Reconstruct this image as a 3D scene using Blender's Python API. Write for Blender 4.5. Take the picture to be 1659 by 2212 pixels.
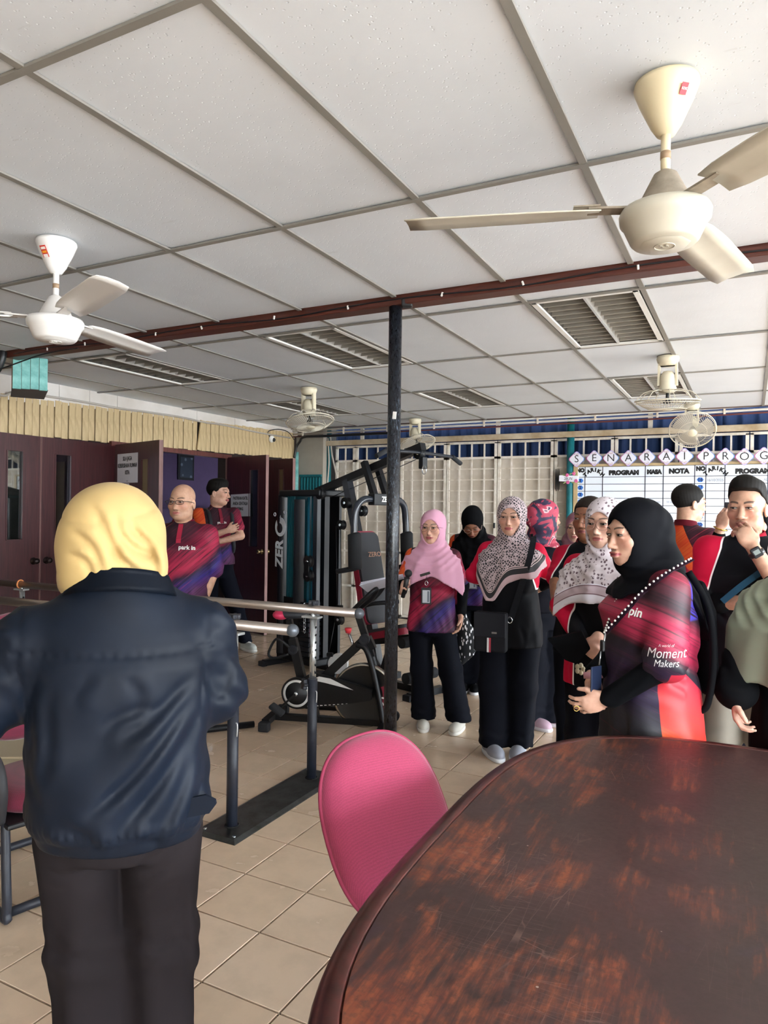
import bpy, bmesh, math, random
import numpy as np
from mathutils import Vector, Matrix, Euler
R_ = math.radians
for o in list(bpy.data.objects): bpy.data.objects.remove(o)
SC = bpy.context.scene; COL = SC.collection
rng = random.Random(7)

# ---------------------------------------------------------------- camera, daylight, exposure
cd = bpy.data.cameras.new('camera'); cam = bpy.data.objects.new('camera', cd); COL.objects.link(cam)
cd.sensor_fit = 'HORIZONTAL'; cd.sensor_width = 36.0; cd.lens = 36.0*1533.95/1659
cd.clip_start = 0.05; cd.clip_end = 200
_yaw, _pitch, _roll = R_(27.284), R_(-0.0666), R_(0.748)
_f = Vector((-math.sin(_yaw)*math.cos(_pitch), math.cos(_yaw)*math.cos(_pitch), math.sin(_pitch)))
_r = Vector((math.cos(_yaw), math.sin(_yaw), 0)); _u = _r.cross(_f)
_r2 = math.cos(_roll)*_r+math.sin(_roll)*_u; _u2 = -math.sin(_roll)*_r+math.cos(_roll)*_u
cam.matrix_world = Matrix(((_r2.x,_u2.x,-_f.x,0),(_r2.y,_u2.y,-_f.y,0),(_r2.z,_u2.z,-_f.z,1.5),(0,0,0,1)))
SC.camera = cam
W = bpy.data.worlds.new('overcast'); SC.world = W; W.use_nodes = True
wn = W.node_tree.nodes; wl = W.node_tree.links
bg = wn['Background']; bg.inputs['Strength'].default_value = 17.0
_tc = wn.new('ShaderNodeTexCoord'); _sp = wn.new('ShaderNodeSeparateXYZ'); _cr = wn.new('ShaderNodeValToRGB')
wl.new(_tc.outputs['Generated'], _sp.inputs[0]); wl.new(_sp.outputs['Z'], _cr.inputs[0]); wl.new(_cr.outputs[0], bg.inputs['Color'])
_cr.color_ramp.elements[0].position = 0.0; _cr.color_ramp.elements[0].color = (0.88,0.945,1.0,1)
_cr.color_ramp.elements[1].position = 0.9; _cr.color_ramp.elements[1].color = (0.78,0.885,1.0,1)
SC.view_settings.view_transform = 'Standard'; SC.view_settings.look = 'None'
SC.view_settings.gamma = 1; SC.view_settings.use_curve_mapping = False
SC.view_settings.exposure = 0.58

# ---------------------------------------------------------------- materials
def lin(h):
    h = h.lstrip('#'); c = [int(h[i:i+2],16)/255 for i in (0,2,4)]
    return tuple((x/12.92 if x <= .04045 else ((x+.055)/1.055)**2.4) for x in c)+(1,)
class NT:
    def __init__(s, name):
        s.m = bpy.data.materials.new(name); s.m.use_nodes = True; s.t = s.m.node_tree
        s.b = s.t.nodes['Principled BSDF']
    def n(s, t, **k):
        x = s.t.nodes.new('ShaderNode'+t)
        for a, v in k.items(): setattr(x, a, v)
        return x
    def l(s, a, b): s.t.links.new(a, b)
    def val(s, inp, v):
        if hasattr(v, 'default_value') or hasattr(v, 'is_output'): s.l(v, inp)
        else: inp.default_value = v
    def math(s, op, a, b=0.0, c=None, clamp=False):
        x = s.n('Math', operation=op, use_clamp=clamp); s.val(x.inputs[0], a); s.val(x.inputs[1], b)
        if c is not None: s.val(x.inputs[2], c)
        return x.outputs[0]
    def vec(s, v, sc=(1,1,1), rot=(0,0,0), loc=(0,0,0)):
        x = s.n('Mapping'); s.l(v, x.inputs[0]); x.inputs['Scale'].default_value = sc
        x.inputs['Rotation'].default_value = rot; x.inputs['Location'].default_value = loc; return x.outputs[0]
    def noise(s, v, scale=5, detail=3, rough=.5, dist=0.):
        x = s.n('TexNoise'); 
        if v is not None: s.l(v, x.inputs['Vector'])
        x.inputs['Scale'].default_value = scale; x.inputs['Detail'].default_value = detail
        x.inputs['Roughness'].default_value = rough; x.inputs['Distortion'].default_value = dist; return x.outputs['Fac']
    def vor(s, v, scale=5, feature='F1', out='Distance', rnd=1.0):
        x = s.n('TexVoronoi', feature=feature); s.l(v, x.inputs['Vector']); x.inputs['Scale'].default_value = scale
        x.inputs['Randomness'].default_value = rnd; return x.outputs[out]
    def mix(s, f, a, b, blend='MIX'):
        x = s.n('Mix', data_type='RGBA', blend_type=blend); s.val(x.inputs[0], f); s.val(x.inputs[6], a); s.val(x.inputs[7], b); return x.outputs[2]
    def ramp(s, f, stops, interp='LINEAR'):
        x = s.n('ValToRGB'); s.l(f, x.inputs[0]); e = x.color_ramp.elements; x.color_ramp.interpolation = interp
        while len(e) < len(stops): e.new(.5)
        for i, (p, c) in enumerate(stops): e[i].position = p; e[i].color = c
        return x.outputs[0]
    def thr(s, f, a, b):
        x = s.n('MapRange'); s.l(f, x.inputs[0]); x.inputs[1].default_value = a; x.inputs[2].default_value = b; return x.outputs[0]
    def attr(s, name): return s.n('Attribute', attribute_name=name)
    def obj(s): return s.n('TexCoord').outputs['Object']
    def gen(s): return s.n('TexCoord').outputs['Generated']
    def sep(s, v): x = s.n('SeparateXYZ'); s.l(v, x.inputs[0]); return x.outputs
    def bump(s, h, st=.2, d=.002):
        x = s.n('Bump'); s.l(h, x.inputs['Height']); x.inputs['Strength'].default_value = st; x.inputs['Distance'].default_value = d
        s.l(x.outputs[0], s.b.inputs['Normal'])
    def col(s, c): s.val(s.b.inputs['Base Color'], c)
    def rough(s, r): s.val(s.b.inputs['Roughness'], r)
    def set(s, **k):
        for a, v in k.items(): s.b.inputs[a.replace('_',' ')].default_value = v
_mc = {}
def mat(hexc, rough=.6, metal=0., var=.0, scale=8., bump=0., bscale=200., spec=None, name=None, dark=None):
    key = (hexc, rough, metal, var, scale, bump, bscale, spec, dark)
    if key in _mc: return _mc[key]
    t = NT(name or 'mat_'+hexc.strip('#')); c = lin(hexc)
    if var:
        v = t.obj(); n = t.noise(v, scale, 4, .6)
        d = lin(dark) if dark else tuple(x*(1-var) for x in c[:3])+(1,)
        t.col(t.mix(t.thr(n, .35, .7), c, d))
    else: t.col(c)
    t.rough(rough); t.set(Metallic=metal)
    if spec is not None: t.b.inputs['Specular IOR Level'].default_value = spec
    if bump: t.bump(t.noise(t.obj(), bscale, 3), bump, .001)
    _mc[key] = t.m; return t.m
def glassmat(tint='#ffffff', refl=.12, rough=.02, name='glass'):
    t = NT(name); tr = t.n('BsdfTransparent'); tr.inputs[0].default_value = lin(tint)
    g = t.n('BsdfGlossy'); g.inputs['Roughness'].default_value = rough
    f = t.n('Fresnel'); f.inputs[0].default_value = 1.45
    mx = t.n('MixShader'); t.l(t.math('ADD', f.outputs[0], refl, clamp=True), mx.inputs[0]); t.l(tr.outputs[0], mx.inputs[1]); t.l(g.outputs[0], mx.inputs[2])
    t.l(mx.outputs[0], t.t.nodes['Material Output'].inputs[0]); return t.m

# ---------------------------------------------------------------- objects
def link(name, data, m=None, parent=None, loc=None, rot=None):
    o = bpy.data.objects.new(name, data); COL.objects.link(o)
    if parent is not None: o.parent = parent
    if loc is not None: o.location = loc
    if rot is not None: o.rotation_euler = rot
    if m is not None and data is not None and not data.materials: data.materials.append(m)
    return o
def tag(o, label=None, cat=None, group=None, kind=None):
    if label: o['label'] = label
    if cat: o['category'] = cat
    if group: o['group'] = group
    if kind: o['kind'] = kind
    return o
def thing(name, label, cat, loc=(0,0,0), rz=0., group=None):
    return tag(link(name, None, loc=loc, rot=(0,0,rz)), label, cat, group)
def smooth_me(me, on=True): me.polygons.foreach_set('use_smooth', [on]*len(me.polygons))
class MB:
    """collects shapes into one mesh"""
    def __init__(s): s.b = bmesh.new(); s.mi = 0; s.sm = True; s.M = None
    def _new(s, vs):
        if s.M is not None:
            for v in vs: v.co = s.M @ v.co
    def _f(s, fs, sm=None):
        for f in fs: f.material_index = s.mi; f.smooth = s.sm if sm is None else sm
    def box(s, c, d, rot=None, bev=0.):
        r = bmesh.ops.create_cube(s.b, size=1); vs = r['verts']
        for v in vs: v.co = Vector((v.co.x*d[0], v.co.y*d[1], v.co.z*d[2]))
        es = {e for v in vs for e in v.link_edges}
        if bev: 
            q = bmesh.ops.bevel(s.b, geom=list(es), offset=bev, segments=2, affect='EDGES', profile=.5); vs = list({v for f in q['faces'] for v in f.verts}|{v for v in vs if v.is_valid})
        M = Matrix.Translation(c) @ (Euler(rot).to_matrix().to_4x4() if rot is not None else Matrix())
        for v in vs: v.co = M @ v.co
        s._new(vs); s._f({f for v in vs for f in v.link_faces}, False); return s
    def bar(s, a, b, w, h=None, up=(0,0,1), bev=0.):
        a = Vector(a); b = Vector(b); h = h or w; d = (b-a); L = d.length; z = d.normalized(); u = Vector(up)
        if abs(z.dot(u)) > .98: u = Vector((0,1,0))
        x = u.cross(z).normalized(); y = z.cross(x)
        vs = [s.b.verts.new(a+x*(i*w/2)+y*(j*h/2)+z*(k*L)) for k in (0,1) for i, j in ((-1,-1),(1,-1),(1,1),(-1,1))]
        fs = [(3,2,1,0),(4,5,6,7),(0,1,5,4),(1,2,6,5),(2,3,7,6),(3,0,4,7)]
        F = [s.b.faces.new([vs[i] for i in f]) for f in fs]; s._new(vs); s._f(F, False); return s
    def tube(s, pts, r, n=10, closed=False, cap=True):
        P = [Vector(p) for p in pts]; N = len(P); rings = []
        rr = r if hasattr(r, '__len__') else [r]*N
        t0 = (P[1]-P[0]).normalized(); up = Vector((0,0,1)) if abs(t0.z) < .9 else Vector((1,0,0)); x = t0.cross(up).normalized()
        for i in range(N):
            a = P[i-1] if (i > 0 or closed) else P[i]; b = P[(i+1) % N] if (i < N-1 or closed) else P[i]
            t = (b-a).normalized(); x = (x-t*x.dot(t))
            x = x.normalized() if x.length > 1e-6 else t.orthogonal().normalized(); y = t.cross(x)
            rings.append([s.b.verts.new(P[i]+(x*math.cos(2*math.pi*k/n)+y*math.sin(2*math.pi*k/n))*rr[i]) for k in range(n)])
        F = []
        for i in range(N if closed else N-1):
            A, B = rings[i], rings[(i+1) % N]
            for k in range(n): F.append(s.b.faces.new((A[k], A[(k+1)%n], B[(k+1)%n], B[k])))
        s._f(F)
        if cap and not closed:
            C = [s.b.faces.new(rings[0][::-1]), s.b.faces.new(rings[-1])]; s._f(C, False)
        s._new([v for g in rings for v in g]); return s
    def cyl(s, a, b, r, n=16, r2=None): return s.tube([a, b], [r, r if r2 is None else r2], n)
    def lathe(s, prof, c=(0,0,0), n=32, rot=None, cap=False):
        M = Matrix.Translation(c) @ (Euler(rot).to_matrix().to_4x4() if rot is not None else Matrix()); rings = []
        for r, z in prof: rings.append([s.b.verts.new(M @ Vector((r*math.cos(2*math.pi*k/n), r*math.sin(2*math.pi*k/n), z))) for k in range(n)])
        F = []
        for A, B in zip(rings, rings[1:]):
            for k in range(n): F.append(s.b.faces.new((A[k], A[(k+1)%n], B[(k+1)%n], B[k])))
        s._f(F)
        if cap: s._f([s.b.faces.new(rings[0][::-1]), s.b.faces.new(rings[-1])], False)
        s._new([v for g in rings for v in g]); return s
    def sphere(s, c, r, n=16, rot=None):
        r = (r,r,r) if not hasattr(r, '__len__') else r
        q = bmesh.ops.create_uvsphere(s.b, u_segments=n, v_segments=max(6,n//2), radius=1)
        M = Matrix.Translation(c) @ (Euler(rot).to_matrix().to_4x4() if rot is not None else Matrix()) @ Matrix.Diagonal((*r,1))
        for v in q['verts']: v.co = M @ v.co
        s._new(q['verts']); s._f({f for v in q['verts'] for f in v.link_faces}); return s
    def prism(s, poly, z0, z1, M=None, sm=False):
        """poly: 2D outline (x,y); extruded z0..z1, optional matrix"""
        M = M or Matrix(); A = [s.b.verts.new(M @ Vector((x,y,z0))) for x, y in poly]; B = [s.b.verts.new(M @ Vector((x,y,z1))) for x, y in poly]
        n = len(poly); F = [s.b.faces.new(A[::-1]), s.b.faces.new(B)]
        S = [s.b.faces.new((A[i], A[(i+1)%n], B[(i+1)%n], B[i])) for i in range(n)]
        s._f(F, False); s._f(S, sm); s._new(A+B); return s
    def grid(s, fn, nu, nv, closed_u=False):
        V = [[s.b.verts.new(fn(i/(nu if closed_u else nu-1), j/(nv-1))) for i in range(nu)] for j in range(nv)]
        F = []
        for j in range(nv-1):
            for i in range(nu if closed_u else nu-1): F.append(s.b.faces.new((V[j][i], V[j][(i+1)%nu], V[j+1][(i+1)%nu], V[j+1][i])))
        s._f(F); s._new([v for q in V for v in q]); return s
    def mesh(s, name, *mats):
        bmesh.ops.recalc_face_normals(s.b, faces=s.b.faces[:])
        me = bpy.data.meshes.new(name); s.b.to_mesh(me); s.b.free()
        for m in mats: me.materials.append(m)
        return me
    def build(s, name, m, parent=None, loc=None, rot=None):
        ms = m if isinstance(m, (list, tuple)) else [m]
        return link(name, s.mesh(name, *ms), None, parent, loc, rot)
def copy_tree(o, parent=None):
    c = o.copy(); COL.objects.link(c)
    if parent is not None: c.parent = parent
    for ch in list(o.children): copy_tree(ch, c)
    return c
def arc(c, r, a0, a1, n=12, plane='xz', e=1.):
    out = []
    for i in range(n+1):
        a = R_(a0+(a1-a0)*i/n); p = (r*math.cos(a), r*math.sin(a)*e)
        out.append({'xz':(c[0]+p[0], c[1], c[2]+p[1]), 'xy':(c[0]+p[0], c[1]+p[1], c[2]), 'yz':(c[0], c[1]+p[0], c[2]+p[1])}[plane])
    return out
def spline(pts, n=8):
    P = [Vector(p) for p in pts]; out = []
    for i in range(len(P)-1):
        p0 = P[max(i-1,0)]; p1 = P[i]; p2 = P[i+1]; p3 = P[min(i+2,len(P)-1)]
        for k in range(n):
            t = k/n; out.append(.5*((2*p1)+(p2-p0)*t+(2*p0-5*p1+4*p2-p3)*t*t+(3*p1-p0-3*p2+p3)*t**3))
    out.append(P[-1]); return out
def rrect(w, h, r, n=4):
    out = []
    for cx, cy, a in ((w/2-r,h/2-r,0),(-w/2+r,h/2-r,90),(-w/2+r,-h/2+r,180),(w/2-r,-h/2+r,270)):
        for i in range(n+1): out.append((cx+r*math.cos(R_(a+90*i/n)), cy+r*math.sin(R_(a+90*i/n))))
    return out
def text_mesh(body, size, m, parent, M, name='lettering', depth=.0008, bold=0., sx=1., shear=0., align='CENTER', space=1.):
    cu = bpy.data.curves.new(name, 'FONT'); cu.body = body; cu.size = size; cu.extrude = depth; cu.offset = bold
    cu.align_x = align; cu.align_y = 'CENTER'; cu.shear = shear; cu.resolution_u = 3; cu.space_character = space; cu.space_line = 1.25
    t = bpy.data.objects.new('tmp', cu); me = bpy.data.meshes.new_from_object(t); bpy.data.objects.remove(t); bpy.data.curves.remove(cu)
    me.transform(M @ Matrix.Diagonal((sx,1,1,1))); me.name = name
    if me.materials: me.materials.clear()
    return link(name, me, m, parent)
def face_M(o, x, n):
    """matrix putting text plane at o with reading direction x and outward normal n"""
    x = Vector(x).normalized(); n = Vector(n).normalized(); y = n.cross(x)
    return Matrix(((x.x,y.x,n.x,o[0]),(x.y,y.y,n.y,o[1]),(x.z,y.z,n.z,o[2]),(0,0,0,1)))

# ---------------------------------------------------------------- implicit surfaces (numpy), used for bodies and cloth
def axis_pts(lo, hi, h, fine=()):
    """non-uniform axis: spacing h, finer inside the given (a,b,hf) spans"""
    out = [lo]; p = lo
    while p < hi:
        s_ = h
        for a, b, hf in fine:
            if a-hf <= p <= b: s_ = min(s_, hf)
            elif p < a: s_ = min(s_, max(hf, a-p+1e-6))
        p += s_; out.append(p)
    return np.array(out, np.float32)
class SDF:
    def __init__(s, lo, hi, h, fx=(), fy=(), fz=()):
        s.ax = [axis_pts(lo[i], hi[i], h, f) for i, f in enumerate((fx, fy, fz))]
        s.F = np.full([len(a) for a in s.ax], .5, np.float32); s.h = h
    def _sl(s, lo, hi, m):
        sl = []
        for i in range(3):
            a = s.ax[i]; i0 = max(0, int(np.searchsorted(a, lo[i]-m))-2); i1 = min(len(a), int(np.searchsorted(a, hi[i]+m))+2); sl.append(slice(i0, max(i1, i0+1)))
        x = s.ax[0][sl[0]][:,None,None]; y = s.ax[1][sl[1]][None,:,None]; z = s.ax[2][sl[2]][None,None,:]
        return tuple(sl), x, y, z
    def _put(s, sl, d, k, mode):
        a = s.F[sl]
        if mode == 'cut':
            d = -d
            if k > 0: hh = np.maximum(k-np.abs(a-d), 0)/k; s.F[sl] = np.maximum(a, d)+hh*hh*k*.25
            else: s.F[sl] = np.maximum(a, d)
        else:
            if k > 0: hh = np.maximum(k-np.abs(a-d), 0)/k; s.F[sl] = np.minimum(a, d)-hh*hh*k*.25
            else: s.F[sl] = np.minimum(a, d)
    def ell(s, c, r, k=.01, M=None, mode='add'):
        c = np.array(c, float); r = np.array(r, float); R = max(r)
        e = np.array([R]*3) if M is not None else r
        sl, x, y, z = s._sl(c-e, c+e, k+.02); x = x-c[0]; y = y-c[1]; z = z-c[2]
        if M is not None:
            M = np.array(M); x, y, z = (M[0,0]*x+M[1,0]*y+M[2,0]*z, M[0,1]*x+M[1,1]*y+M[2,1]*z, M[0,2]*x+M[1,2]*y+M[2,2]*z)
        q = np.sqrt((x/r[0])**2+(y/r[1])**2+(z/r[2])**2)
        g = np.sqrt((x/r[0]**2)**2+(y/r[1]**2)**2+(z/r[2]**2)**2)
        d = np.where(q < .3, (q-1)*min(r), q*(q-1)/np.maximum(g, 1e-6))
        s._put(sl, d.astype(np.float32), k, mode); return s
    def cone(s, a, b, ra, rb, k=.01, mode='add', flat=None):
        a = np.array(a, float); b = np.array(b, float); R = max(ra, rb)
        sl, x, y, z = s._sl(np.minimum(a,b)-R, np.maximum(a,b)+R, k+.02)
        d = b-a; L2 = max(d@d, 1e-9)
        t = np.clip(((x-a[0])*d[0]+(y-a[1])*d[1]+(z-a[2])*d[2])/L2, 0, 1)
        q = np.sqrt((x-a[0]-t*d[0])**2+(y-a[1]-t*d[1])**2+(z-a[2]-t*d[2])**2)-(ra+(rb-ra)*t)
        s._put(sl, q.astype(np.float32), k, mode); return s
    def loft(s, prof, k=.01, mode='add', disp=None, M=None):
        """prof rows: z, cx, cy, ax, ay, n (superellipse power)"""
        p = np.array(prof, float); zz = p[:,0]
        lo = np.array([(p[:,1]-p[:,3]).min(), (p[:,2]-p[:,4]).min(), zz[0]]); hi = np.array([(p[:,1]+p[:,3]).max(), (p[:,2]+p[:,4]).max(), zz[-1]])
        sl, x, y, z = s._sl(lo, hi, k+.03); zf = z.ravel()
        zi = np.clip(zf, zz[0], zz[-1])
        def ip(c):
            # smooth (monotone-ish) interpolation
            return np.interp(zi, zz, p[:,c])[None,None,:]
        cx, cy, ax, ay, n = (ip(c) for c in (1,2,3,4,5))
        u = np.abs((x-cx)/ax); v = np.abs((y-cy)/ay)
        q = (u**n+v**n)**(1/n)
        rr = np.sqrt((x-cx)**2+(y-cy)**2)
        d = np.where(q > 1e-4, rr*(1-1/np.maximum(q,1e-4)), -np.minimum(ax, ay))
        d = np.maximum(d, -.06)
        if disp is not None: d = d-disp(x, y, z)
        d = np.maximum(d, np.maximum(zz[0]-z, z-zz[-1]))
        s._put(sl, d.astype(np.float32), k, mode); return s
    def func(s, lo, hi, fn, k=0., mode='add'):
        sl, x, y, z = s._sl(np.array(lo), np.array(hi), .02); s._put(sl, fn(x, y, z).astype(np.float32), k, mode); return s
    def warp(s, fn):
        x = s.ax[0][:,None,None]; y = s.ax[1][None,:,None]; z = s.ax[2][None,None,:]; s.F = (s.F+fn(x,y,z)).astype(np.float32); return s
    def mesh(s, name, mats, smooth_it=1):
        F = s.F; I = F < 0; nx, ny, nz = F.shape
        c = I[:-1,:-1,:-1].astype(np.int8)
        cnt = np.zeros_like(c)
        for i in (0,1):
            for j in (0,1):
                for k in (0,1): cnt += I[i:nx-1+i, j:ny-1+j, k:nz-1+k]
        act = (cnt > 0) & (cnt < 8); idx = np.argwhere(act); n = len(idx)
        vid = np.full(act.shape, -1, np.int32); vid[act] = np.arange(n)
        acc = np.zeros((n,3)); w = np.zeros(n)
        ci, cj, ck = idx.T
        for e0, e1 in [((a,b,0),(a,b,1)) for a in (0,1) for b in (0,1)]+[((a,0,b),(a,1,b)) for a in (0,1) for b in (0,1)]+[((0,a,b),(1,a,b)) for a in (0,1) for b in (0,1)]:
            f0 = F[ci+e0[0], cj+e0[1], ck+e0[2]]; f1 = F[ci+e1[0], cj+e1[1], ck+e1[2]]
            m = (f0 < 0) != (f1 < 0); t = np.where(m, f0/np.where(m, f0-f1, 1), 0)
            for d in range(3): acc[:,d] += np.where(m, e0[d]+(e1[d]-e0[d])*t, 0)
            w += m
        v = idx+acc/w[:,None]
        co = np.stack([np.interp(v[:,d], np.arange(len(s.ax[d])), s.ax[d]) for d in range(3)], 1)
        quads = []
        for d in range(3):
            o = [(1,2),(2,0),(0,1)][d]
            A = np.moveaxis(I, d, 0); 
            g = np.argwhere((A[1:] != A[:-1])[:, 1:-1, 1:-1]) if d == 0 else None
            sl0 = [slice(1,-1)]*3; sl1 = [slice(1,-1)]*3; sl0[d] = slice(0,-1); sl1[d] = slice(1,None)
            a0 = I[tuple(sl0)]; a1 = I[tuple(sl1)]; g = np.argwhere(a0 != a1)
            if not len(g): continue
            flip = a1[tuple(g.T)]
            base = g+1; base[:,d] -= 1
            q = []
            for s1, s2 in ((-1,-1),(0,-1),(0,0),(-1,0)):
                b = base.copy(); b[:,o[0]] += s1; b[:,o[1]] += s2; q.append(vid[b[:,0], b[:,1], b[:,2]])
            q = np.stack(q, 1); q[flip] = q[flip][:, ::-1]; quads.append(q)
        q = np.concatenate(quads); q = q[(q >= 0).all(1)]
        for _ in range(smooth_it):           # light relaxation
            a2 = np.zeros_like(co); c2 = np.zeros(n)
            for i in range(4):
                for j in (1,3):
                    nb = q[:,(i+j)%4]; c2 += np.bincount(q[:,i], minlength=n)
                    for d in range(3): a2[:,d] += np.bincount(q[:,i], co[nb,d], minlength=n)
            co = co*.5+.5*a2/np.maximum(c2,1)[:,None]
        me = bpy.data.meshes.new(name); me.vertices.add(n); me.vertices.foreach_set('co', co.astype(np.float32).ravel())
        me.loops.add(q.size); me.loops.foreach_set('vertex_index', q.ravel().astype(np.int32))
        me.polygons.add(len(q)); me.polygons.foreach_set('loop_start', np.arange(0, q.size, 4, dtype=np.int32)); me.polygons.foreach_set('loop_total', np.full(len(q), 4, np.int32))
        me.update(calc_edges=True); smooth_me(me); me.validate()
        for m in (mats if isinstance(mats, (list,tuple)) else [mats]): me.materials.append(m)
        return me, co
def set_attr(me, name, arr):
    arr = np.asarray(arr, np.float32)
    if arr.ndim == 1: a = me.attributes.new(name, 'FLOAT', 'POINT'); a.data.foreach_set('value', arr)
    else: a = me.attributes.new(name, 'FLOAT_VECTOR', 'POINT'); a.data.foreach_set('vector', arr.ravel())
# ---------------------------------------------------------------- materials of the setting
def m_tile():
    t = NT('cream_floor_tile'); oi = t.n('ObjectInfo'); n = t.noise(t.vec(t.n('NewGeometry').outputs['Position'], (3,3,3)), 2.2, 5, .6)
    c = t.mix(oi.outputs['Random'], lin('#e2cab0'), lin('#dac0a4')); c = t.mix(t.math('MULTIPLY', t.thr(n, .42, .8), .5), c, lin('#b7a48e'))
    t.col(c); t.rough(t.math('ADD', t.math('MULTIPLY', n, .22), .13)); t.b.inputs['Specular IOR Level'].default_value = .5; return t.m
M_TILE = m_tile(); M_GROUT = mat('#1c1410', .95)
def m_ceil():
    t = NT('pitted_ceiling_panel'); p = t.n('NewGeometry').outputs['Position']; v = t.vor(p, 55)
    n = t.noise(p, 1.3, 4, .6); n2 = t.noise(t.vec(p, (1,5,1)), 4, 5, .7); oi = t.n('ObjectInfo')
    c = t.mix(t.thr(n, .4, .8), lin('#dbe0e7'), lin('#cfd4db')); c = t.mix(t.math('MULTIPLY', oi.outputs['Random'], .5), c, lin('#d1d5dc'))
    c = t.mix(t.math('MULTIPLY', t.thr(n2, .68, .8), .35), c, lin('#8d8880'))
    t.col(c); t.rough(.55); t.bump(t.thr(v, .10, .2), .35, .003); return t.m
M_CEIL = m_ceil()
M_TBAR = mat('#86827c', .6, var=.12, scale=3)
M_CREAMW = mat('#c9bda9', .7, var=.12, scale=5)
M_FASC = mat('#dcd6d1', .7, var=.2, scale=1.5, dark='#c3bab0')
def m_wood(name, a, b, sc=(14,14,1.2), rough=.5):
    t = NT(name); n = t.noise(t.vec(t.obj(), sc), 3, 5, .6, .6); t.col(t.mix(t.thr(n, .35, .7), lin(a), lin(b))); t.rough(rough); t.bump(n, .08, .002); return t.m
M_PLANK = m_wood('cream_painted_plank', '#cdb68c', '#ae9670', (10,10,2.2), .6)
M_DOOR = m_wood('maroon_door_veneer', '#4a2427', '#351a1d', (20,20,1.0), .38)
M_DEDGE = m_wood('raw_door_edge', '#8d6b66', '#74544f', (20,20,2), .6)
M_TEAL = mat('#157078', .5, var=.35, scale=9); M_TEALL = mat('#8ccac3', .6, var=.18, scale=14, dark='#5f9f9b')
M_BROWNB = m_wood('brown_beam', '#5a2b20', '#3b1a15', (1.5,20,20), .45)
M_GRILLE = mat('#ece5db', .5, var=.12, scale=12, dark='#cfc2b0'); M_SHEET = mat('#d6ccbf', .55, var=.14, scale=3, dark='#bcae9a')
M_WHITE = mat('#e6e4e0', .5); M_BLACK = mat('#15161a', .4); M_DARK = mat('#0b0b0d', .9)
M_PURPLE = mat('#57456a', .8, var=.1)
M_CONC = mat('#b7b4ad', .9, var=.15, scale=2)
GLASS = glassmat('#e6efef', .10, .02, 'door_glass')

def struct(name, me_or_mb, m, parent=None, **k):
    o = me_or_mb.build(name, m, parent); 
    if parent is None: o['kind'] = 'structure'
    return o
CZ = 2.66; XL = -5.9; YB = 9.0; XR = 5.2; YF = -3.4
# floor ---------------------------------------------------------------
floor = struct('floor', MB().box(((XL+XR)/2-1.2, 2.9, -.06), (XR-XL+2.6, 12.8, .1)), M_GROUT)
T = .3; g = .007
tm = MB(); a = T/2-g/2
tm.sm = False
q = [tm.b.verts.new((x*(a-e), y*(a-e), z)) for e, z in ((0,-.01),(0,-.0012),(.0014,0)) for x, y in ((-1,-1),(1,-1),(1,1),(-1,1))]
for k in (0,4):
    for i in range(4): tm.b.faces.new((q[k+i], q[k+(i+1)%4], q[k+4+(i+1)%4], q[k+4+i]))
tm.b.faces.new(q[8:12]); TILE = tm.mesh('tile', M_TILE)
X0, Y0 = -1.83, 2.646
cells = []
for i in range(-18, 24):
    for j in range(-20, 22):
        x = X0+T*(i+.5); y = Y0+T*(j+.5)
        if not (XL-1.9 < x < XR and YF < y < YB+.05): continue
        d = -.458*x+.889*y; l = .889*x+.458*y
        vis = d > .9 and abs(l)/d < .60 and 1.5/d < .80
        cells.append((0 if vis else 1, math.hypot(x, y), x, y))
cells.sort()
for v, d, x, y in cells[:300]: link('tile', TILE, parent=floor, loc=(x, y, rng.uniform(-.0006,.0006)))
rest = MB(); rest.sm = False
for v, d, x, y in cells[300:]:
    f = [rest.b.verts.new((x+sx*a, y+sy*a, 0)) for sx, sy in ((-1,-1),(1,-1),(1,1),(-1,1))]; rest.b.faces.new(f)
o = rest.build('tile_field', M_TILE, floor); o['kind'] = 'stuff'
# ground outside the open sides
yard = struct('trim_1', MB().box((20, 3, -.09), (29.6, 60, .06)), M_CONC)

# ceiling ---------------------------------------------------------------
ceil = struct('ceiling', MB().box(((XL+XR)/2, 2.55, CZ+.10), (XR-XL+.3, 12.2, .06)), mat('#8b8884', .9))
GX = [-2.335+.61*i for i in range(-6, 13)]
ROWS = [(-3.4,-2.4),(-2.4,-1.2),(-1.2,.012),(.012,1.232),(1.232,2.394),(2.394,3.43),(3.56,3.831),(3.831,5.05),(5.05,6.26),(6.26,7.434),(7.434,8.45)]
LIGHTS = {(ROWS[7], i) for i in (-4,-1,2)} | {(ROWS[9], i) for i in (-4,-1,2)}
for (y0, y1) in ROWS:
    pb = MB(); pb.sm = False; w = .61-.004; h = y1-y0-.004
    pb.box((0,0,.006), (w, h, .012)); pme = pb.mesh('ceiling_panel', M_CEIL)
    for i in range(-6, 12):
        if ((y0,y1), i) in LIGHTS: continue
        x = GX[i+6]+.305
        sag = rng.uniform(-.003,.003); tilt = rng.uniform(-.004,.004)
        link('ceiling_panel', pme, parent=ceil, loc=(x, (y0+y1)/2, CZ+.006+sag*.3), rot=(tilt, tilt*.7, 0))
def tbar(p, q, w=.026):
    MB().bar(p, q, w, .008).build('ceiling_runner', M_TBAR, ceil)
for x in GX: tbar((x, YF, CZ), (x, 3.43, CZ)); tbar((x, 3.56, CZ), (x, 8.45, CZ))
for y in (-2.4,-1.2,.012,1.232,2.394,3.831,5.05,6.26,7.434): tbar((XL, y, CZ-.0015), (XR, y, CZ-.0015), .024)
b = struct('trim_2', MB().box((-.4, 3.495, CZ-.012), (9.2, .105, .06), bev=.006), M_BROWNB)
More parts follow.
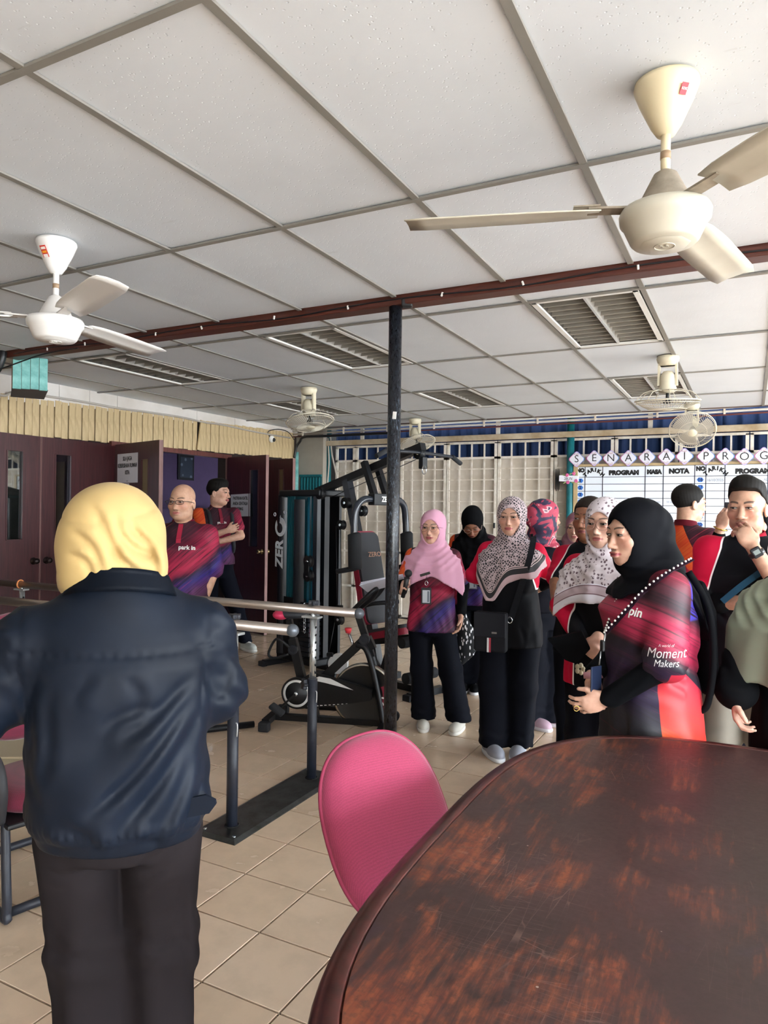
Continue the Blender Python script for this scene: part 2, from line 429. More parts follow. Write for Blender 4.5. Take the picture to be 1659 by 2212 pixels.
# cable and clips along the beam
pts = [(-4.9+.2*k, 3.437+.004*math.sin(k*1.7), CZ-.022+.010*math.sin(k*.9)) for k in range(44)]
wire = tag(MB().tube(spline(pts, 3), .004, 6).build('cable', M_BLACK), 'thin black cable clipped along the brown ceiling beam', 'cable')
cm = MB().box((0,0,0), (.010,.008,.022), bev=.002).mesh('clip', M_WHITE)
for k in range(16): link('clip', cm, parent=wire, loc=(-4.6+.52*k+rng.uniform(-.1,.1), 3.434, CZ-.022), rot=(0,rng.uniform(-.4,.4),0))
# back edge of the ceiling: dark gap, upstand
struct('trim_3', MB().box(((XL+XR)/2, 8.9, 2.95), (XR-XL, 1.0, .05)), mat('#4a4743', .9))
struct('trim_4', MB().box(((XL+XR)/2, 8.46, CZ+.02), (XR-XL, .03, .05)), mat('#5a4a44', .7))

# left wall ---------------------------------------------------------------
wl_ = MB(); 
for (y0, y1, z0, z1) in ((YF,5.25,0,2.95),(5.25,7.05,2.17,2.95),(7.05,8.62,0,2.95)): wl_.box((XL-.06, (y0+y1)/2, (z0+z1)/2), (.12, y1-y0, z1-z0))
wall_l = struct('wall_left', wl_, mat('#2a1f1b', .9))
pk = [MB().box((0,0,0), (.018,.071,.35+.0), bev=.003).mesh('plank', M_PLANK) for _ in range(1)][0]
y = 2.4; k = 0
while y < 8.5:
    zt = 2.49+.028*(y-4); zb = 2.145+.02*(y-4); h = zt-zb
    o = link('plank', pk, parent=wall_l, loc=(XL+.014+rng.uniform(0,.003), y, (zt+zb)/2+rng.uniform(-.006,.006)))
    o.scale = (1, 1, h/.35)
    if abs(y-6.56) < .04: o.rotation_euler = (R_(-9),0,0); o.location.x += .03
    k += 1; y += .0735 if k % 2 else (.083 if y < 7 else .075)
fas = [-3.4,1.0,2.6,4.6,4.95,5.3,6.5,7.2,8.62]
for y0, y1 in zip(fas, fas[1:]):
    ym = (y0+y1)/2; zt = CZ; zb = 2.47+.028*(ym-4); zb = min(zb, 2.6)
    MB().box((XL+.012, ym, (zt+zb)/2), (.02, y1-y0-.004, zt-zb+.02), bev=.002).build('fascia_board', M_FASC, wall_l)
# conduit on the wall
cp = [(XL+.05,3.9,2.42),(XL+.05,3.95,2.47),(XL+.05,4.03,2.475),(XL+.045,4.13,2.52),(XL+.04,4.5,2.535),(XL+.04,4.9,2.54),(XL+.045,5.3,2.535),(XL+.04,5.63,2.545),(XL+.04,6.2,2.555),(XL+.05,6.6,2.54),(XL+.04,6.92,2.55),(XL+.04,7.67,2.53),(XL+.04,8.4,2.53)]
con = tag(MB().tube(spline(cp, 5), .011, 8).build('conduit', mat('#b0a9a0', .5)), 'grey conduit pipe sagging along the top of the cream planks', 'pipe')
# door leaves -------------------------------------------------------------
def door(name, hinge, free, label, glass=None, knob=True, glassmat_=None, ht=2.15, edge=True, gu=(.62,.76)):
    h = Vector((*hinge, 0)); f = Vector((*free, 0)); L = (f-h).length; ang = math.atan2(f.y-h.y, f.x-h.x)
    d = tag(link(name, None, loc=(h.x, h.y, 0), rot=(0,0,ang)), label, 'door', kind='structure')
    b = MB(); z0, z1 = .012, ht
    if glass:
        u0, u1 = gu[0]*L, gu[1]*L; a0, a1 = glass
        for (xa, xb, za, zb) in ((0,u0,z0,z1),(u1,L,z0,z1),(u0,u1,z0,a0),(u0,u1,a1,z1)): b.box(((xa+xb)/2,0,(za+zb)/2), (xb-xa,.04,zb-za))
        MB().box(((u0+u1)/2,0,(a0+a1)/2), (u1-u0+.002,.006,a1-a0+.002)).build('glass_pane', glassmat_ or GLASS, d)
        fr = MB()
        for s in (-1,1):
            for (p, q) in (((u0,a0),(u1,a0)),((u1,a0),(u1,a1)),((u1,a1),(u0,a1)),((u0,a1),(u0,a0))): fr.bar((p[0],s*.022,p[1]), (q[0],s*.022,q[1]), .012, .008)
        fr.build('glazing_bead', M_DOOR, d)
    else: b.box((L/2,0,(z0+z1)/2), (L,.04,z1-z0))
    b.build('leaf', M_DOOR, d)
    MB().box((L+.002,0,(z0+z1)/2), (.005,.041,z1-z0)).build('leaf_edge', M_DEDGE, d)
    if knob:
        for s in (-1,1):
            k = MB(); k.lathe([(0,0),(.034,0),(.034,.006),(.014,.010),(.012,.03),(.026,.042),(.028,.055),(.02,.066),(0,.068)], (L-.06, s*.02, 1.0), 20, (R_(90*-s),0,0))
            k.build('door_knob', M_KNOB if edge else M_KNOBD, d)
    return d
M_KNOB = mat('#9a8766', .25, .9); M_KNOBD = mat('#2e2524', .3, .7)
DGL = glassmat('#b9c0d8', .22, .03, 'tinted_door_glass')
door('door_1', (XL+.03,3.52), (XL+.03,4.385), 'closed maroon door leaf at the left edge of the photo, clear narrow glass strip', (1.2,2.0), True, GLASS, edge=False, gu=(.615,.80))
door('door_2', (XL+.03,5.25), (XL+.03,4.40), 'closed maroon door leaf behind the yellow headscarf, dark bluish glass strip', (1.2,2.0), True, DGL, edge=False, gu=(.62,.83))
dC = door('door_3', (XL+.05,5.27), (-4.99,5.03), 'open maroon door carrying the white notice SILA JAGA KEBERSIHAN RUMAH KITA', (1.1,1.98), False, mat('#7d6f52', .5), gu=(.62,.78))
dD = door('door_4', (XL+.05,7.05), (-5.1,6.85), 'open maroon door with the notice PASTIKAN KATIL ANDA SENTIASA KEMAS', (1.05,1.98), True, mat('#1d222b', .15), gu=(.60,.82))
dE = door('door_5', (XL+.05,7.66), (-5.11,7.42), 'open maroon door nearest the gym weight tower, tan strip in its narrow window', (1.2,2.02), True, mat('#7a6548', .6), gu=(.62,.76))
struct('trim_5', MB().box((XL+.01,6.15,2.16), (.1,1.9,.05)), m_wood('door_frame_wood', '#6b3a34', '#4c2723'))
struct('trim_6', MB().box((XL-.03,7.08,1.07), (.14,.05,2.14)), M_DEDGE); struct('trim_7', MB().box((XL-.03,5.22,1.07), (.14,.05,2.14)), M_DEDGE)
# outside view through the clear glass of the first door: opening in the wall, foliage
wl2 = MB()
# purple room behind the doorway
pr = MB()
for c, s in (((-8.0,7.0,1.4),(.1,5.0,2.8)),((-7,4.9,1.4),(2.2,.1,2.8)),((-7,9.5,1.4),(2.2,.1,2.8)),((-7,7.0,2.8),(2.2,5.0,.1))): pr.box(c, s)
struct('wall_back_room', pr, M_PURPLE)
struct('trim_8', MB().box((-7.92,7.0,1.5),(.03,4.5,.03)), mat('#46365a', .8))
pf = thing('picture_frame', 'dark framed picture hung on the purple wall seen through the open doorway', 'picture', (-7.94,8.54,2.15))
MB().box((0,0,0), (.02,.36,.40), bev=.004).build('frame', mat('#12141c', .5), pf)
def m_pic():
    t = NT('dim_print'); v = t.obj(); c = t.thr(t.vor(t.vec(v,(1,1,1)), 9), .18, .3); t.col(t.mix(c, lin('#6d7a8c'), lin('#2f3a4a'))); t.rough(.4); return t.m
MB().box((.012,0,0), (.006,.28,.32)).build('print', m_pic(), pf)
# notices
def notice(name, d, u, z, w, h, lines, label, tilt=0):
    n = tag(link(name, None), label, 'sign'); n.matrix_world = d.matrix_world if False else Matrix.Translation(d.location) @ Euler((0,0,d.rotation_euler.z)).to_matrix().to_4x4()
    side = -1
    MB().box((u,-.0235,z), (w,.002,h), (0,tilt,0)).build('sheet', mat('#cfcfd6', .45), n)
    for i, (s, dz, sz) in enumerate(lines):
        text_mesh(s, sz, mat('#17171b', .5), n, face_M((u,-.0252,z+dz), (1,0,0), (0,-1,0)), sx=.72, bold=.001)
    return n
notice('door_notice', dC, .285, 1.90, .42, .297, [('SILA JAGA',.095,.058),('KEBERSIHAN RUMAH',.025,.058),('KITA',-.045,.058),('..........',-.125,.02)], 'white notice SILA JAGA KEBERSIHAN RUMAH KITA taped to an open maroon door')
nn = notice('door_notice', dC, .25, 1.665, .15, .16, [], 'small white notice with a dark round mark below the SILA JAGA sheet')
MB().cyl((.25,-.0245,1.675), (.25,-.026,1.675), .04, 20).build('round_mark', mat('#3a1a20', .5), nn)
notice('door_notice', dD, .29, 1.55, .39, .275, [('PASTIKAN KATIL',.085,.055),('ANDA SENTIASA',.02,.055),('KEMAS',-.045,.055),('..........',-.115,.02)], 'white notice PASTIKAN KATIL ANDA SENTIASA KEMAS on an open maroon door', R_(-1.5))

# corner stub and back wall ---------------------------------------------------
struct('wall_stub', MB().box((-5.72,8.72,1.45), (.5,.1,2.9)), mat('#a79f92', .7, var=.15, scale=3))
tp = tag(MB().tube([(-5.87,8.58,0),(-5.87,8.58,2.34)], .035, 12).build('teal_pipe', M_TEALL), 'pale aqua vertical pipe in the room corner beside the open door', 'pipe')
lv = thing('teal_vent_panel', 'dark teal ribbed panel on the corner wall beside the aqua pipe', 'panel', (-5.66,8.655,0))
MB().box((0,0,1.0), (.36,.02,2.0)).build('backing', mat('#0d4a50', .6), lv)
sl = MB().box((0,-.015,1.0), (.024,.018,1.95), bev=.003).mesh('slat', M_TEAL)
for k in range(7): link('slat', sl, parent=lv, loc=(-.15+.05*k,0,0))
MB().box((0,-.015,2.0), (.37,.03,.03)).build('top_rail', M_TEAL, lv)
struct('wall_back', MB().box((-.4,9.32,1.5), (11,.1,3.2)), mat('#6d6a66', .9))
post_m = M_TEAL
def post(x, label):
    MBp = MB().tube([(0,0,0),(0,0,2.9)], .045, 14); o = MBp.build('teal_post', M_TEAL); o.location = (x,8.86,0); return tag(o, label, 'post')
post(-5.5, 'teal post at the left end of the folding grilles, coiled white wire on it'); post(-1.985, 'teal round post beside the whiteboard, second from the left')
# folding grille leaves
XS = [-5.45,-5.11,-4.38,-3.68,-2.96,-2.215,-1.477,-.748,-.009,.72,1.45,2.18]
gv = MB().box((0,0,1.57), (.020,.014,1.70)).mesh('bar', M_GRILLE)
names = ['narrow leftmost', 'second', 'third, behind the black pole,', 'fourth', 'fifth', 'sixth', 'seventh, behind the left half of the whiteboard,', 'eighth, behind the whiteboard,', 'ninth, behind the right side of the whiteboard,', 'tenth', 'eleventh']
for n_, (x0, x1) in enumerate(zip(XS, XS[1:])):
    if n_ >= 9: lab = 'cream folding grille leaf past the right edge of the photo, the %s from the left' % names[n_]
    else: lab = 'cream folding grille leaf, %s from the left' % names[n_]
    gr = thing('folding_grille_leaf', lab, 'grille', (x0,9.0,0), group='cream folding grille leaves of the back wall'); w = x1-x0-.012
    fr = MB()
    for x in (.018, w-.018): fr.box((x,0,1.22), (.036,.03,2.42))
    for z in (2.43,2.225,.917,.41,.03): fr.box((w/2,0,z), (w,.03,.03))
    fr.build('frame', M_GRILLE, gr)
    MB().box((w/2,.05,1.12), (w-.02,.006,2.2)).build('sheet_panel', M_SHEET, gr)
    nb = 4 if w > .5 else 2
    for k in range(1, nb): link('bar', gv, parent=gr, loc=(w*k/nb,-.004,0))
    gh = MB().box((w/2,-.012,0), (w-.02,.012,.016)).mesh('bar', M_GRILLE)
    for k in range(1, 9): link('bar', gh, parent=gr, loc=(0,0,2.225-.1453*k))
    MB().box((w-.02,-.03,1.33 if n_%2 else 1.05), (.02,.03,.07), bev=.004).build('latch', M_BLACK if n_ > 2 else M_GRILLE, gr)
# blue curtain behind the grilles
def m_curt():
    t = NT('blue_curtain'); n = t.noise(t.vec(t.obj(), (30,30,1)), 2, 3); t.col(t.mix(n, lin('#14284c'), lin('#1d3866'))); t.rough(.8); return t.m
MC = m_curt()
def curtain(x0, x1, lab):
    b = MB(); N = int((x1-x0)/.012)
    ph = rng.uniform(0,6)
    def fn(u, v):
        x = u*(x1-x0); am = .012+.022*(1-v)
        return (x, am*math.sin(x*38+ph+.8*math.sin(x*5))+am*.4*math.sin(x*71+ph), 2.08+.80*v)
    b.grid(fn, N, 6); o = b.build('curtain', MC); o.location = (x0,9.14,0); return tag(o, lab, 'curtain')
curtain(-5.55,-3.7,'blue gathered curtain above the left grilles, behind the gym machine'); curtain(-3.72,-2.1,'blue gathered curtain above the grilles right of the black pole'); curtain(-2.12,-.3,'blue gathered curtain above the left half of the whiteboard'); curtain(-.32,2.6,'blue gathered curtain above the whiteboard, far right')
# batten, rail pipes below the ceiling edge
struct('trim_9', MB().box((-1.55,8.76,2.47), (8.4,.04,.072), bev=.006), mat('#cbbda6', .6, var=.3, scale=3, dark='#9c8462'))
rl = thing('curtain_rail', 'white double pipe rail with brackets under the back edge of the ceiling', 'rail', (-1.2,8.5,2.6))
for dz, r, m in ((.035,.016,M_WHITE),(-.01,.014,mat('#cfc9c2',.5)),(-.045,.010,mat('#5e2a28',.5))):
    MB().tube([(-4.7,0,dz),(-2.4,0,dz+.012),(0,0,dz+.02),(2.0,0,dz+.05),(5.2,0,dz+.06)], r, 10).build('rail_pipe', m, rl)
bk = MB().box((0,-.02,0), (.022,.012,.10)).mesh('bracket', M_GRILLE)
for k in range(14): link('bracket', bk, parent=rl, loc=(-4.5+.68*k,0,.012+.004*k))
for k, x in enumerate((-4.9,-2.9,-1.05,.9)):
    tag(MB().box((0,0,0), (.05,.03,.36)).build('hanger_strap', M_GRILLE, loc=(x,8.80,2.62)), 'cream wooden strap holding up the batten, %s from the left' % ['first','second','third','fourth'][k], 'bracket', 'straps above the batten')
tag(MB().tube(spline([(-5.46,8.78,2.55),(-5.43,8.77,2.2),(-5.45,8.77,1.8),(-5.36,8.77,1.62),(-5.24,8.77,1.68),(-5.3,8.77,2.0),(-5.38,8.77,2.3),(-5.42,8.78,2.56)], 8), .012, 8).build('wire_coil', mat('#b6ada2', .5)), 'loop of pale cable hanging from the teal corner post', 'cable')
tag(MB().tube(spline([(-5.85,8.50,2.25),(-5.82,8.50,2.4),(-5.76,8.50,2.48),(-5.66,8.46,2.54),(-5.3,8.44,2.54),(-4.2,8.43,2.54)], 6), .018, 8).build('black_hose', M_BLACK), 'black hose bending up from the corner pipe to the ceiling edge', 'cable')
# right side and rear of the room: low wall and posts, open above
for k, yy in enumerate((-3.3,-.2,2.9,6.0,9.1)): struct('trim_%d' % (10+k), MB().box((XR,yy,1.35), (.16,.16,2.7)), M_CREAMW)
wr = MB(); wr.box((-1.95,YF,1.4), (7.9,.12,2.8)); wr.box((3.6,YF,.45), (3.2,.12,.9)); wr.box((3.6,YF,2.6), (3.2,.12,.4)); wr.box((3.6,YF,1.4), (.14,.14,1.4))
struct('wall_front', wr, M_CREAMW)
struct('wall_right', MB().box((XR,2.9,2.6), (.12,12.4,.2)), M_CREAMW)
# black steel pole
pl = thing('steel_pole', 'black painted steel pole standing in the middle of the room', 'post', (-1.74,3.48,0))
def m_pole():
    t = NT('black_paint_with_glints'); n = t.noise(t.vec(t.obj(), (60,60,22)), 2, 5, .7); n2 = t.noise(t.vec(t.obj(), (1,1,1.2)), 2, 2)
    f = t.math('MULTIPLY', t.thr(n, .55, .63), t.thr(n2, .42, .6)); t.col(t.mix(f, lin('#14161c'), lin('#5d6a78'))); t.rough(t.math('ADD', t.math('MULTIPLY', n, .3), .15)); t.bump(n, .25, .002); return t.m  # bluish highlight speckles are painted into the black base colour
MB().tube([(0,0,0),(0,0,CZ-.01)], .036, 24).build('shaft', m_pole(), pl)
MB().box((0,0,.006), (.16,.16,.012)).build('base_plate', M_BLACK, pl)
MB().box((.02,-.037,2.02), (.022,.003,.04), (0,.1,0), bev=.001).build('white_patch', M_WHITE, pl)
MB().box((.075,-.01,CZ-.03), (.06,.05,.05), (0,0,.4), bev=.008).build('bracket', M_BLACK, pl)
# teal duct box and hose
db = thing('teal_duct_box', 'turquoise painted plank box hanging at the left wall under the ceiling', 'box', (-5.16,3.755,2.53), R_(-34))
MB().box((0,0,0), (.50,.24,.235)).build('core', m_wood('bare_box_wood','#a5764f','#7d5638',(3,3,12)), db)
ps = MB().box((.256,0,0), (.014,.059,.25), bev=.003).mesh('plank', M_TEALL)
for k in range(4): link('plank', ps, parent=db, loc=(0,-.0915+.061*k, rng.uniform(-.006,.006)))
MB().box((0,0,-.122), (.51,.25,.008)).build('bottom_board', mat('#5d5a58', .8), db)
tag(MB().tube(spline([(-4.995,3.42,2.66),(-5.0,3.41,2.60),(-5.03,3.40,2.53),(-5.10,3.38,2.46),(-5.2,3.36,2.42)], 5), .028, 12).build('black_duct_hose', M_BLACK), 'thick black hose curving down beside the turquoise box', 'hose')
tag(MB().tube(spline([(-5.4,3.30,2.43),(-4.9,3.36,2.52),(-4.55,3.42,2.60),(-4.2,3.435,2.615)], 6), .005, 6).build('hanging_wire', M_BLACK), 'thin black wire running from the turquoise box up to the beam', 'cable')
# CCTV camera on the planks
cc = thing('security_camera', 'small white dome camera with dark lens on the cream planks', 'camera', (XL+.03,7.95,2.47))
MB().sphere((.02,0,0), (.035,.045,.05), 16).build('housing', M_WHITE, cc); MB().sphere((.052,.008,-.012), (.022,.026,.028), 14).build('lens', M_BLACK, cc)
tag(MB().tube(spline([(XL+.03,7.93,2.5),(XL+.03,7.9,2.57),(XL+.06,8.1,2.62),(XL+.08,8.3,2.6),(XL+.10,8.42,2.5)], 5), .006, 6).build('camera_cable', M_BLACK), 'black cable looping from the security camera to the corner', 'cable')

# recessed louvre lights ---------------------------------------------------------
def light_fixture(x0, y0, y1, label):
    L = y1-y0-.03; t = thing('ceiling_light', label, 'light', (x0+.305,(y0+y1)/2,CZ), group='recessed louvre lights')
    b = MB(); W2 = .56
    for s in (-1,1): b.box((s*(W2/2-.012),0,.001), (.03,L,.012)); b.box((0,s*(L/2-.01),.001), (W2,.03,.012))
    b.build('frame', mat('#dedcd8', .35), t)
    b = MB(); b.box((0,0,.085), (W2-.03,L-.02,.004)); 
    for s in (-1,1): b.box((s*(W2/2-.012),0,.045), (.004,L-.02,.08)); b.box((0,s*(L/2-.008),.045), (W2-.03,.004,.08))
    b.build('tray', mat('#5d5954', .4), t)
    MB().box((0,0,.03), (.014,L-.03,.06)).build('divider', mat('#c9c6c1', .3, .4), t)
    bx = MB(); bx.box((0,0,.026), (.235,.004,.045), (R_(-28),0,0)); sm = bx.mesh('louvre', M_LOUV)
    n = 12
    for s in (-1,1):
        for k in range(n): link('louvre', sm, parent=t, loc=(s*.132,-L/2+.06+(L-.12)*k/(n-1),0))
        MB().cyl((s*.132,-L/2+.06,.066), (s*.132,L/2-.06,.066), .013, 12).build('tube', mat('#e8ece8', .3), t)
        rf = MB().grid(lambda u, v, s=s: (s*.132+(u-.5)*.23, -L/2+.02+v*(L-.04), .055+.028*(1-abs(2*u-1)**2)), 9, 2); rf.build('reflector', mat('#8f8c84', .3, .5), t)
    return t
M_LOUV = mat('#a8a39a', .35, .2)
for (row, i), lab in (((ROWS[7],-4),'recessed louvre light at the left, nearer row, above the open doors'),((ROWS[7],-1),'recessed louvre light left of the black pole, nearer row'),((ROWS[7],2),'large recessed louvre light at the right, under the ceiling fan'),
                      ((ROWS[9],-4),'recessed louvre light behind the left wall fan, far row'),((ROWS[9],-1),'recessed louvre light just right of the black pole, far row'),((ROWS[9],2),'recessed louvre light behind the right hanging fan, far row')):
    light_fixture(GX[i+6], row[0], row[1], lab)
# ---------------------------------------------------------------- ceiling fans
def blade_mb(r0, r1, w0, w1, pitch=12, th=.004):
    b = MB(); n = 10
    def P(i, j, t):
        u = i/n; x = r0+(r1-r0)*u; w = w0+(w1-w0)*min(1,u*3)**.5; v = j*w/2*(1-.0*u)
        if i == n: v *= .86
        z = -v*math.tan(R_(pitch))*(1-.25*u)+t*th-.012*(j*j)*.6
        return Vector((x, v, z))
    V = {}
    for i in range(n+1):
        for j in (-1,-.4,.4,1):
            for t in (0,1): V[i,j,t] = b.b.verts.new(P(i,j,t))
    J = (-1,-.4,.4,1); F = []
    for i in range(n):
        for a, c in zip(J, J[1:]):
            F.append(b.b.faces.new((V[i,a,0],V[i,c,0],V[i+1,c,0],V[i+1,a,0]))); F.append(b.b.faces.new((V[i,a,1],V[i+1,a,1],V[i+1,c,1],V[i,c,1])))
        for e in (-1,1): F.append(b.b.faces.new((V[i,e,0],V[i+1,e,0],V[i+1,e,1],V[i,e,1])))
    for i in (0,n):
        for a, c in zip(J, J[1:]): F.append(b.b.faces.new((V[i,a,0],V[i,a,1],V[i,c,1],V[i,c,0])))
    b._f(F); return b
def ceiling_fan(x, y, ang, label, mc, mb, mcone, zdrop=0., sticker='energy'):
    t = thing('ceiling_fan', label, 'fan', (x,y,CZ))
    MB().lathe([(.0,.0),(.082,.0),(.084,-.012),(.070,-.05),(.040,-.115),(.024,-.140),(.0,-.142)], n=36).build('canopy', mc, t)
    MB().cyl((0,0,-.12), (0,0,-.25+zdrop), .0125, 16).build('rod', mc, t)
    MB().cyl((0,0,-.185), (0,0,-.205), .0135, 16).build('rod_sleeve', mat('#a1866b', .6), t)
    z = zdrop
    MB().lathe([(.014,-.235+z),(.03,-.245+z),(.050,-.285+z),(.072,-.33+z),(.085,-.345+z)], n=32).build('motor_cone', mcone, t)
    MB().lathe([(.085,-.335+z),(.112,-.34+z),(.118,-.352+z),(.116,-.372+z),(.108,-.38+z),(.088,-.425+z),(.08,-.433+z),(.0,-.434+z)], n=32).build('motor_housing', mb, t)
    MB().lathe([(.0,-.438+z),(.060,-.438+z),(.066,-.434+z)], n=8).build('bottom_plate', mb, t)
    em = MB(); em.tube(arc((0,0,-.4385+z), .026, 0, 360, 24, 'xy')[:-1], .0016, 6, closed=True); em.box((0,0,-.439+z), (.02,.006,.003)); em.box((-.007,-.006,-.439+z), (.005,.014,.003)); em.box((.007,-.006,-.439+z), (.005,.014,.003))
    em.build('emblem', mb, t)
    me = blade_mb(.17, .70, .10, .135).mesh('blade', mb)
    br = MB(); br.bar((.09,0,-.0), (.20,0,.004), .045, .006); 
    for k in range(5): br.bar((.17,-.03+.015*k,.006), (.24,-.026+.013*k,.008), .005, .004)
    bme = br.mesh('blade_bracket', mcone)
    for k in range(3):
        a = R_(ang+120*k); o = link('blade', me, parent=t, loc=(0,0,-.335+z), rot=(0,0,a)); link('blade_bracket', bme, parent=o)
    return t
CREAM = mat('#dfd0ae', .35); CREAM2 = mat('#c6c0b0', .4, var=.12, scale=6); DUSTY = mat('#9c9080', .8, var=.3, scale=30)
f1 = ceiling_fan(-.214, 2.039, 169.6+27.28, 'large cream three-blade ceiling fan with yellowed canopy and red sticker, upper right', CREAM, CREAM2, DUSTY)
def on_canopy(t, a, z, w, h, m, name, r=.064):
    M = Matrix.Rotation(R_(a), 4, 'Z') @ Matrix.Translation((r+.0012,0,z)) @ Matrix.Rotation(R_(32), 4, 'Y')
    b = MB(); b.M = M; b.box((0,0,0), (.0012,w,h)); return b.build(name, m, t), M
st, M = on_canopy(f1, -48, -.055, .019, .028, mat('#d8303f', .4), 'sticker', .0715)
text_mesh('KDK', .008, M_WHITE, st, M @ face_M((.001,0,0), (0,1,0), (1,0,0)), bold=.0002)
f2 = ceiling_fan(-2.711, 2.098, 310.5+27.28, 'white three-blade ceiling fan with a red energy label, at the left', mat('#eceae8', .35), mat('#e6e3e0', .35), mat('#d9d4d0', .5))
st, M = on_canopy(f2, -82, -.065, .030, .050, mat('#c8382c', .4), 'energy_label', .0655)
for zz, hh, c in ((.014,.010,'#f2e9e2'),(-.002,.009,'#f0a02c'),(-.018,.013,'#efe9ea')):
    b = MB(); b.M = M; b.box((.001,0,zz), (.001,.022,hh)); b.build('label_print', mat(c, .5), st)
def orbit_fan(x, y, tilt, heading, label, s=1.):
    t = thing('orbit_fan', label, 'fan', (x,y,CZ), group='cream wire-cage fans hanging from the ceiling'); m = mat('#d9cfb6', .4, var=.08); mw = mat('#d2cab8', .4)
    MB().lathe([(0,0),(.075,0),(.08,-.02),(.07,-.05),(.055,-.07),(0,-.07)], n=24).build('ceiling_mount', m, t)
    y_ = MB(); 
    for sx in (-1,1): y_.bar((sx*.058,0,-.05), (sx*.062,0,-.215), .016, .05, (0,1,0))
    y_.box((0,0,-.06), (.125,.055,.02), bev=.006); y_.build('yoke', m, t)
    hd = link('fan_head', None, parent=t, loc=(0,0,-.19), rot=(R_(tilt)*math.cos(R_(heading)), R_(tilt)*math.sin(R_(heading)), 0))
    hd_parts = []
    b = MB(); b.lathe([(0,.085),(.03,.08),(.05,.05),(.058,.0),(.056,-.03),(.062,-.04),(.062,-.06),(.045,-.075),(0,-.08)], n=24)
    o = b.build('motor_body', m, t); o.matrix_basis = hd.matrix_basis; hd_parts.append(o)
    b = MB(); b.cyl((0,0,-.07), (0,0,-.13), .012, 10); b.lathe([(0,-.12),(.032,-.125),(.034,-.15),(0,-.155)], n=16); o = b.build('hub', M_BLACK, t); o.matrix_basis = hd.matrix_basis
    Rg = .225
    bl = MB(); n = 7
    for k in range(3):
        a0 = 120*k
        bl.grid(lambda u, v: ((.035+.165*v)*math.cos(R_(a0+(u-.5)*78)), (.035+.165*v)*math.sin(R_(a0+(u-.5)*78)), -.137+.028*(u-.5)), 8, 4)
    o = bl.build('fan_blades', mat('#9a948c', .4), t); o.matrix_basis = hd.matrix_basis
    c = MB(); zc = -.135
    for ring, zz in ((Rg, zc),(Rg*.97, zc-.018)): c.tube(arc((0,0,zz), ring, 0, 360, 40, 'xy')[:-1], .0055 if ring == Rg else .0025, 6, closed=True)
    for k in range(64):          # lower guard spokes
        a = 2*math.pi*k/64; P = [(Rg*(1-u)*math.cos(a+.25*u), Rg*(1-u)*math.sin(a+.25*u), zc-.062*math.sin(min(1,u*1.9)*math.pi/2)) for u in (0,.08,.2,.4,.62,.8)]; c.tube(P, .0016, 3, cap=False)
    for ring, zz in ((Rg*.6, zc-.06),(.045, zc-.063)): c.tube(arc((0,0,zz), ring, 0, 360, 32, 'xy')[:-1], .002, 5, closed=True)
    for k in range(9):           # upper guard wires, fewer
        a = 2*math.pi*k/9; P = [(Rg*(1-u)*math.cos(a), Rg*(1-u)*math.sin(a), zc+.075*math.sin(min(1,u*2.4)*math.pi/2)) for u in (0,.05,.13,.25,.45,.7)]; c.tube(P, .0028, 5, cap=False)
    for rr in (.07,.09,.11): c.tube(arc((0,0,zc+.078), rr, 0, 360, 28, 'xy')[:-1], .002, 4, closed=True)
    o = c.build('wire_guard', mw, t); o.matrix_basis = hd.matrix_basis
    b = MB(); b.lathe([(0,zc-.070),(.03,zc-.069),(.042,zc-.063),(.045,zc-.058)], n=24); o = b.build('guard_badge', m, t); o.matrix_basis = hd.matrix_basis
    bpy.data.objects.remove(hd); return t
orbit_fan(-3.737, 5.656, -14, 60, 'cream wire-cage ceiling fan left of the black pole, tilted to the right')
orbit_fan(-3.743, 8.077, -24, 60, 'small far cream wire-cage fan right of the black pole, above the lat bar')
orbit_fan(-.549, 5.569, 5, 10, 'cream wire-cage fan at right, upper and nearer of the two, facing straight down')
orbit_fan(-.552, 8.028, -48, 10, 'cream wire-cage fan at right, lower of the two, its face turned outward')

# ---------------------------------------------------------------- whiteboard
wb = thing('whiteboard', 'white programme planner board with numbered rows and black headings on the back wall', 'whiteboard', (-1.913,8.84,0))
MB().box((1.33,.012,1.43), (2.68,.012,1.29)).build('board', mat('#dfe6ee', .25), wb)
fr = MB()
for p, q in (((0,.78),(0,2.085)),((2.66,.78),(2.66,2.085)),((0,2.09),(2.66,2.09)),((0,.78),(2.66,.78))): fr.bar((p[0],.0,p[1]), (q[0],0,q[1]), .05, .03)
fr.build('frame', mat('#b9a27a', .5, var=.2), wb)
cols = [.0,.112,.321,.808,1.007,1.344,1.46,1.655,2.08,2.34,2.64]
gl = MB()
for x in cols[:-1]: gl.box((x+.012 if x == 0 else x,.004,1.5), (.008,.002,1.15))
for i in range(17):
    z = 2.073 if i == 0 else 1.947-.0855*(i-1); gl.box((1.33,.004,z), (2.64,.002,.006 if i < 5 else .005))
gl.build('ruled_lines', mat('#161c33', .4), wb)
BK = mat('#0e0e12', .5)
def wtext(s, x, z, size, sx=1., bold=.006, rot=0., m=BK, name='heading'):
    return text_mesh(s, size, m, wb, Matrix.Translation((x,.0035,z)) @ Matrix.Rotation(R_(-rot), 4, 'Y') @ face_M((0,0,0), (1,0,0), (0,-1,0)), name, sx=sx, bold=bold, depth=.0005)
def arched(s, xc, z, w):
    n = len(s)
    for i, ch in enumerate(s):
        u = (i-(n-1)/2)/((n-1)/2); wtext(ch, xc+u*w/2, z-.06*u*u, .062, 1., .004, -38*u if False else -38*u)
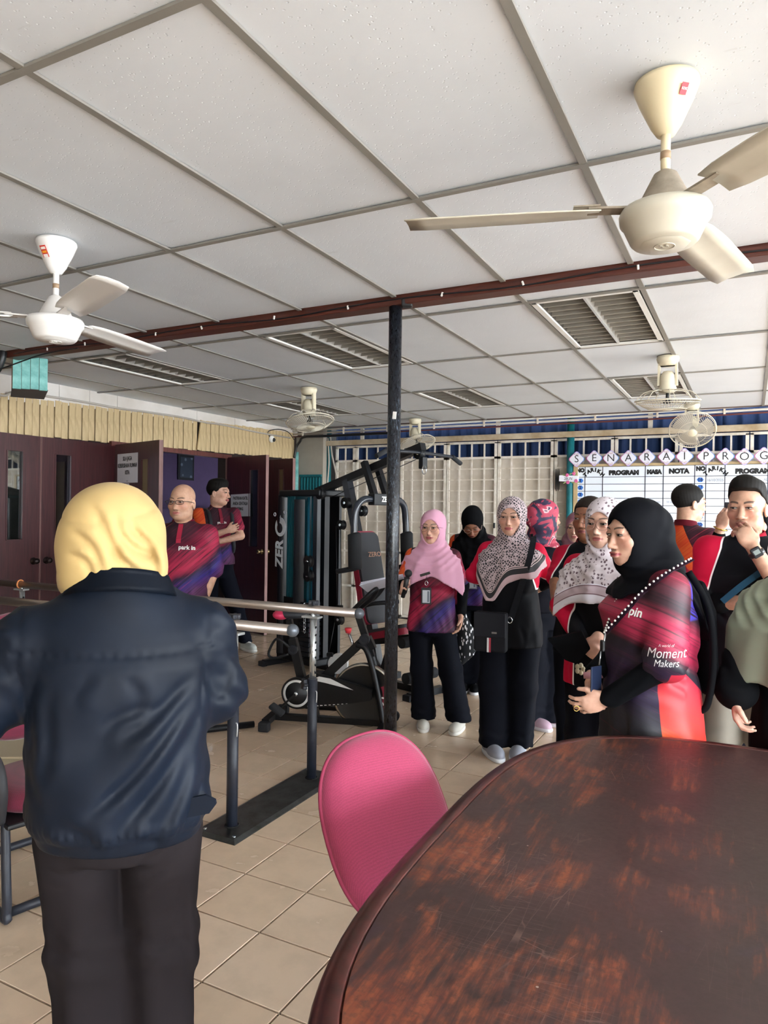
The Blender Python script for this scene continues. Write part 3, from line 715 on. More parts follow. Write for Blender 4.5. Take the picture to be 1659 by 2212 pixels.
for k in (0,1):
    o_ = 1.344*k
    wtext('NO', .055+o_+(.005 if k else 0), 2.03, .065, .9); arched('TARIKH', .216+o_, 2.035, .20)
    wtext('PROGRAM', .565+o_+(.02 if k else 0), 1.995, .072, 1.0)
wtext('MASA', .907, 2.0, .068, .9); wtext('NOTA', 1.175, 2.005, .074, 1.0); wtext('MASA', 2.21, 2.0, .068, .9); wtext('NOTA', 2.49, 2.0, .074, 1.0)
dm = MB(); dm.prism([(.038*math.cos(R_(30+60*i))*1.05, .027*math.sin(R_(60*i))) if False else (.036*math.cos(R_(60*i)), .030*math.sin(R_(60*i))) for i in range(6)], 0, .0015, face_M((0,0,0), (1,0,0), (0,-1,0))); dme = dm.mesh('number_disc', mat('#2f6fc4', .5))
for k in (0,1):
    for i in range(15):
        z = 1.905-.0855*i; x = .057 if k == 0 else 1.402
        if z < .85: continue
        d = link('number_disc', dme, parent=wb, loc=(x,.003,z)); text_mesh(str(i+1+15*k), .05, mat('#0e1c4a', .5), d, face_M((0,-.002,0), (1,0,0), (0,-1,0)), 'numeral', bold=.002, depth=.0003)
HW = mat('#7b8296', .6)
wtext('16/10/2025', 1.555, 1.90, .045, .85, 0., m=HW, name='handwriting'); wtext('TADIKA BE        ALAM', 1.95, 1.90, .045, .85, 0., m=HW, name='handwriting'); wtext('50 orang', 1.10, 1.65, .035, .9, 0., m=HW, name='handwriting'); wtext('pm', .96, 1.65, .035, .9, 0., m=HW, name='handwriting')
# letter cards
def m_card():
    t = NT('pastel_card_border'); s_ = t.sep(t.obj()); f = t.math('ADD', t.math('MULTIPLY', s_[0], 5.), .5)
    t.col(t.ramp(f, [(0,lin('#c94b8c')),(.45,lin('#b49ad8')),(1,lin('#4f8fd0'))])); t.rough(.4); return t.m
MCB = m_card(); MCI = mat('#dcdce6', .4)
def m_flor():
    t = NT('card_flower_print'); v = t.obj(); t.col(t.mix(t.thr(t.vor(v, 60), .25, .5), lin('#b98fa2'), lin('#d8d6dc'))); t.rough(.5); return t.m
MFL = m_flor()
for i, (ch, x, z) in enumerate(zip('SENARAIPROG', (-1.894,-1.684,-1.489,-1.288,-1.081,-.868,-.675,-.453,-.255,-.065,.124), (2.166,2.173,2.169,2.164,2.17,2.171,2.171,2.166,2.161,2.152,2.158))):
    c = thing('letter_card', 'diamond pastel card with letter %s above the whiteboard%s' % (ch, {2:', third card',0:', first card',4:', fifth card from left',8:', ninth card from left',3:', fourth card from left',5:', sixth card from left'}.get(i,'')), 'card', (x,8.79-.002*i,z), group='SENARAI PROG letter cards')
    for nm, s_, y_, m in (('border',.148,0,MCB),('face',.134,-.002,MCI)):
        b = MB(); b.M = Matrix.Rotation(R_(45), 4, 'Y') @ Matrix.Rotation(R_(90), 4, 'X'); b.prism(rrect(s_, s_, .025), -.001, .001); o = b.build(nm, m, c, (0,y_,0))
    for dz in (.062,-.066): 
        b = MB(); b.M = Matrix.Rotation(R_(90), 4, 'X'); b.prism([(.035*math.cos(a*math.pi/4),.014*math.sin(a*math.pi/4)) for a in range(8)], -.0004, .0004); b.build('flower_print', MFL, c, (0,-.0036,dz))
    text_mesh(ch, .125, BK, c, face_M((0,-.004,.0), (1,0,0), (0,-1,0)), 'letter', bold=-.0005, depth=.0004)
# little flower plaque
fp = thing('flower_plaque', 'small white wooden plaque with pink flowers hanging at the whiteboard corner', 'sign', (-1.985,8.79,1.93))
MB().box((0,0,0), (.24,.012,.075), (0,R_(2),0), bev=.003).build('plaque', mat('#e4e6ee', .5), fp)
text_mesh('2BUN', .05, mat('#3a3a44', .5), fp, face_M((-.01,-.0075,-.003), (1,0,0), (0,-1,0)), 'lettering', sx=.8, shear=.2)
fl_ = MB(); 
for k in range(6): fl_.sphere((.012*math.cos(k*1.05),0,.012*math.sin(k*1.05)), (.011,.006,.011), 8)
fm = fl_.mesh('flower', mat('#d9669a', .6)); lf = MB().sphere((0,0,0), (.022,.003,.008), 8).mesh('leaf', mat('#8a9a62', .6))
for x, z in ((-.02,.042),(.06,.06),(-.01,-.045),(.09,-.03)): link('flower', fm, parent=fp, loc=(x,-.012,z))
for x, z, a in ((-.06,.045,.5),(.02,.055,-.4),(-.05,-.05,-.6),(.05,-.05,.3),(.09,.05,-.9),(.12,-.045,.2)): link('leaf', lf, parent=fp, loc=(x,-.010,z), rot=(0,a,0))
# black paint-brush-like tassels hanging on the grille
ts = MB()
for k in range(5): ts.tube([(0.012*k,0,0),(.012*k+.003,0,-.14),(.012*k,0,-.26-.02*(k%2))], [.002,.007,.004], 6)
tag(ts.build('black_tassels', M_BLACK, loc=(-2.19,8.95,2.06)), 'black hair-like tassels hanging on the grille beside the teal post', 'tassel')

# ---------------------------------------------------------------- parallel walking bars
pb_ = thing('parallel_bars', 'steel parallel walking bars on black adjustable posts behind the yellow headscarf', 'exercise bars', (-2.15,2.99,0))
def m_steel():
    t = NT('brushed_rail'); n = t.noise(t.vec(t.obj(), (2,60,60)), 3, 4, .6); t.col(t.mix(n, lin('#b5aca4'), lin('#8b7d74'))); t.rough(.28); t.set(Metallic=.85); return t.m
M_RAIL = m_steel(); M_CHR = mat('#cfd6da', .15, .9); M_POST = mat('#272c38', .45, var=.3, scale=30)
def m_plate():
    t = NT('worn_steel_plate'); v = t.obj(); n = t.noise(v, 9, 5, .7); t.col(t.mix(t.thr(n, .4, .7), lin('#4e5050'), lin('#34342f'))); t.rough(t.math('ADD', t.math('MULTIPLY', n, .4), .15)); t.set(Metallic=.6); return t.m
M_PLATE = m_plate()
kn = MB(); kn.prism([((.026+.006*math.cos(6*a))*math.cos(a), (.026+.006*math.cos(6*a))*math.sin(a)) for a in [2*math.pi*i/48 for i in range(48)]], 0, .022, sm=True); kn.cyl((0,0,-.02),(0,0,.002),.012,12)
KNOB = kn.mesh('star_knob', mat('#2a2c33', .5))
hole = MB().cyl((0,0,0),(0,0,.004),.006,10).mesh('adjust_hole', M_DARK)
for sy, zr, xe in ((-.342,.955,.33),(.34,.945,.29)):
    MB().tube([(-2.9,sy,zr-.006),(xe,sy,zr+.004)], .0245, 20).build('rail', M_RAIL, pb_)
    MB().sphere((xe,sy,zr+.004), (.03,.029,.029), 18).build('rail_cap', mat('#5a5f66', .35, .4), pb_)
    for px in (0., -2.47):
        MB().tube([(px,sy,.012),(px,sy,.565)], .0265, 20).build('post_sleeve', M_POST, pb_)
        po = MB().tube([(px,sy,.5),(px,sy,zr-.045)], .0195, 20).build('inner_post', M_CHR, pb_)
        for k in range(7): link('adjust_hole', hole, parent=po, loc=(px+.0185,sy-.004,.60+.042*k), rot=(0,R_(90),0))
        MB().box((px-.01,sy,zr-.038), (.11,.05,.012), bev=.003).build('rail_bracket', mat('#b9bcbc', .35, .6), pb_)
        MB().cyl((px-.004,sy,zr-.045), (px-.004,sy,zr-.02), .014, 12).build('bracket_bolt', M_CHR, pb_)
        link('star_knob', KNOB, parent=pb_, loc=(px-.03,sy-.02,.535), rot=(R_(90),0,R_(-35)))
        MB().tube(spline([(px+.026,sy-.01,.50),(px+.036,sy-.015,.50),(px+.038,sy-.015,.48),(px+.036,sy-.015,.44)], 3), .0028, 6).build('locking_pin', mat('#d8d8d6', .3, .5), pb_)
link('star_knob', KNOB, parent=pb_, loc=(.0,-.342,.985)); link('star_knob', KNOB, parent=pb_, loc=(.0,.34,.975))
MB().tube(arc((-2.49,.34,.944), .027, 0, 360, 20, 'yz')[:-1], .006, 6, closed=True).build('orange_tape', mat('#d98a52', .6), pb_)
for px in (0., -2.47):
    b = MB(); V = []
    for z, e in ((.0,0),(.004,0),(.014,.022)):
        V.append([b.b.verts.new((px+sx*(.125-e), sy*(.475-e)-.0, z)) for sx, sy in ((-1,-1),(1,-1),(1,1),(-1,1))])
    F = [b.b.faces.new(V[2])]
    for A, B in zip(V, V[1:]):
        for i in range(4): F.append(b.b.faces.new((A[i],A[(i+1)%4],B[(i+1)%4],B[i])))
    b._f(F, False); o = b.build('floor_plate', M_PLATE, pb_)
    sc = MB().cyl((0,0,0),(0,0,.004),.009,10).mesh('screw', M_CHR)
    for sx, sy in ((-1,-1),(1,-1),(1,1),(-1,1)): link('screw', sc, parent=o, loc=(px+sx*.085, sy*.43, .013))
    for sy in (-.342,.34): MB().tube(arc((px,sy,.014), .031, 0, 360, 24, 'xy')[:-1], .004, 6, closed=True).build('collar', M_DARK, o)

# ---------------------------------------------------------------- multi gym
gy = thing('multi_gym', 'black multi-gym with ZERO weight tower, padded arms and red-edged seat', 'gym machine', (-3.75,5.75,0), math.atan2(-.45,1.45))
GB = mat('#101216', .42, spec=.3); GB2 = mat('#191d25', .3, spec=.4); GF = mat('#1b1d21', .85); GR = mat('#8c1230', .5); GU = mat('#2a2d33', .55, bump=.1, bscale=400); GT = mat('#12404a', .15)
def gbar(name, *segs, w=.055, m=GB, h=None):
    b = MB()
    for p, q in segs: b.bar(p, q, w, h)
    return b.build(name, m, gy)
gbar('base_frame', ((-.35,0,.035),(1.52,0,.035)), ((-.3,-.32,.03),(-.3,.32,.03)), ((1.50,-.22,.03),(1.50,.18,.03)), ((.9,-.3,.03),(.9,.3,.03)))
for x, y in ((-.3,-.33),(-.3,.33),(1.50,-.23),(1.50,.18)): MB().box((x,y,.025), (.08,.06,.05), bev=.008).build('rubber_foot', GF, gy)
# weight tower
MB().box((.02,0,1.66), (.60,.36,.06), bev=.012).build('tower_top', GB, gy)
MB().box((.0,0,.09), (.58,.36,.06), bev=.01).build('tower_foot', GB, gy)
for x in (-.31,.225): 
    MB().box((x,-.12,.87), (.06,.05,1.56), bev=.006).build('tower_upright', GB2, gy)
MB().box((-.03,-.135,1.14), (.40,.012,1.04)).build('shroud_panel', GT, gy)
MB().box((-.02,.14,.87), (.56,.03,1.56)).build('rear_panel', GB, gy)
sh = MB(); sh.grid(lambda u, v: (-.285+.10*u, -.15-.045*math.sin(math.pi*u), .12+1.5*v), 10, 2); sh.build('shroud_left_fin', GB2, gy)
sh = MB(); sh.grid(lambda u, v: (-.06+.15*u, -.155-.055*math.sin(math.pi*u), .62+.98*v), 12, 2); sh.build('shroud_centre_fin', GB2, gy)
sh = MB(); sh.grid(lambda u, v: (-.29+.40*u, -.15-.03*math.sin(math.pi*u), .12+.55*v), 12, 2); sh.build('shroud_lower_cover', GB, gy)
for k in range(5): MB().box((-.175+.024*k,-.145,1.14), (.010,.01,.98)).build('shroud_rib', mat('#155763', .3), gy)
MB().cyl((.125,-.12,.3),(.125,-.12,1.62),.03,16).build('guide_rod', mat('#1a6078', .2, .3), gy)
wp = MB().box((0,0,0), (.14,.16,.040), bev=.006).mesh('weight_plate', GB2)
for k in range(11): link('weight_plate', wp, parent=gy, loc=(.13,-.10,.16+.046*k))
ch = MB()
for k in range(9): ch.tube([(.16+.009*math.cos(a)*(1 if k%2 else .3), -.20+.009*math.cos(a)*(.3 if k%2 else 1), .62-.03*k+.02*math.sin(a)) for a in [2*math.pi*i/10 for i in range(10)]], .003, 5, closed=True)
ch.build('chain', M_CHR, gy)
LT = mat('#c9cfd6', .4)
ML = lambda x, z: face_M((x,-.199,z), (0,0,1), (0,-1,0))
text_mesh('ZER', .16, LT, gy, ML(-.235,1.07), 'lettering', bold=.006, shear=.12, sx=.95)
lo = MB(); lo.M = Matrix.Translation((-.225,-.198,1.335)) @ Matrix.Rotation(R_(90), 4, 'X')
po = [(.083*math.cos(R_(a)), .083*math.sin(R_(a))*1.1) for a in range(-225,110,12)]+[(.0,.115)]+[(-.012+.045*math.cos(R_(a)), -.012+.048*math.sin(R_(a))) for a in range(95,-225,-12)]+[(-.06,.06)]
lo.prism(po, 0, .002); lo.build('ring_logo', LT, gy)
for x, z, r in ((-.315,1.455,.016),(-.155,1.48,.018)): MB().tube(arc((x,-.199,z), r, 0, 360, 20, 'xz')[:-1], .0035, 5, closed=True).build('small_ring_logo', LT, gy)
text_mesh('R', .022, LT, gy, ML(-.155,1.48), 'lettering')
def pulley(c, r=.06):
    b = MB(); b.M = Matrix.Translation(c) @ Matrix.Rotation(R_(90), 4, 'X'); b.lathe([(0,-.02),(r,-.02),(r*.86,-.006),(r*.86,.006),(r,.02),(0,.02)], n=24); p = b.build('pulley', GB, gy)
    b = MB(); b.M = Matrix.Translation(c) @ Matrix.Rotation(R_(90), 4, 'X'); b.cyl((0,0,-.026),(0,0,.026),.012,10); b.build('axle_bolt', M_CHR, p)
for c in ((.285,-.13,1.655),(.235,-.22,1.03),(.235,-.22,.90)): pulley(c, .055)
gbar('pulley_link', ((.235,-.245,1.03),(.235,-.245,.90)), w=.06, h=.012)
gbar('boom', ((.08,0,1.675),(1.42,0,2.035)), w=.065)
gbar('rear_post', ((.20,0,.05),(.20,0,1.70)), w=.06)
gbar('upright_post', ((.50,0,1.78),(.72,0,1.05)), ((.72,0,1.05),(.95,0,.06)), w=.07, m=GB2)
gbar('hanger', ((.80,-.075,1.93),(.93,-.075,1.64)), ((.80,.075,1.93),(.93,.075,1.64)), w=.05)
pulley((.555,-.06,1.57), .05); pulley((.50,-.06,1.37), .045); pulley((.66,.05,1.50), .05)
MB().box((.955,0,1.60), (.08,.27,.10), bev=.006).build('arm_crossblock', GB, gy)
text_mesh('ZERO', .062, M_WHITE, gy, face_M((.998,.02,1.60), (0,1,0), (1,0,0)), 'lettering', bold=.002, sx=.85)
for s in (-1,1):
    MB().tube(spline([(.95,s*.12,1.60),(.95,s*.22,1.595),(.945,s*.29,1.54),(.94,s*.315,1.44),(.945,s*.32,1.30),(.95,s*.32,1.05)], 6), .030, 14).build('swing_arm', mat('#2c3038', .2), gy)
    MB().tube([(.947,s*.32,1.31),(.95,s*.32,1.30),(.965,s*.32,1.02),(.965,s*.32,1.01)], [.045,.058,.058,.045], 18).build('foam_pad', GF, gy)
    MB().tube([(.965,s*.32,1.02),(.85,s*.36,.995),(.80,s*.38,.985)], .022, 12).build('arm_handle', GF, gy)
for nm, th, off, m in (('backrest_shell',.06,0,GR),('backrest_pad',.045,.035,GU)):
    b = MB(); M = Matrix.Translation((.80+off,0,.915)) @ Matrix.Rotation(R_(-13), 4, 'Y') @ Matrix.Rotation(R_(90), 4, 'Y') @ Matrix.Rotation(R_(90), 4, 'Z')
    b.M = M; b.prism(rrect(.29 if m == GR else .27, .82 if m == GR else .80, .06, 5), -th/2, th/2); b.build(nm, m, gy)
text_mesh('ZERO', .06, mat('#b98d74', .5), gy, Matrix.Translation((.87,0,1.12)) @ Matrix.Rotation(R_(-13), 4, 'Y') @ face_M((.0,0,0), (0,1,0), (1,0,0)), 'lettering')
for nm, th, dz, m in (('seat_shell',.06,0,GR),('seat_pad',.03,.04,GU)):
    b = MB(); b.M = Matrix.Translation((1.12,0,.47+dz)) @ Matrix.Rotation(R_(-14), 4, 'Y'); b.prism(rrect(.50,.30,.05,5), -th/2, th/2); b.build(nm, m, gy)
gbar('seat_support', ((.85,0,.36),(1.38,0,.46)), ((1.12,0,.42),(.98,0,.05)), w=.06)
gbar('leg_lever', ((1.36,0,.48),(1.42,0,.12)), w=.05)
for z, x in ((.44,1.39),(.16,1.44)): MB().cyl((x,-.2,z),(x,.16,z),.045,16).build('foam_roller', GF, gy)
MB().tube([(1.40,-.50,1.93),(1.40,-.42,1.975),(1.40,-.1,1.985),(1.40,.1,1.985),(1.40,.42,1.975),(1.40,.5,1.93)], .014, 12).build('lat_bar', GB2, gy)
for s in (-1,1): MB().tube([(1.40,s*.52,1.925),(1.40,s*.40,1.978)], .02, 12).build('grip', GF, gy)
pulley((1.38,0,1.98), .05)
MB().box((1.42,0,1.90), (.05,.06,.10), bev=.008).build('bar_hook_block', GB, gy)
MB().tube(arc((1.46,-.03,1.84), .022, 0, 360, 14, 'xz', 1.6)[:-1], .004, 6, closed=True).build('carabiner', M_CHR, gy)
cb = MB()
for p, q in (((.30,-.02,1.62),(1.36,-.02,1.93)),((.47,-.10,1.36),(.50,-.10,.58)),((.53,-.10,1.36),(.56,-.10,.58)),((.47,-.10,.50),(.36,-.10,.06))): cb.tube([p,q], .0035, 6)
cb.build('steel_cable', M_BLACK, gy)
pulley((.53,-.10,.52), .05); MB().box((.53,-.10,.60), (.05,.05,.10), bev=.006).build('pulley_yoke', GB, gy)

# ---------------------------------------------------------------- spin bike
bk_ = thing('spin_bike', 'black spin bike with white swoosh chain guard and silver-rimmed flywheel', 'exercise bike', (-2.963,4.087,0), math.atan2(.28,.87))
BM = mat('#0b0c10', .4, spec=.3); BW = mat('#dcdcda', .4)
def bbar(name, *segs, w=.045, h=None, m=BM):
    b = MB()
    for p, q in segs: b.bar(p, q, w, h)
    return b.build(name, m, bk_)
bbar('base_tube', ((0,0,.05),(.80,0,.05)), w=.05, h=.04)
bbar('rear_crossbar', ((0,-.17,.055),(0,.22,.055)), w=.05, h=.04); bbar('front_crossbar', ((.80,-.2,.045),(.80,.2,.045)), w=.05)
for y in (-.19,.24): MB().box((0,y,.032), (.075,.06,.064), bev=.01).build('rubber_foot', GF, bk_)
for y in (-.21,.21): MB().cyl((.83,y-.02,.04),(.83,y+.02,.04),.036,18).build('transport_wheel', GF, bk_)
bbar('frame_tube', ((.26,0,.24),(.66,0,.63)), ((.30,0,.05),(.28,0,.24)), ((.66,0,.63),(.70,0,.55)), w=.06)
bbar('seat_tube', ((.215,0,.28),(.135,0,.60)), w=.055); bbar('seat_post', ((.145,0,.57),(.108,0,.735)), w=.04)
MB().sphere((.13,0,.775), (.125,.085,.035), 20).build('saddle', GU, bk_); MB().sphere((.055,-.01,.768), (.06,.09,.036), 16).build('saddle_rear', mat('#d83660', .4), bk_)
def bknob(c, r=.032):
    b = MB(); b.M = Matrix.Translation(c) @ Matrix.Rotation(R_(90), 4, 'X'); b.cyl((0,0,-.005),(0,0,.03),r,20); b.tube(arc((0,0,.031), r*.6, 0, 360, 18, 'xy')[:-1], .002, 5, closed=True); b.build('adjust_knob', GB2, bk_)
bknob((.15,-.03,.53)); bknob((.655,-.035,.625), .036)
MB().tube(spline([(.13,-.04,.54),(.06,-.06,.60),(.02,-.06,.59),(-.02,-.06,.50),(.02,-.06,.47),(.12,-.05,.50)], 5), .009, 8).build('pedal_strap', GB, bk_)
bbar('handle_post', ((.70,0,.50),(.585,0,.83)), w=.045)
hb = MB(); 
for s in (-1,1): hb.tube(spline([(.59,s*.03,.83),(.60,s*.16,.84),(.69,s*.19,.93),(.755,s*.17,.985),(.72,s*.12,.92),(.64,s*.07,.85),(.60,s*.03,.83)], 6), .015, 10)
hb.tube(spline([(.60,0,.83),(.70,-.02,.865),(.82,-.02,.88),(.88,0,.885)], 5), .015, 10)
hb.build('handlebar', GB, bk_)
fw = MB(); fw.M = Matrix.Translation((.647,0,.235)) @ Matrix.Rotation(R_(90), 4, 'X'); fw.lathe([(0,-.015),(.19,-.015),(.205,-.02),(.217,-.02),(.217,.02),(.205,.02),(.19,.015),(0,.015)], n=48); fw.build('flywheel', mat('#0d0e11', .35), bk_)
fw = MB(); fw.M = Matrix.Translation((.647,0,.235)) @ Matrix.Rotation(R_(90), 4, 'X'); fw.lathe([(.204,.021),(.2185,.021),(.2185,-.021),(.204,-.021)], n=48); fw.build('flywheel_rim', mat('#a8a49c', .2, .9), bk_)
lg = MB(); lg.M = Matrix.Translation((.647,-.0175,.235)) @ Matrix.Rotation(R_(90), 4, 'X')
lg.prism([(.165*math.cos(R_(a)), .165*math.sin(R_(a))) for a in range(-45,35,8)]+[(.115*math.cos(R_(a))+.02, .125*math.sin(R_(a))) for a in range(30,-45,-8)], 0, .001); lg.build('flywheel_emblem', mat('#7d1a30', .4), bk_)
text_mesh('G', .09, M_WHITE, bk_, Matrix.Translation((.775,-.020,.20)) @ Matrix.Rotation(R_(60), 4, 'Y') @ face_M((0,0,0), (1,0,0), (0,-1,0)), 'lettering', bold=.001)
cg = MB(); cg.M = Matrix.Translation((.187,-.06,.237)) @ Matrix.Rotation(R_(90), 4, 'X')
o1 = [(.108*math.cos(R_(a)), .108*math.sin(R_(a))) for a in range(72,284,8)]+[(.20,-.082),(.45,-.035),(.52,-.02),(.53,.05),(.45,.075),(.27,.115),(.12,.15),(.06,.12)]
cg.prism(o1, -.02, .012); cg.build('chain_guard', BM, bk_)
ring = MB(); ring.M = Matrix.Translation((.187,-.0735,.237)) @ Matrix.Rotation(R_(90), 4, 'X')
ring.lathe([(.078,0),(.094,0),(.094,.002),(.078,.002)], n=40); ring.prism([(.10,.10),(.20,.085),(.40,.045),(.24,.115),(.16,.125)], 0, .002)
for k in range(10): ring.prism([(.08+.03*k,-.088+.004*k),(.10+.03*k-.001*k,-.086+.004*k),(.10+.03*k-.001*k,-.080+.0035*k),(.08+.03*k,-.080+.0035*k)], 0, .002)
ring.build('white_swoosh', BW, bk_)
cd_ = MB(); cd_.M = Matrix.Translation((.187,-.073,.237)) @ Matrix.Rotation(R_(90), 4, 'X'); cd_.lathe([(0,0),(.076,0),(.076,.004),(0,.006)], n=40); cd_.build('crank_disc', mat('#15171b', .45), bk_)
bbar('crank_arm', ((.187,-.09,.237),(.09,-.095,.15)), w=.022, h=.014); bbar('crank_arm', ((.187,.09,.237),(.28,.095,.32)), w=.022, h=.014)
MB().sphere((.187,-.088,.237), (.016,.01,.016), 12).build('crank_bolt', M_CHR, bk_)
for s, c in ((-1,(.075,-.15,.14)),(1,(.285,.15,.33))): MB().box(c, (.11,.09,.03), (0,R_(35) if s<0 else 0,0), bev=.012).build('pedal', GF, bk_)
MB().tube(spline([(.60,-.045,.585),(.665,-.05,.56),(.715,-.05,.42),(.765,-.05,.2),(.79,-.05,.05)], 6), .020, 10).build('fork', BM, bk_); MB().tube(spline([(.60,.045,.585),(.665,.05,.56),(.715,.05,.42),(.765,.05,.2),(.79,.05,.05)], 6), .020, 10).build('fork', BM, bk_)
MB().cyl((.54,-.02,.66),(.585,-.02,.54),.010,10).build('tension_rod', M_CHR, bk_); MB().lathe([(0,0),(.018,0),(.026,.03),(.018,.036),(0,.036)], (.535,-.02,.66), 14).build('tension_knob', mat('#d2303a', .4), bk_)
MB().cyl((.652,-.055,.235),(.652,-.03,.235),.014,12).build('axle_nut', M_CHR, bk_)
# pedal exerciser behind the bike
pe = thing('pedal_exerciser', 'white pedal exerciser with brown-tipped roller behind the spin bike', 'exercise machine', (-2.98,4.62,0), .3)
MB().tube([(.12,0,.02),(.18,0,.30)], .018, 10).build('stand', GB, pe); MB().cyl((.2,-.03,.33),(.2,.03,.33),.075,24).build('white_disc', BW, pe)
MB().bar((.17,-.04,.27), (-.02,-.05,.09), .03, .012).build('white_arm', BW, pe); MB().cyl((-.08,-.13,.13),(.06,.0,.03),.022,14).build('roller', mat('#cfc4b8', .5), pe); MB().cyl((-.105,-.155,.148),(-.08,-.13,.13),.026,14).build('roller_tip', mat('#3a2424', .5), pe)
for z in (.40,.26): MB().box((.14,-.03,z), (.05,.03,.03), bev=.006).build('clamp_knob', GB, pe)
MB().box((.12,0,.015), (.3,.25,.03), bev=.008).build('base', GB, pe)
# steel frame left of the near post
ef = thing('exercise_frame', 'black bolted tube frame on the floor behind the near parallel-bar post', 'exercise machine', (-3.2,3.7,0), .9)
b = MB(); b.tube([(-.30,0,.025),(.30,0,.025)], .022, 10); b.tube(spline([(-.4,.02,.33),(-.20,.0,.35),(-.06,0,.30),(-.04,0,.15),(-.04,0,.03)], 5), .02, 10); b.bar((.0,0,.03),(-.01,0,.34), .04); b.build('frame', GB, ef)
for z in (.08,.20): MB().cyl((.0,-.03,z),(.0,-.015,z),.012,10).build('bolt', M_CHR, ef)

# ---------------------------------------------------------------- table
def m_table():
    t = NT('worn_lacquer_tabletop'); p = t.obj(); 
    n = t.noise(t.vec(p, (1.6,1.1,1), (0,0,R_(-28))), 2.6, 7, .62, .5); st = t.noise(t.vec(p, (22,2.2,1), (0,0,R_(-30))), 2.6, 5, .65, .3)
    fine = t.noise(p, 60, 5, .7); s_ = t.sep(p)
    edge = t.math('MULTIPLY', t.thr(s_[0], .12, -.70), .19); edge2 = t.math('MULTIPLY', t.thr(s_[1], .5, -.5), .03)
    w = t.math('ADD', t.math('ADD', t.math('MULTIPLY', n, .78), t.math('MULTIPLY', st, .30)), t.math('ADD', edge, edge2))
    wear = t.math('MULTIPLY', t.thr(w, .68, .78), t.thr(fine, .25, .55))
    base = t.mix(t.thr(t.noise(p, 2.0, 4, .6), .4, .66), lin('#33211f'), lin('#452c2b')); base = t.mix(t.thr(t.noise(t.vec(p, (1,1,1), (0,0,0), (3,1,0)), 3.0, 4, .6), .60, .74), base, lin('#34263a'))
    base = t.mix(t.math('MULTIPLY', t.thr(fine, .4, .7), .4), base, lin('#2a1d1b'))
    worn = t.mix(t.thr(st, .4, .62), lin('#6b3325'), lin('#82462c'))
    c = t.mix(wear, base, worn)
    sc = t.vor(t.vec(p, (2.,26,1), (0,0,R_(38)), ), 2.2, 'DISTANCE_TO_EDGE'); sc2 = t.vor(t.vec(p, (30,2.2,1), (0,0,R_(15)), (4,2,0)), 1.6, 'DISTANCE_TO_EDGE')
    scr = t.math('MULTIPLY', t.math('MAXIMUM', t.thr(sc, .016, .002), t.thr(sc2, .014, .002)), t.thr(t.noise(p, 3.2, 3), .52, .62))
    c = t.mix(t.math('MULTIPLY', scr, .22), c, lin('#a58072')); dot = t.thr(t.vor(p, 11, rnd=1.0), .030, .022); c = t.mix(t.math('MULTIPLY', dot, .6), c, lin('#b9a79b'))
    t.col(c); t.rough(t.math('ADD', t.math('ADD', t.math('MULTIPLY', n, .22), t.math('MULTIPLY', fine, .16)), .24)); t.bump(t.math('ADD', fine, t.math('MULTIPLY', scr, -1.)), .10, .001); return t.m
M_TAB = m_table(); M_TABE = m_wood('table_edge_wood', '#542a26', '#331c1a', (6,6,6), .3)
TA, TB, TN = .83, 1.013, 3.25
def se(e, n=96): return [((TA-e)*(1 if math.cos(a)>0 else -1)*abs(math.cos(a))**(2/TN), (TB-e)*(1 if math.sin(a)>0 else -1)*abs(math.sin(a))**(2/TN)) for a in [2*math.pi*i/n for i in range(n)]]
tb = thing('conference_table', 'dark rounded wooden table with worn reddish top in the foreground', 'table', (.155,1.602,0), .0182)
b = MB(); b.prism(se(.047), .7475, .7515); b.build('table_top', M_TAB, tb)
b = MB(); prof = [(.050,.7465),(.044,.7465),(.043,.7515),(.041,.7525),(.020,.7525),(.018,.7490),(.012,.749),(.004,.744),(.0,.735),(.002,.724),(.012,.719),(.012,.714),(.004,.708),(.004,.694),(.02,.688),(.10,.686)]
L = [[b.b.verts.new((x,y,z)) for x, y in se(e)] for e, z in prof]; F = []
for A, B in zip(L, L[1:]):
    for i in range(96): F.append(b.b.faces.new((A[i],A[(i+1)%96],B[(i+1)%96],B[i])))
F.append(b.b.faces.new(L[-1])); b._f(F); b.build('moulded_edge', M_TABE, tb)
for y in (-.5,.5): 
    MB().box((0,y,.36), (.5,.06,.66), bev=.01).build('table_leg', M_TABE, tb); MB().box((0,y,.025), (.7,.1,.05), bev=.01).build('table_foot', M_TABE, tb)
MB().box((0,0,.3), (.04,1.0,.18)).build('stretcher', M_TABE, tb)
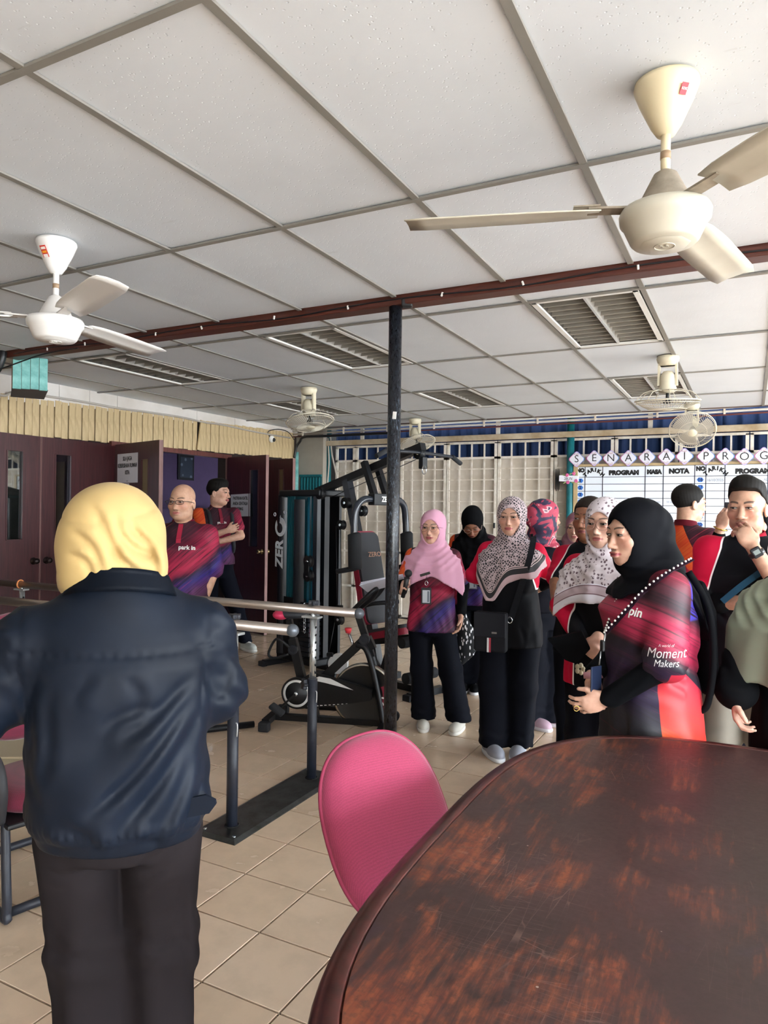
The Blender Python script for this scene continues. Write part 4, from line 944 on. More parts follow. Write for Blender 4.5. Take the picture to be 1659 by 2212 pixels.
# ---------------------------------------------------------------- chairs
def m_fab(name, a, b_, s=260):
    t = NT(name); v = t.obj(); w = t.vor(t.vec(v, (1,1,1.3)), s, rnd=.25); n = t.noise(v, 7, 4); c = t.mix(t.thr(w, .1, .6), lin(a), lin(b_)); c = t.mix(t.math('MULTIPLY', t.thr(n, .5, .75), .25), c, lin('#8f2f4c')); t.col(c)
    t.rough(.85); t.bump(w, -.35, .002); t.b.inputs['Sheen Weight'].default_value = .25; return t.m
M_PINK = m_fab('pink_chair_weave', '#a02f55', '#842443'); M_MAG = m_fab('maroon_chair_weave', '#7c1f3d', '#641730', 200)
def cushion(name, w, h, th, m, parent, M, belly=.25, top_narrow=.0, curve=.0, piping=None):
    """rounded upholstered pad in local XZ, front = -Y"""
    b = MB(); NU, NV = 40, 9
    def out(a):
        x = math.copysign(abs(math.cos(a))**(2/2.6), math.cos(a))*w/2; z = math.copysign(abs(math.sin(a))**(2/2.6), math.sin(a))*h/2
        x *= 1-top_narrow*(z/h)**2*2 if z > 0 else 1-belly*(-z/h*2)**1.5*.5
        return x, z
    prof = [(0,-th*.62),(.45,-th*.60),(.75,-th*.52),(.90,-th*.38),(.975,-th*.16),(1.0,.05*th),(.985,th*.25),(.9,th*.38),(0,th*.40)]
    V = []
    for r, y in prof:
        V.append([b.b.verts.new((out(2*math.pi*i/NU)[0]*r, y+curve*((out(2*math.pi*i/NU)[0]*r)/(w/2))**2, out(2*math.pi*i/NU)[1]*r)) for i in range(NU)])
    F = []
    for A, B in zip(V, V[1:]):
        for i in range(NU): F.append(b.b.faces.new((A[i],A[(i+1)%NU],B[(i+1)%NU],B[i])))
    b._f(F); bmesh.ops.remove_doubles(b.b, verts=b.b.verts[:], dist=1e-5)
    for v in b.b.verts: v.co = M @ v.co
    o = b.build(name, m, parent)
    if piping:
        b = MB(); b.tube([M @ Vector((out(2*math.pi*i/64)[0], .05*th+curve*(out(2*math.pi*i/64)[0]/(w/2))**2, out(2*math.pi*i/64)[1])) for i in range(64)], .006, 6, closed=True); b.build('piping', piping, o)
    return o
pc = thing('meeting_chair', 'bright pink upholstered chair pushed in against the dark table, back toward the grilles', 'chair', (-.902,1.81,0), R_(59.7))
# chair local: front (seat) toward -Y, back at +Y
MCH = Matrix.Translation((0,.0,.614)) @ Matrix.Rotation(R_(-28), 4, 'X') @ Matrix.Rotation(-.091, 4, 'Y')
cushion('backrest', .402, .505, .07, M_PINK, pc, MCH, belly=.067, top_narrow=.10, curve=-.0, piping=mat('#8c2a48', .8))
cushion('seat', .44, .42, .08, M_PINK, pc, Matrix.Translation((0,-.36,.42)) @ Matrix.Rotation(R_(-90), 4, 'X'), belly=.1, piping=mat('#8c2a48', .8))
b = MB()
for s in (-1,1): b.tube(spline([(s*.17,-.20,.37),(s*.18,-.20,.2),(s*.18,-.22,.02),(s*.18,-.3,.018),(s*.18,-.52,.018)], 5), .013, 10)
b.tube([(-.18,-.52,.018),(.18,-.52,.018)], .013, 10); b.tube([(-.17,-.2,.37),(.17,-.2,.37)], .013, 10); b.bar((0,-.2,.37),(0,-.05,.42), .05, .012); b.bar((0,-.05,.42),(0,.06,.62), .05, .012); b.build('frame', M_POST, pc)
lc = thing('visitor_chair', 'maroon upholstered armchair on black sled tubes, behind the woman in yellow headscarf', 'chair', (-2.54,1.955,0), R_(75))
cushion('backrest', .52, .54, .07, M_MAG, lc, Matrix.Translation((0,.23,.78)) @ Matrix.Rotation(R_(-8), 4, 'X'), belly=.1, curve=-.02)
cushion('seat', .52, .48, .09, M_MAG, lc, Matrix.Translation((0,-.05,.40)) @ Matrix.Rotation(R_(-90), 4, 'X'), belly=.05)
MB().box((0,-.04,.345), (.50,.46,.02), bev=.008).build('seat_pan', M_BLACK, lc)
for s in (-1,1):
    MB().tube(spline([(s*.27,.22,.56),(s*.275,.08,.60),(s*.275,-.12,.60),(s*.275,-.24,.57),(s*.27,-.27,.48),(s*.26,-.22,.36)], 6), .02, 10).build('armrest', mat('#2c2d31', .6), lc)
    MB().tube(spline([(s*.24,-.22,.35),(s*.25,-.26,.2),(s*.25,-.27,.05),(s*.25,-.22,.02),(s*.25,.30,.02)], 6), .0165, 12).build('sled_tube', M_POST, lc)
MB().tube([(-.25,.30,.02),(.25,.30,.02)], .0165, 12).build('sled_tube', M_POST, lc)
MB().tube([(-.25,-.225,.02),(.25,-.225,.02)], .0165, 12).build('sled_tube', M_POST, lc)
bx_ = thing('beige_plastic_bin', 'beige plastic tub with flat lid on the floor under the maroon armchair', 'bin', (-3.32,2.36,0), R_(30))
b = MB(); b.prism(rrect(.62,.46,.08), .02, .25); b.build('tub', mat('#b7b1a4', .45, var=.1), bx_); b = MB(); b.prism(rrect(.66,.50,.09), .25, .275); b.prism(rrect(.50,.36,.05), .275, .285); b.build('lid', mat('#c2b59a', .4), bx_)
mc_ = thing('maroon_bench', 'maroon padded seat with white base near the whiteboard, behind the man covering his mouth', 'seat', (-.25,8.3,0))
MB().box((0,.2,.62), (.62,.10,.36), bev=.03).build('back_pad', M_MAG, mc_); MB().box((0,-.06,.42), (.62,.5,.14), bev=.04).build('seat_pad', M_MAG, mc_); MB().box((0,0,.21), (.58,.46,.24), bev=.01).build('base', mat('#cfd8e2', .5), mc_); MB().box((0,0,.05), (.60,.50,.08), bev=.01).build('plinth', mat('#9da0a4', .4), mc_)
# toys behind the doorway
sp = [(.0+.012*k/3.,.035*math.cos(k*.7),.04+.035*math.sin(k*.7)) for k in range(60)]
tag(MB().tube(sp, .005, 5).build('coil_spring', mat('#7f9a8e', .4), loc=(-6.15,6.4,.0)), 'pale coil spring lying on the floor just inside the open doorway', 'spring')
tag(MB().box((0,0,.22), (.30,.22,.44), bev=.02).build('storage_box', mat('#3a4a7c', .5), loc=(-6.5,6.65,0)), 'blue box standing inside the doorway behind the man with crossed arms', 'box')
# ---------------------------------------------------------------- people
CR = np.array([math.cos(_yaw), math.sin(_yaw), 0.]); CDv = np.array([-math.sin(_yaw), math.cos(_yaw), 0.])
def m_skin(name, base, dark, lip, brow='#1d1512', stubble=0., browx=1.):
    t = NT(name); hc = t.attr('hc').outputs['Vector']; x, y, z = t.sep(hc); ax = t.math('ABSOLUTE', x)
    n = t.noise(t.obj(), 40, 4); c = t.mix(t.thr(n, .35, .75), lin(base), lin(dark))
    front = t.thr(y, .045, .06)
    def ellm(cx, cz, rx, rz, soft=.25):
        q = t.math('ADD', t.math('POWER', t.math('DIVIDE', t.math('SUBTRACT', ax, cx), rx), 2.), t.math('POWER', t.math('DIVIDE', t.math('SUBTRACT', z, cz), rz), 2.))
        return t.math('MULTIPLY', t.thr(q, 1.+soft, 1.-soft), front)
    c = t.mix(t.math('MULTIPLY', ellm(.040, -.022, .026, .022, .9), .22), c, lin('#c9695c'))
    if stubble: c = t.mix(t.math('MULTIPLY', ellm(.0, -.085, .055, .050, .5), stubble), c, lin('#3a2f2b'))
    c = t.mix(t.math('MULTIPLY', ellm(.0, -.0665, .0255, .0090, .3), .85), c, lin(lip))
    c = t.mix(t.math('MULTIPLY', ellm(.0, -.0665, .024, .0013, .5), .75), c, lin('#3d1a1a'))
    u = t.math('SUBTRACT', ax, .030)
    bz = t.math('SUBTRACT', t.math('ADD', .029, t.math('MULTIPLY', u, .10)), t.math('MULTIPLY', t.math('MULTIPLY', u, u), 9.))
    bm = t.math('MULTIPLY', t.thr(t.math('ABSOLUTE', t.math('SUBTRACT', z, bz)), .0046*browx, .0026*browx), t.math('MULTIPLY', t.thr(t.math('ABSOLUTE', u), .021, .017), front))
    c = t.mix(t.math('MULTIPLY', bm, .85), c, lin(brow))
    c = t.mix(t.math('MULTIPLY', ellm(.0075, -.0475, .0045, .0022, .4), .8), c, lin('#3a1d18'))
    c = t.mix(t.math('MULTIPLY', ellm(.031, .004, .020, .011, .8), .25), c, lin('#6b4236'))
    t.col(c); t.rough(.48); t.b.inputs['Subsurface Weight'].default_value = .12; t.b.inputs['Subsurface Radius'].default_value = (.012,.005,.003); t.b.inputs['Subsurface Scale'].default_value = .5
    return t.m
SK1 = m_skin('light_skin', '#d6ad99', '#c49a86', '#9c4a4e'); SK2 = m_skin('tan_skin', '#c49a80', '#b0856d', '#a85f5c', stubble=.12)
SK3 = m_skin('brown_skin', '#97674f', '#825640', '#6e2b36'); SK4 = m_skin('warm_skin', '#d0a48e', '#bd907a', '#a24350', browx=.8); SK5 = m_skin('olive_skin', '#bd937b', '#a87e68', '#935650', stubble=.2, browx=1.25)
M_EYEW = mat('#8f8680', .25); M_IRIS = mat('#20130f', .15); M_LASH = mat('#140e0d', .6); M_HAIR = mat('#100d0b', .7, bump=.6, bscale=300, spec=.2); M_HAIR2 = mat('#221a16', .7, bump=.4, bscale=300, spec=.2)
def m_cloth(hexc, rough=.75, var=.12, sheen=.1, weave=0.):
    t = NT('cloth'+hexc.strip('#')); v = t.obj(); n = t.noise(v, 6, 3); c = lin(hexc); t.col(t.mix(t.thr(n, .35, .7), c, tuple(x*(1-var) for x in c[:3])+(1,))); t.rough(rough); t.b.inputs['Sheen Weight'].default_value = sheen*.5 if max(c[:3]) > .05 else 0; t.b.inputs['Specular IOR Level'].default_value = .25 if max(c[:3]) > .05 else .08; return t.m
def m_reg(name, a, b, pipe=None, w=.004, rough=.65):
    """two-colour garment: colour b where attribute reg > 0, optional piping along the seam"""
    t = NT(name); r = t.attr('reg').outputs['Fac']; c = t.mix(t.thr(r, -.0008, .0008), a if hasattr(a,'is_output') else lin(a), lin(b))
    if pipe: c = t.mix(t.thr(t.math('ABSOLUTE', r), w, w*.7), c, lin(pipe))
    t.col(c); t.rough(rough); t.b.inputs['Specular IOR Level'].default_value = .12; return t.m
def m_polo(name, flip=1., orange='#cf3f22', ang=42, off=0., gain=1.):
    """sublimation-printed polo: crimson and violet streaks across black, orange panel where reg > 0"""
    t = NT(name); p = t.attr('sc').outputs['Vector']; v = t.vec(p, (flip,1,1)); x, y, z = t.sep(v)
    a = R_(ang); s_ = t.math('ADD', t.math('MULTIPLY', z, math.cos(a)), t.math('MULTIPLY', x, -math.sin(a))); l_ = t.math('ADD', t.math('MULTIPLY', x, math.cos(a)), t.math('MULTIPLY', z, math.sin(a)))
    cv = t.n('CombineXYZ'); t.l(t.math('MULTIPLY', s_, 95.), cv.inputs[0]); t.l(t.math('MULTIPLY', l_, 2.6), cv.inputs[1]); t.l(t.math('MULTIPLY', y, 2.), cv.inputs[2])
    st = t.noise(cv.outputs[0], 1.0, 4, .6); big = t.noise(t.vec(p, (1,1,1), loc=(3,1,2)), 4, 2)
    f = t.math('ADD', t.math('ADD', t.math('MULTIPLY', s_, -1.45), .5+off), t.math('MULTIPLY', t.math('SUBTRACT', big, .5), .25))
    base = t.ramp(f, [(0,lin('#1b1318')),(.18,lin('#3b1524')),(.36,lin('#8e1c3c')),(.46,lin('#b02a4a')),(.54,lin('#2a1430')),(.62,lin('#2f2570')),(.72,lin('#5a2a58')),(.84,lin('#3a1a2c')),(1,lin('#12131c'))])
    c = t.mix(t.math('MULTIPLY', t.thr(st, .50, .66), .85), base, lin('#15101a')); c = t.mix(t.math('MULTIPLY', t.thr(st, .40, .30), .5*gain), c, lin('#c63a58'))
    r = t.attr('reg').outputs['Fac']; og = t.mix(t.thr(st, .4, .6), lin(orange), lin('#d8602a'))
    c = t.mix(t.thr(r, -.001, .001), c, og); t.col(c); t.rough(.6); t.b.inputs['Specular IOR Level'].default_value = .3; return t.m
def rotm(yaw=0, pitch=0, roll=0):
    """head rotation: yaw about z, pitch>0 looks down, roll tilts"""
    return np.array(Matrix.Rotation(R_(yaw),3,'Z') @ Matrix.Rotation(R_(-pitch),3,'X') @ Matrix.Rotation(R_(roll),3,'Y'))
def creases(x, y, z, L, A=.006, w=.014, side=-1):
    """cloth folds: each (x0,z0,x1,z1[,gain]) is a valley with a raised lip, fading at its ends; side picks front (+1) or back (-1)"""
    f = 0.*(x+y+z); m = 1/(1+np.exp(-side*y/.02))
    for c in L:
        x0, z0, x1, z1 = c[:4]; g = c[4] if len(c) > 4 else 1.; dx, dz = x1-x0, z1-z0; l = math.hypot(dx, dz); dx /= l; dz /= l
        t = ((x-x0)*dx+(z-z0)*dz)/l; d = -(x-x0)*dz+(z-z0)*dx+.010*np.sin(t*5+x0*40)
        e = np.clip(t*4, 0, 1)*np.clip((1-t)*4, 0, 1); f = f+g*A*e*(np.exp(-(d/w)**2)-.75*np.exp(-((d-2.1*w)/(1.3*w))**2))
    return f*m
class Person:
    def __init__(s, px, py, phi, H, skin, label, g=1., head_phi=None, pitch=0, roll=0, hs=1., head_off=(0,0,0), group=None, headz=None, male=False, lean=(0,0)):
        s.base = np.array([px, py, 0.]); s.phi = phi; s.H = H; s.g = g; s.skin = skin; s.label = label; s.hs = hs; s.male = male; s.lean = lean
        off = math.degrees(math.atan2(s.base@CR, s.base@CDv)); co_, si_ = math.cos(R_(off)), math.sin(R_(off)); s.CR = CR*co_-CDv*si_; s.CD = CDv*co_+CR*si_
        s.rz = 207.284-phi-off; c, q = math.cos(R_(s.rz)), math.sin(R_(s.rz)); s.Rw = np.array([[c,-q,0],[q,c,0],[0,0,1]])
        hp = phi if head_phi is None else head_phi
        s.hR = rotm(phi-hp, pitch, roll); s.hc = np.array([0, .025, (H-.115*hs) if headz is None else headz])+np.array(head_off)
        s.arms = {}; s.fine = []; s.parts = []
        sw = .142*(1.16 if male else 1.)*(.5+.5*g)
        s.sh = {1: np.array([sw, -.01, .792*H]), -1: np.array([-sw, -.01, .792*H])}
    def I(s, u, v, w):
        """image-aligned offset (right, toward camera, up) from the feet -> local coords"""
        d = u*s.CR-v*s.CD; return s.Rw.T @ np.array([d[0], d[1], 0])+np.array([0,0,w])
    def arm(s, side, elbow, wrist, hand_dir=None, palm=None, curl=.35, show=True, shoulder=None):
        """side 1 = own right; joints in local coords"""
        if shoulder is not None: s.sh[side] = np.array(shoulder)
        e, w = np.array(elbow, float), np.array(wrist, float); d = w-e; d = d/np.linalg.norm(d)
        hd = d if hand_dir is None else np.array(hand_dir, float)/np.linalg.norm(hand_dir)
        pn = np.array([-side,.2,-.1]) if palm is None else np.array(palm, float); pn = pn-hd*(pn@hd); pn /= np.linalg.norm(pn)
        s.arms[side] = (e, w, hd, pn, curl, show)
    def hand(s, S, side, k=.006):
        e, w, d, n, curl, show = s.arms[side]; t = np.cross(n, d)*(-side); sc = 1.08 if s.male else .95
        M = np.stack([t, n, d], 1)
        S.ell(w+d*.048*sc, (.040*sc,.0155*sc,.052*sc), .012, M); S.ell(w+d*.03*sc+t*.018*sc+n*.006, (.02,.016,.028), .01, M)
        def rot(v, ax, a): return v*math.cos(a)+np.cross(ax, v)*math.sin(a)+ax*(ax@v)*(1-math.cos(a))
        ax = np.cross(d, n)
        for i, L in enumerate((.070,.079,.073,.056)):
            p = w+d*(.088-.006*abs(i-1.2))*sc+t*(.030-.0195*i)*sc; a = 0.; r = .0088*sc*(1-.05*i)
            dd = d+t*(.10-.07*i)*(1-curl); dd /= np.linalg.norm(dd)
            S.cone(p-d*.03, p, r*1.1, r, .006)
            for sg, (fr, da) in enumerate(((.45,curl*62),(.31,curl*80),(.24,curl*50))):
                a += da*(1+.06*i); q = p+rot(dd, ax, R_(a))*L*fr*sc; S.cone(p, q, r, r*.93, .003); p = q; r *= .93
        p = w+d*.028*sc+t*.030*sc; v = t*.55+d*.75+n*(.25+.5*curl); v /= np.linalg.norm(v); q = p+v*.042*sc
        v2 = t*(.25-.3*curl)+d*.85+n*(.3+.4*curl); v2 /= np.linalg.norm(v2); S.cone(p, q, .0125*sc, .0105*sc, .008); S.cone(q, q+v2*.032*sc, .0105*sc, .0085*sc, .004)
    def hp(s, p): return s.hc+s.hR @ (np.array(p, float)*s.hs)
    def body(s, legs=True, ears=True, nose=1., fat=1., h=.016, face=True):
        H, g, hs = s.H, s.g, s.hs; hR = s.hR
        fx, fy, fz = [], [], []
        if face: r = .15*hs; 
        def fine(p, r, hf):
            fx.append((p[0]-r, p[0]+r, hf)); fy.append((p[1]-r, p[1]+r, hf)); fz.append((p[2]-r*1.15, p[2]+r*1.1, hf))
        if face: fine(s.hc, .125*hs, .0046 if np.linalg.norm(s.base) < 3.9 else .0054)
        for side, a in s.arms.items():
            if a[5]: fine(a[1]+a[2]*.085, .095, .0056 if np.linalg.norm(s.base) < 4.8 else .0066)
        xs = [s.hc]+[s.sh[k] for k in s.sh]; 
        for a in s.arms.values(): xs += [a[0], a[1], a[1]+a[2]*.2]
        xs = np.array(xs); lo = np.minimum(xs.min(0), [-.22,-.16,0])-.14; hi = np.maximum(xs.max(0), [.22,.16,H])+.14; lo[2] = -.02; hi[2] = max(H, s.hc[2]+.15)+.06
        S = SDF(lo, hi, h, fx, fy, fz)
        E = lambda c, r, k=.012, mode='add': S.ell(s.hp(c), np.array(r)*hs, k*hs, hR, mode)
        # head
        E((0,-.014,.038),(.0735,.094,.082)); E((0,.020,-.030),(.0585*fat,.068,.085),.03); E((0,.050,-.090),(.030*fat,.028,.022),.03)
        for q in (-1,1):
            E((q*.041,.056,-.024),(.024*fat,.024,.024),.02); E((q*.044,.015,-.072),(.020*fat,.035,.022),.03)
        if face:
            E((0,.078,.026),(.050,.014,.012),.018)
            for q in (-1,1): E((q*.031,.103,.003),(.019,.016,.0125),.012,'cut')
            nz = nose*(1. if s.male else .84); S.cone(s.hp((0,.086,.008)), s.hp((0,.1025,-.034)), .0055*hs, .0108*hs*nz, .012); E((0,.1035,-.037),(.0108*nz,.0098,.0088),.008)
            for q in (-1,1): E((q*.0122*nz,.0925,-.041),(.0080*nz,.0095,.0070),.007)
            E((0,.0915,-.0615),(.0245,.009,.0062),.006); E((0,.0895,-.0725),(.0215,.010,.0068),.006); E((0,.104,-.0668),(.02,.012,.0018),.003,'cut')
            for q in (-1,1):
                E((q*.031,.0835,.0105),(.0175,.010,.0055),.006); E((q*.031,.083,-.0065),(.016,.009,.0042),.006)
        if ears:
            for q in (-1,1): E((q*.077,-.012,-.012),(.0085,.019,.031),.008); E((q*.084,-.006,-.012),(.006,.010,.018),.006,'cut')
        # neck and trunk
        nb = np.array([0,-.02,.835*H]); S.cone(s.hp((0,-.022,-.06)), nb, .050*hs*(1.12 if s.male else .95), .060, .03)
        tx = .85*g
        S.loft([(.44*H,0,0,.12*tx,.09*tx,2.2),(.52*H,0,0,.155*tx,.105*tx,2.2),(.62*H,0,0,.135*tx,.095*tx,2.2),(.73*H,0,0,.15*tx,.105*tx,2.2),(.80*H,0,-.01,.15*tx,.08*tx,2.2),(.835*H,0,-.02,.07,.055,2)], .03)
        for side, (e, w, d, n, curl, show) in s.arms.items():
            ra = (.044 if s.male else .040)*(.4+.6*g); S.cone(s.sh[side], e, ra*1.1, ra*.92, .03); S.cone(e, w, ra*.95, ra*.64, .012)
            if show: s.hand(S, side)
            else: S.ell(w+d*.05, (.035,.035,.05), .02)
        for q in (-1,1):
            f = s.feet[q] if hasattr(s, 'feet') else (q*.09, 0, 0); hx = q*.085*g; kx = (hx+f[0])/2
            S.cone((hx,0,.47*H), (kx,f[1]*.5+.015,.27*H), .075*g, .05, .03); S.cone((kx,f[1]*.5+.015,.27*H), (f[0],f[1]-.02,.06), .047, .034, .02)
            a = R_(f[2]); S.cone((f[0],f[1]-.02,.05), (f[0]-math.sin(a)*.13,f[1]+math.cos(a)*.13,.03), .032, .024, .02)
        me, co = S.mesh('person', s.skin, 1)
        loc = ((co-s.hc) @ hR)/hs; far = loc[:,2] < -.135; loc[far] = (0,-1,-1); set_attr(me, 'hc', loc)
        o = link('person', me, loc=tuple(s.base), rot=(0,0,R_(s.rz))); tag(o, s.label, 'person'); s.o = o
        for q in s.parts: q.parent = o
        return o
    def hmat(s): return Matrix.Translation(s.hc) @ Matrix(s.hR.tolist()).to_4x4() @ Matrix.Scale(s.hs, 4)
    def eyes(s, gaze=(0,0), lids=1.):
        for q in (-1,1):
            b = MB(); b.M = s.hmat(); yc = .0835
            b.mi = 0; b.sphere((q*.031,yc,.0025), (.0138,.0072,.0052*lids), 16, (0,q*R_(-4),q*R_(-16)))
            b.mi = 1; b.sphere((q*.031+gaze[0]*.006,yc+.0052,.003+gaze[1]*.003), (.0056,.0034,.0050*lids), 12)
            b.mi = 2; b.tube([(q*(.031+.0155*math.cos(R_(a))),yc+.0068-.0055*abs(math.cos(R_(a)))**2,.0030+.0053*lids*math.sin(R_(a))) for a in range(-5,190,15)], .0012, 5)
            b.build('eye', [M_EYEW, M_IRIS, M_LASH], s.o)
    def glasses(s, m, rx=.026, rz=.021, z=.0, thick=.0013, rnd=2., lens=True):
        b = MB(); b.M = s.hmat(); y = .112
        for q in (-1,1):
            P = [(q*.034+rx*math.copysign(abs(math.cos(a))**(2/rnd), math.cos(a)), y-.004*abs(math.cos(a)*1.)-(.006 if math.cos(a)*q > 0 else 0)*abs(math.cos(a)), z+rz*math.copysign(abs(math.sin(a))**(2/rnd), math.sin(a))) for a in [2*math.pi*i/28 for i in range(28)]]
            b.tube(P, thick, 6, closed=True)
            b.tube([(q*(.034+rx-.001),y-.008,z+.006),(q*.076,y-.022,z+.007),(q*.082,.03,z+.003),(q*.081,-.01,z-.004)], thick*1.1, 6)
        b.tube([(-.034+rx,y,z+.004),(0,y+.003,z+.008),(.034-rx,y,z+.004)], thick, 6)
        o = b.build('eyeglasses', m, s.o)
        if not lens: return o
        b = MB(); b.M = s.hmat()
        for q in (-1,1): b.prism([(q*.034+rx*.97*math.copysign(abs(math.cos(a))**(2/rnd), math.cos(a)), z+rz*.97*math.copysign(abs(math.sin(a))**(2/rnd), math.sin(a))) for a in [2*math.pi*i/24 for i in range(24)]], -.0006, .0006, Matrix.Translation((0,y-.005,0)) @ Matrix.Rotation(R_(90),4,'X'))
        b.build('lens', LENS, o); return o
    def cloth(s, name, S, m, reg=None, off=(0,0,0), it=1):
        me, co = S.mesh(name, m, it); set_attr(me, 'sc', (co-np.array(off))/ (s.H/1.6)); 
        set_attr(me, 'reg', np.full(len(co), -1., np.float32) if reg is None else reg(co)); o = link(name, me, parent=getattr(s, 'o', None)); s.parts.append(o); return o
    def grid(s, lo, hi, h): return SDF(np.array(lo, float), np.array(hi, float), h)
    def shirt(s, m, hem=.47, sleeve=.85, cuff=None, reg=None, prof=None, h=.0085, fold=.004, name='shirt', bust=.0, sr=1., flare=1., cuffr=1., long=None, neck=True):
        H, g = s.H, s.g; xs = [s.sh[1], s.sh[-1]]
        for a in s.arms.values(): xs += [a[0], a[1]]
        xs = np.array(xs); lo = np.minimum(xs.min(0), [-.26*g,-.2*g,hem*H]); hi = np.maximum(xs.max(0), [.26*g,.24*g,.87*H]); lo = lo-.12; lo[2] = min(hem*H, xs[:,2].min()-.12)-.03; hi = hi+.12; hi[2] = .90*H
        S = SDF(lo, hi, h); rs = rng.uniform(0,6)
        m_ = 1.16 if s.male else 1.
        P = prof or [(hem*H,0,.005,.180*g*flare,.140*g*flare,2.3),(.52*H,0,.0,.178*g,.138*g,2.3),(.58*H,0,.0,.165*g,.130*g,2.3),(.64*H,0,.005,.158*g*m_,.128*g,2.3),(.70*H,0,.01,.165*g*m_,.130*g+bust*.5,2.3),(.735*H,0,.01+bust*.3,.170*g*m_,.128*g+bust,2.3),(.775*H,0,-.002,.170*g*m_,.105*g,2.3),(.81*H,0,-.012,.145*g*m_,.082*g,2.2),(.838*H,0,-.018,.085,.068,2),(.85*H,0,-.02,.068,.062,2)]
        def disp(x, y, z): th = np.arctan2(y, x); return fold*(.5*np.sin(z*30+x*16+rs)+.9*np.sin(th*9+rs+2*np.sin(z*9))*np.clip((.60*H-z)/.12, .0, 1))
        S.loft(P, .02, disp=disp)
        r0 = (.060 if s.male else .053)*sr*(.5+.5*g)
        for side, (e, w, d, n, curl, show) in s.arms.items():
            sh = s.sh[side]
            S.cone(np.array([side*.055,-.018,.838*H-.045]), sh, .050, r0*.92, .04)
            if sleeve <= 1: S.cone(sh, sh+(e-sh)*sleeve, r0, r0*(.98 if sleeve < .95 else .9)*cuffr, .035)
            else:
                S.cone(sh, e, r0, r0*.86, .035); S.cone(e, e+(w-e)*(sleeve-1), r0*.86, r0*.62*cuffr, .025)
        rr = random.Random(int(H*1000)+int(s.base[0]*977)); cl = []
        for q in (-1,1):
            for k in range(4):          # drag folds from the armpit towards the waist, and across the belly
                a = rr.uniform(.70,.745)*H; cl.append((q*.17*g, a-.03*k*H, q*rr.uniform(.0,.06)*g, a-rr.uniform(.10,.17)*H, rr.uniform(.5,1.)))
            for k in range(3): xx = q*rr.uniform(.04,.15)*g; cl.append((xx, hem*H-.01, xx+rr.uniform(-.03,.03), (hem+rr.uniform(.06,.13))*H, rr.uniform(.5,1.)))
        S.warp(lambda x, y, z: creases(x, y, z, cl, fold*1.1, .012, 1)+creases(x, y, z, [(-c[0],*c[1:]) if False else c for c in cl], fold*1.1, .012, -1))
        for side, (e, w, d, n, curl, show) in s.arms.items():   # rings of folds inside the elbow and at the sleeve end
            sh = s.sh[side]; L_ = np.linalg.norm(e-sh); u = (e-sh)/L_
            def sl_(x, y, z, sh=sh, u=u, L_=L_, side=side):
                t = ((x-sh[0])*u[0]+(y-sh[1])*u[1]+(z-sh[2])*u[2]); rad = np.sqrt(np.maximum((x-sh[0])**2+(y-sh[1])**2+(z-sh[2])**2-t*t, 0))
                return np.where(rad < .13, fold*.8*np.sin(t*95+x*40*side+y*30+rs)*np.clip(t/L_*1.6-.35, 0, 1)*np.clip((1.6-t/L_)*3, 0, 1), 0)*(side*x > .12*g)
            S.warp(sl_)
        o = s.cloth(name, S, m, (lambda co: reg(s, co)) if reg else None, (0,0,.5*H)); return o
    def sleeve_part(s, side, a, b, r0, r1, m, name='undersleeve', h=.007):
        e, w = s.arms[side][0], s.arms[side][1]; sh = s.sh[side]
        def at(t): return sh+(e-sh)*t if t <= 1 else e+(w-e)*(t-1)
        ts = sorted({a, b, *( [1.] if a < 1 < b else [])}); P = [at(t) for t in ts]; A = np.array(P); S = SDF(A.min(0)-.1, A.max(0)+.1, h)
        n = len(P)-1
        for i in range(n): S.cone(P[i], P[i+1], r0+(r1-r0)*i/n, r0+(r1-r0)*(i+1)/n, .02)
        S.warp(lambda x, y, z: -.0022*np.sin(x*70+z*85+y*60))
        return s.cloth(name, S, m)
    def trousers(s, m, top=.56, feet=((.09,0,0),(-.09,0,0)), r=(.098,.078,.085), hem=.035, h=.009, fold=.003, name='trousers', ksh=(0,0), cr=None):
        H, g = s.H, s.g; s.feet = {1: feet[0], -1: feet[1]}
        lo = np.array([min(-.24*g, feet[1][0]-.15), -.26, 0]); hi = np.array([max(.24*g, feet[0][0]+.15), .28, top*H+.04])
        S = SDF(lo, hi, h); rs = rng.uniform(0,6)
        S.loft([(.43*H,0,0,.12*g,.10*g,2.2),(.49*H,0,-.004,.172*g,.128*g,2.3),(.53*H,0,-.002,.172*g,.126*g,2.3),(top*H,0,0,.155*g,.118*g,2.3)], .04)
        for q in (-1,1):
            f = s.feet[q]; hx = q*.084*g; k = np.array([(hx+f[0])/2+ksh[0], f[1]*.5+.012+ksh[1], .27*H]); a0 = np.array([hx,0,.455*H]); a1 = np.array([f[0],f[1]-.015,hem])
            mode_k = .018; kk = .06
            S.cone(a0, k, r[0]*g, r[1]*(.6+.4*g), mode_k); S.cone(k, a1, r[1]*(.6+.4*g), r[2], .05)
        S.func(lo, np.array([hi[0],hi[1],hem]), lambda x, y, z: (z-hem)+0*x+0*y, 0, 'cut') if False else None
        S.F = np.maximum(S.F, (hem-S.ax[2])[None,None,:]).astype(np.float32)
        S.warp(lambda x, y, z: -fold*.8*np.sin(np.arctan2(y, np.abs(x)-.09)*5+rs+4*z)*np.clip((.45*H-z)/.2, 0, 1)-fold*.9*np.exp(-((z-.12)/.07)**2)*np.sin(z*100+x*30+2*np.sin(x*40))-fold*.8*np.exp(-((z-.28*H)/.07)**2)*np.sin(z*75+x*25+y*20))
        if cr: S.warp(lambda x, y, z: creases(x, y, z, cr[1], .006, .009, cr[0]))
        return s.cloth(name, S, m)
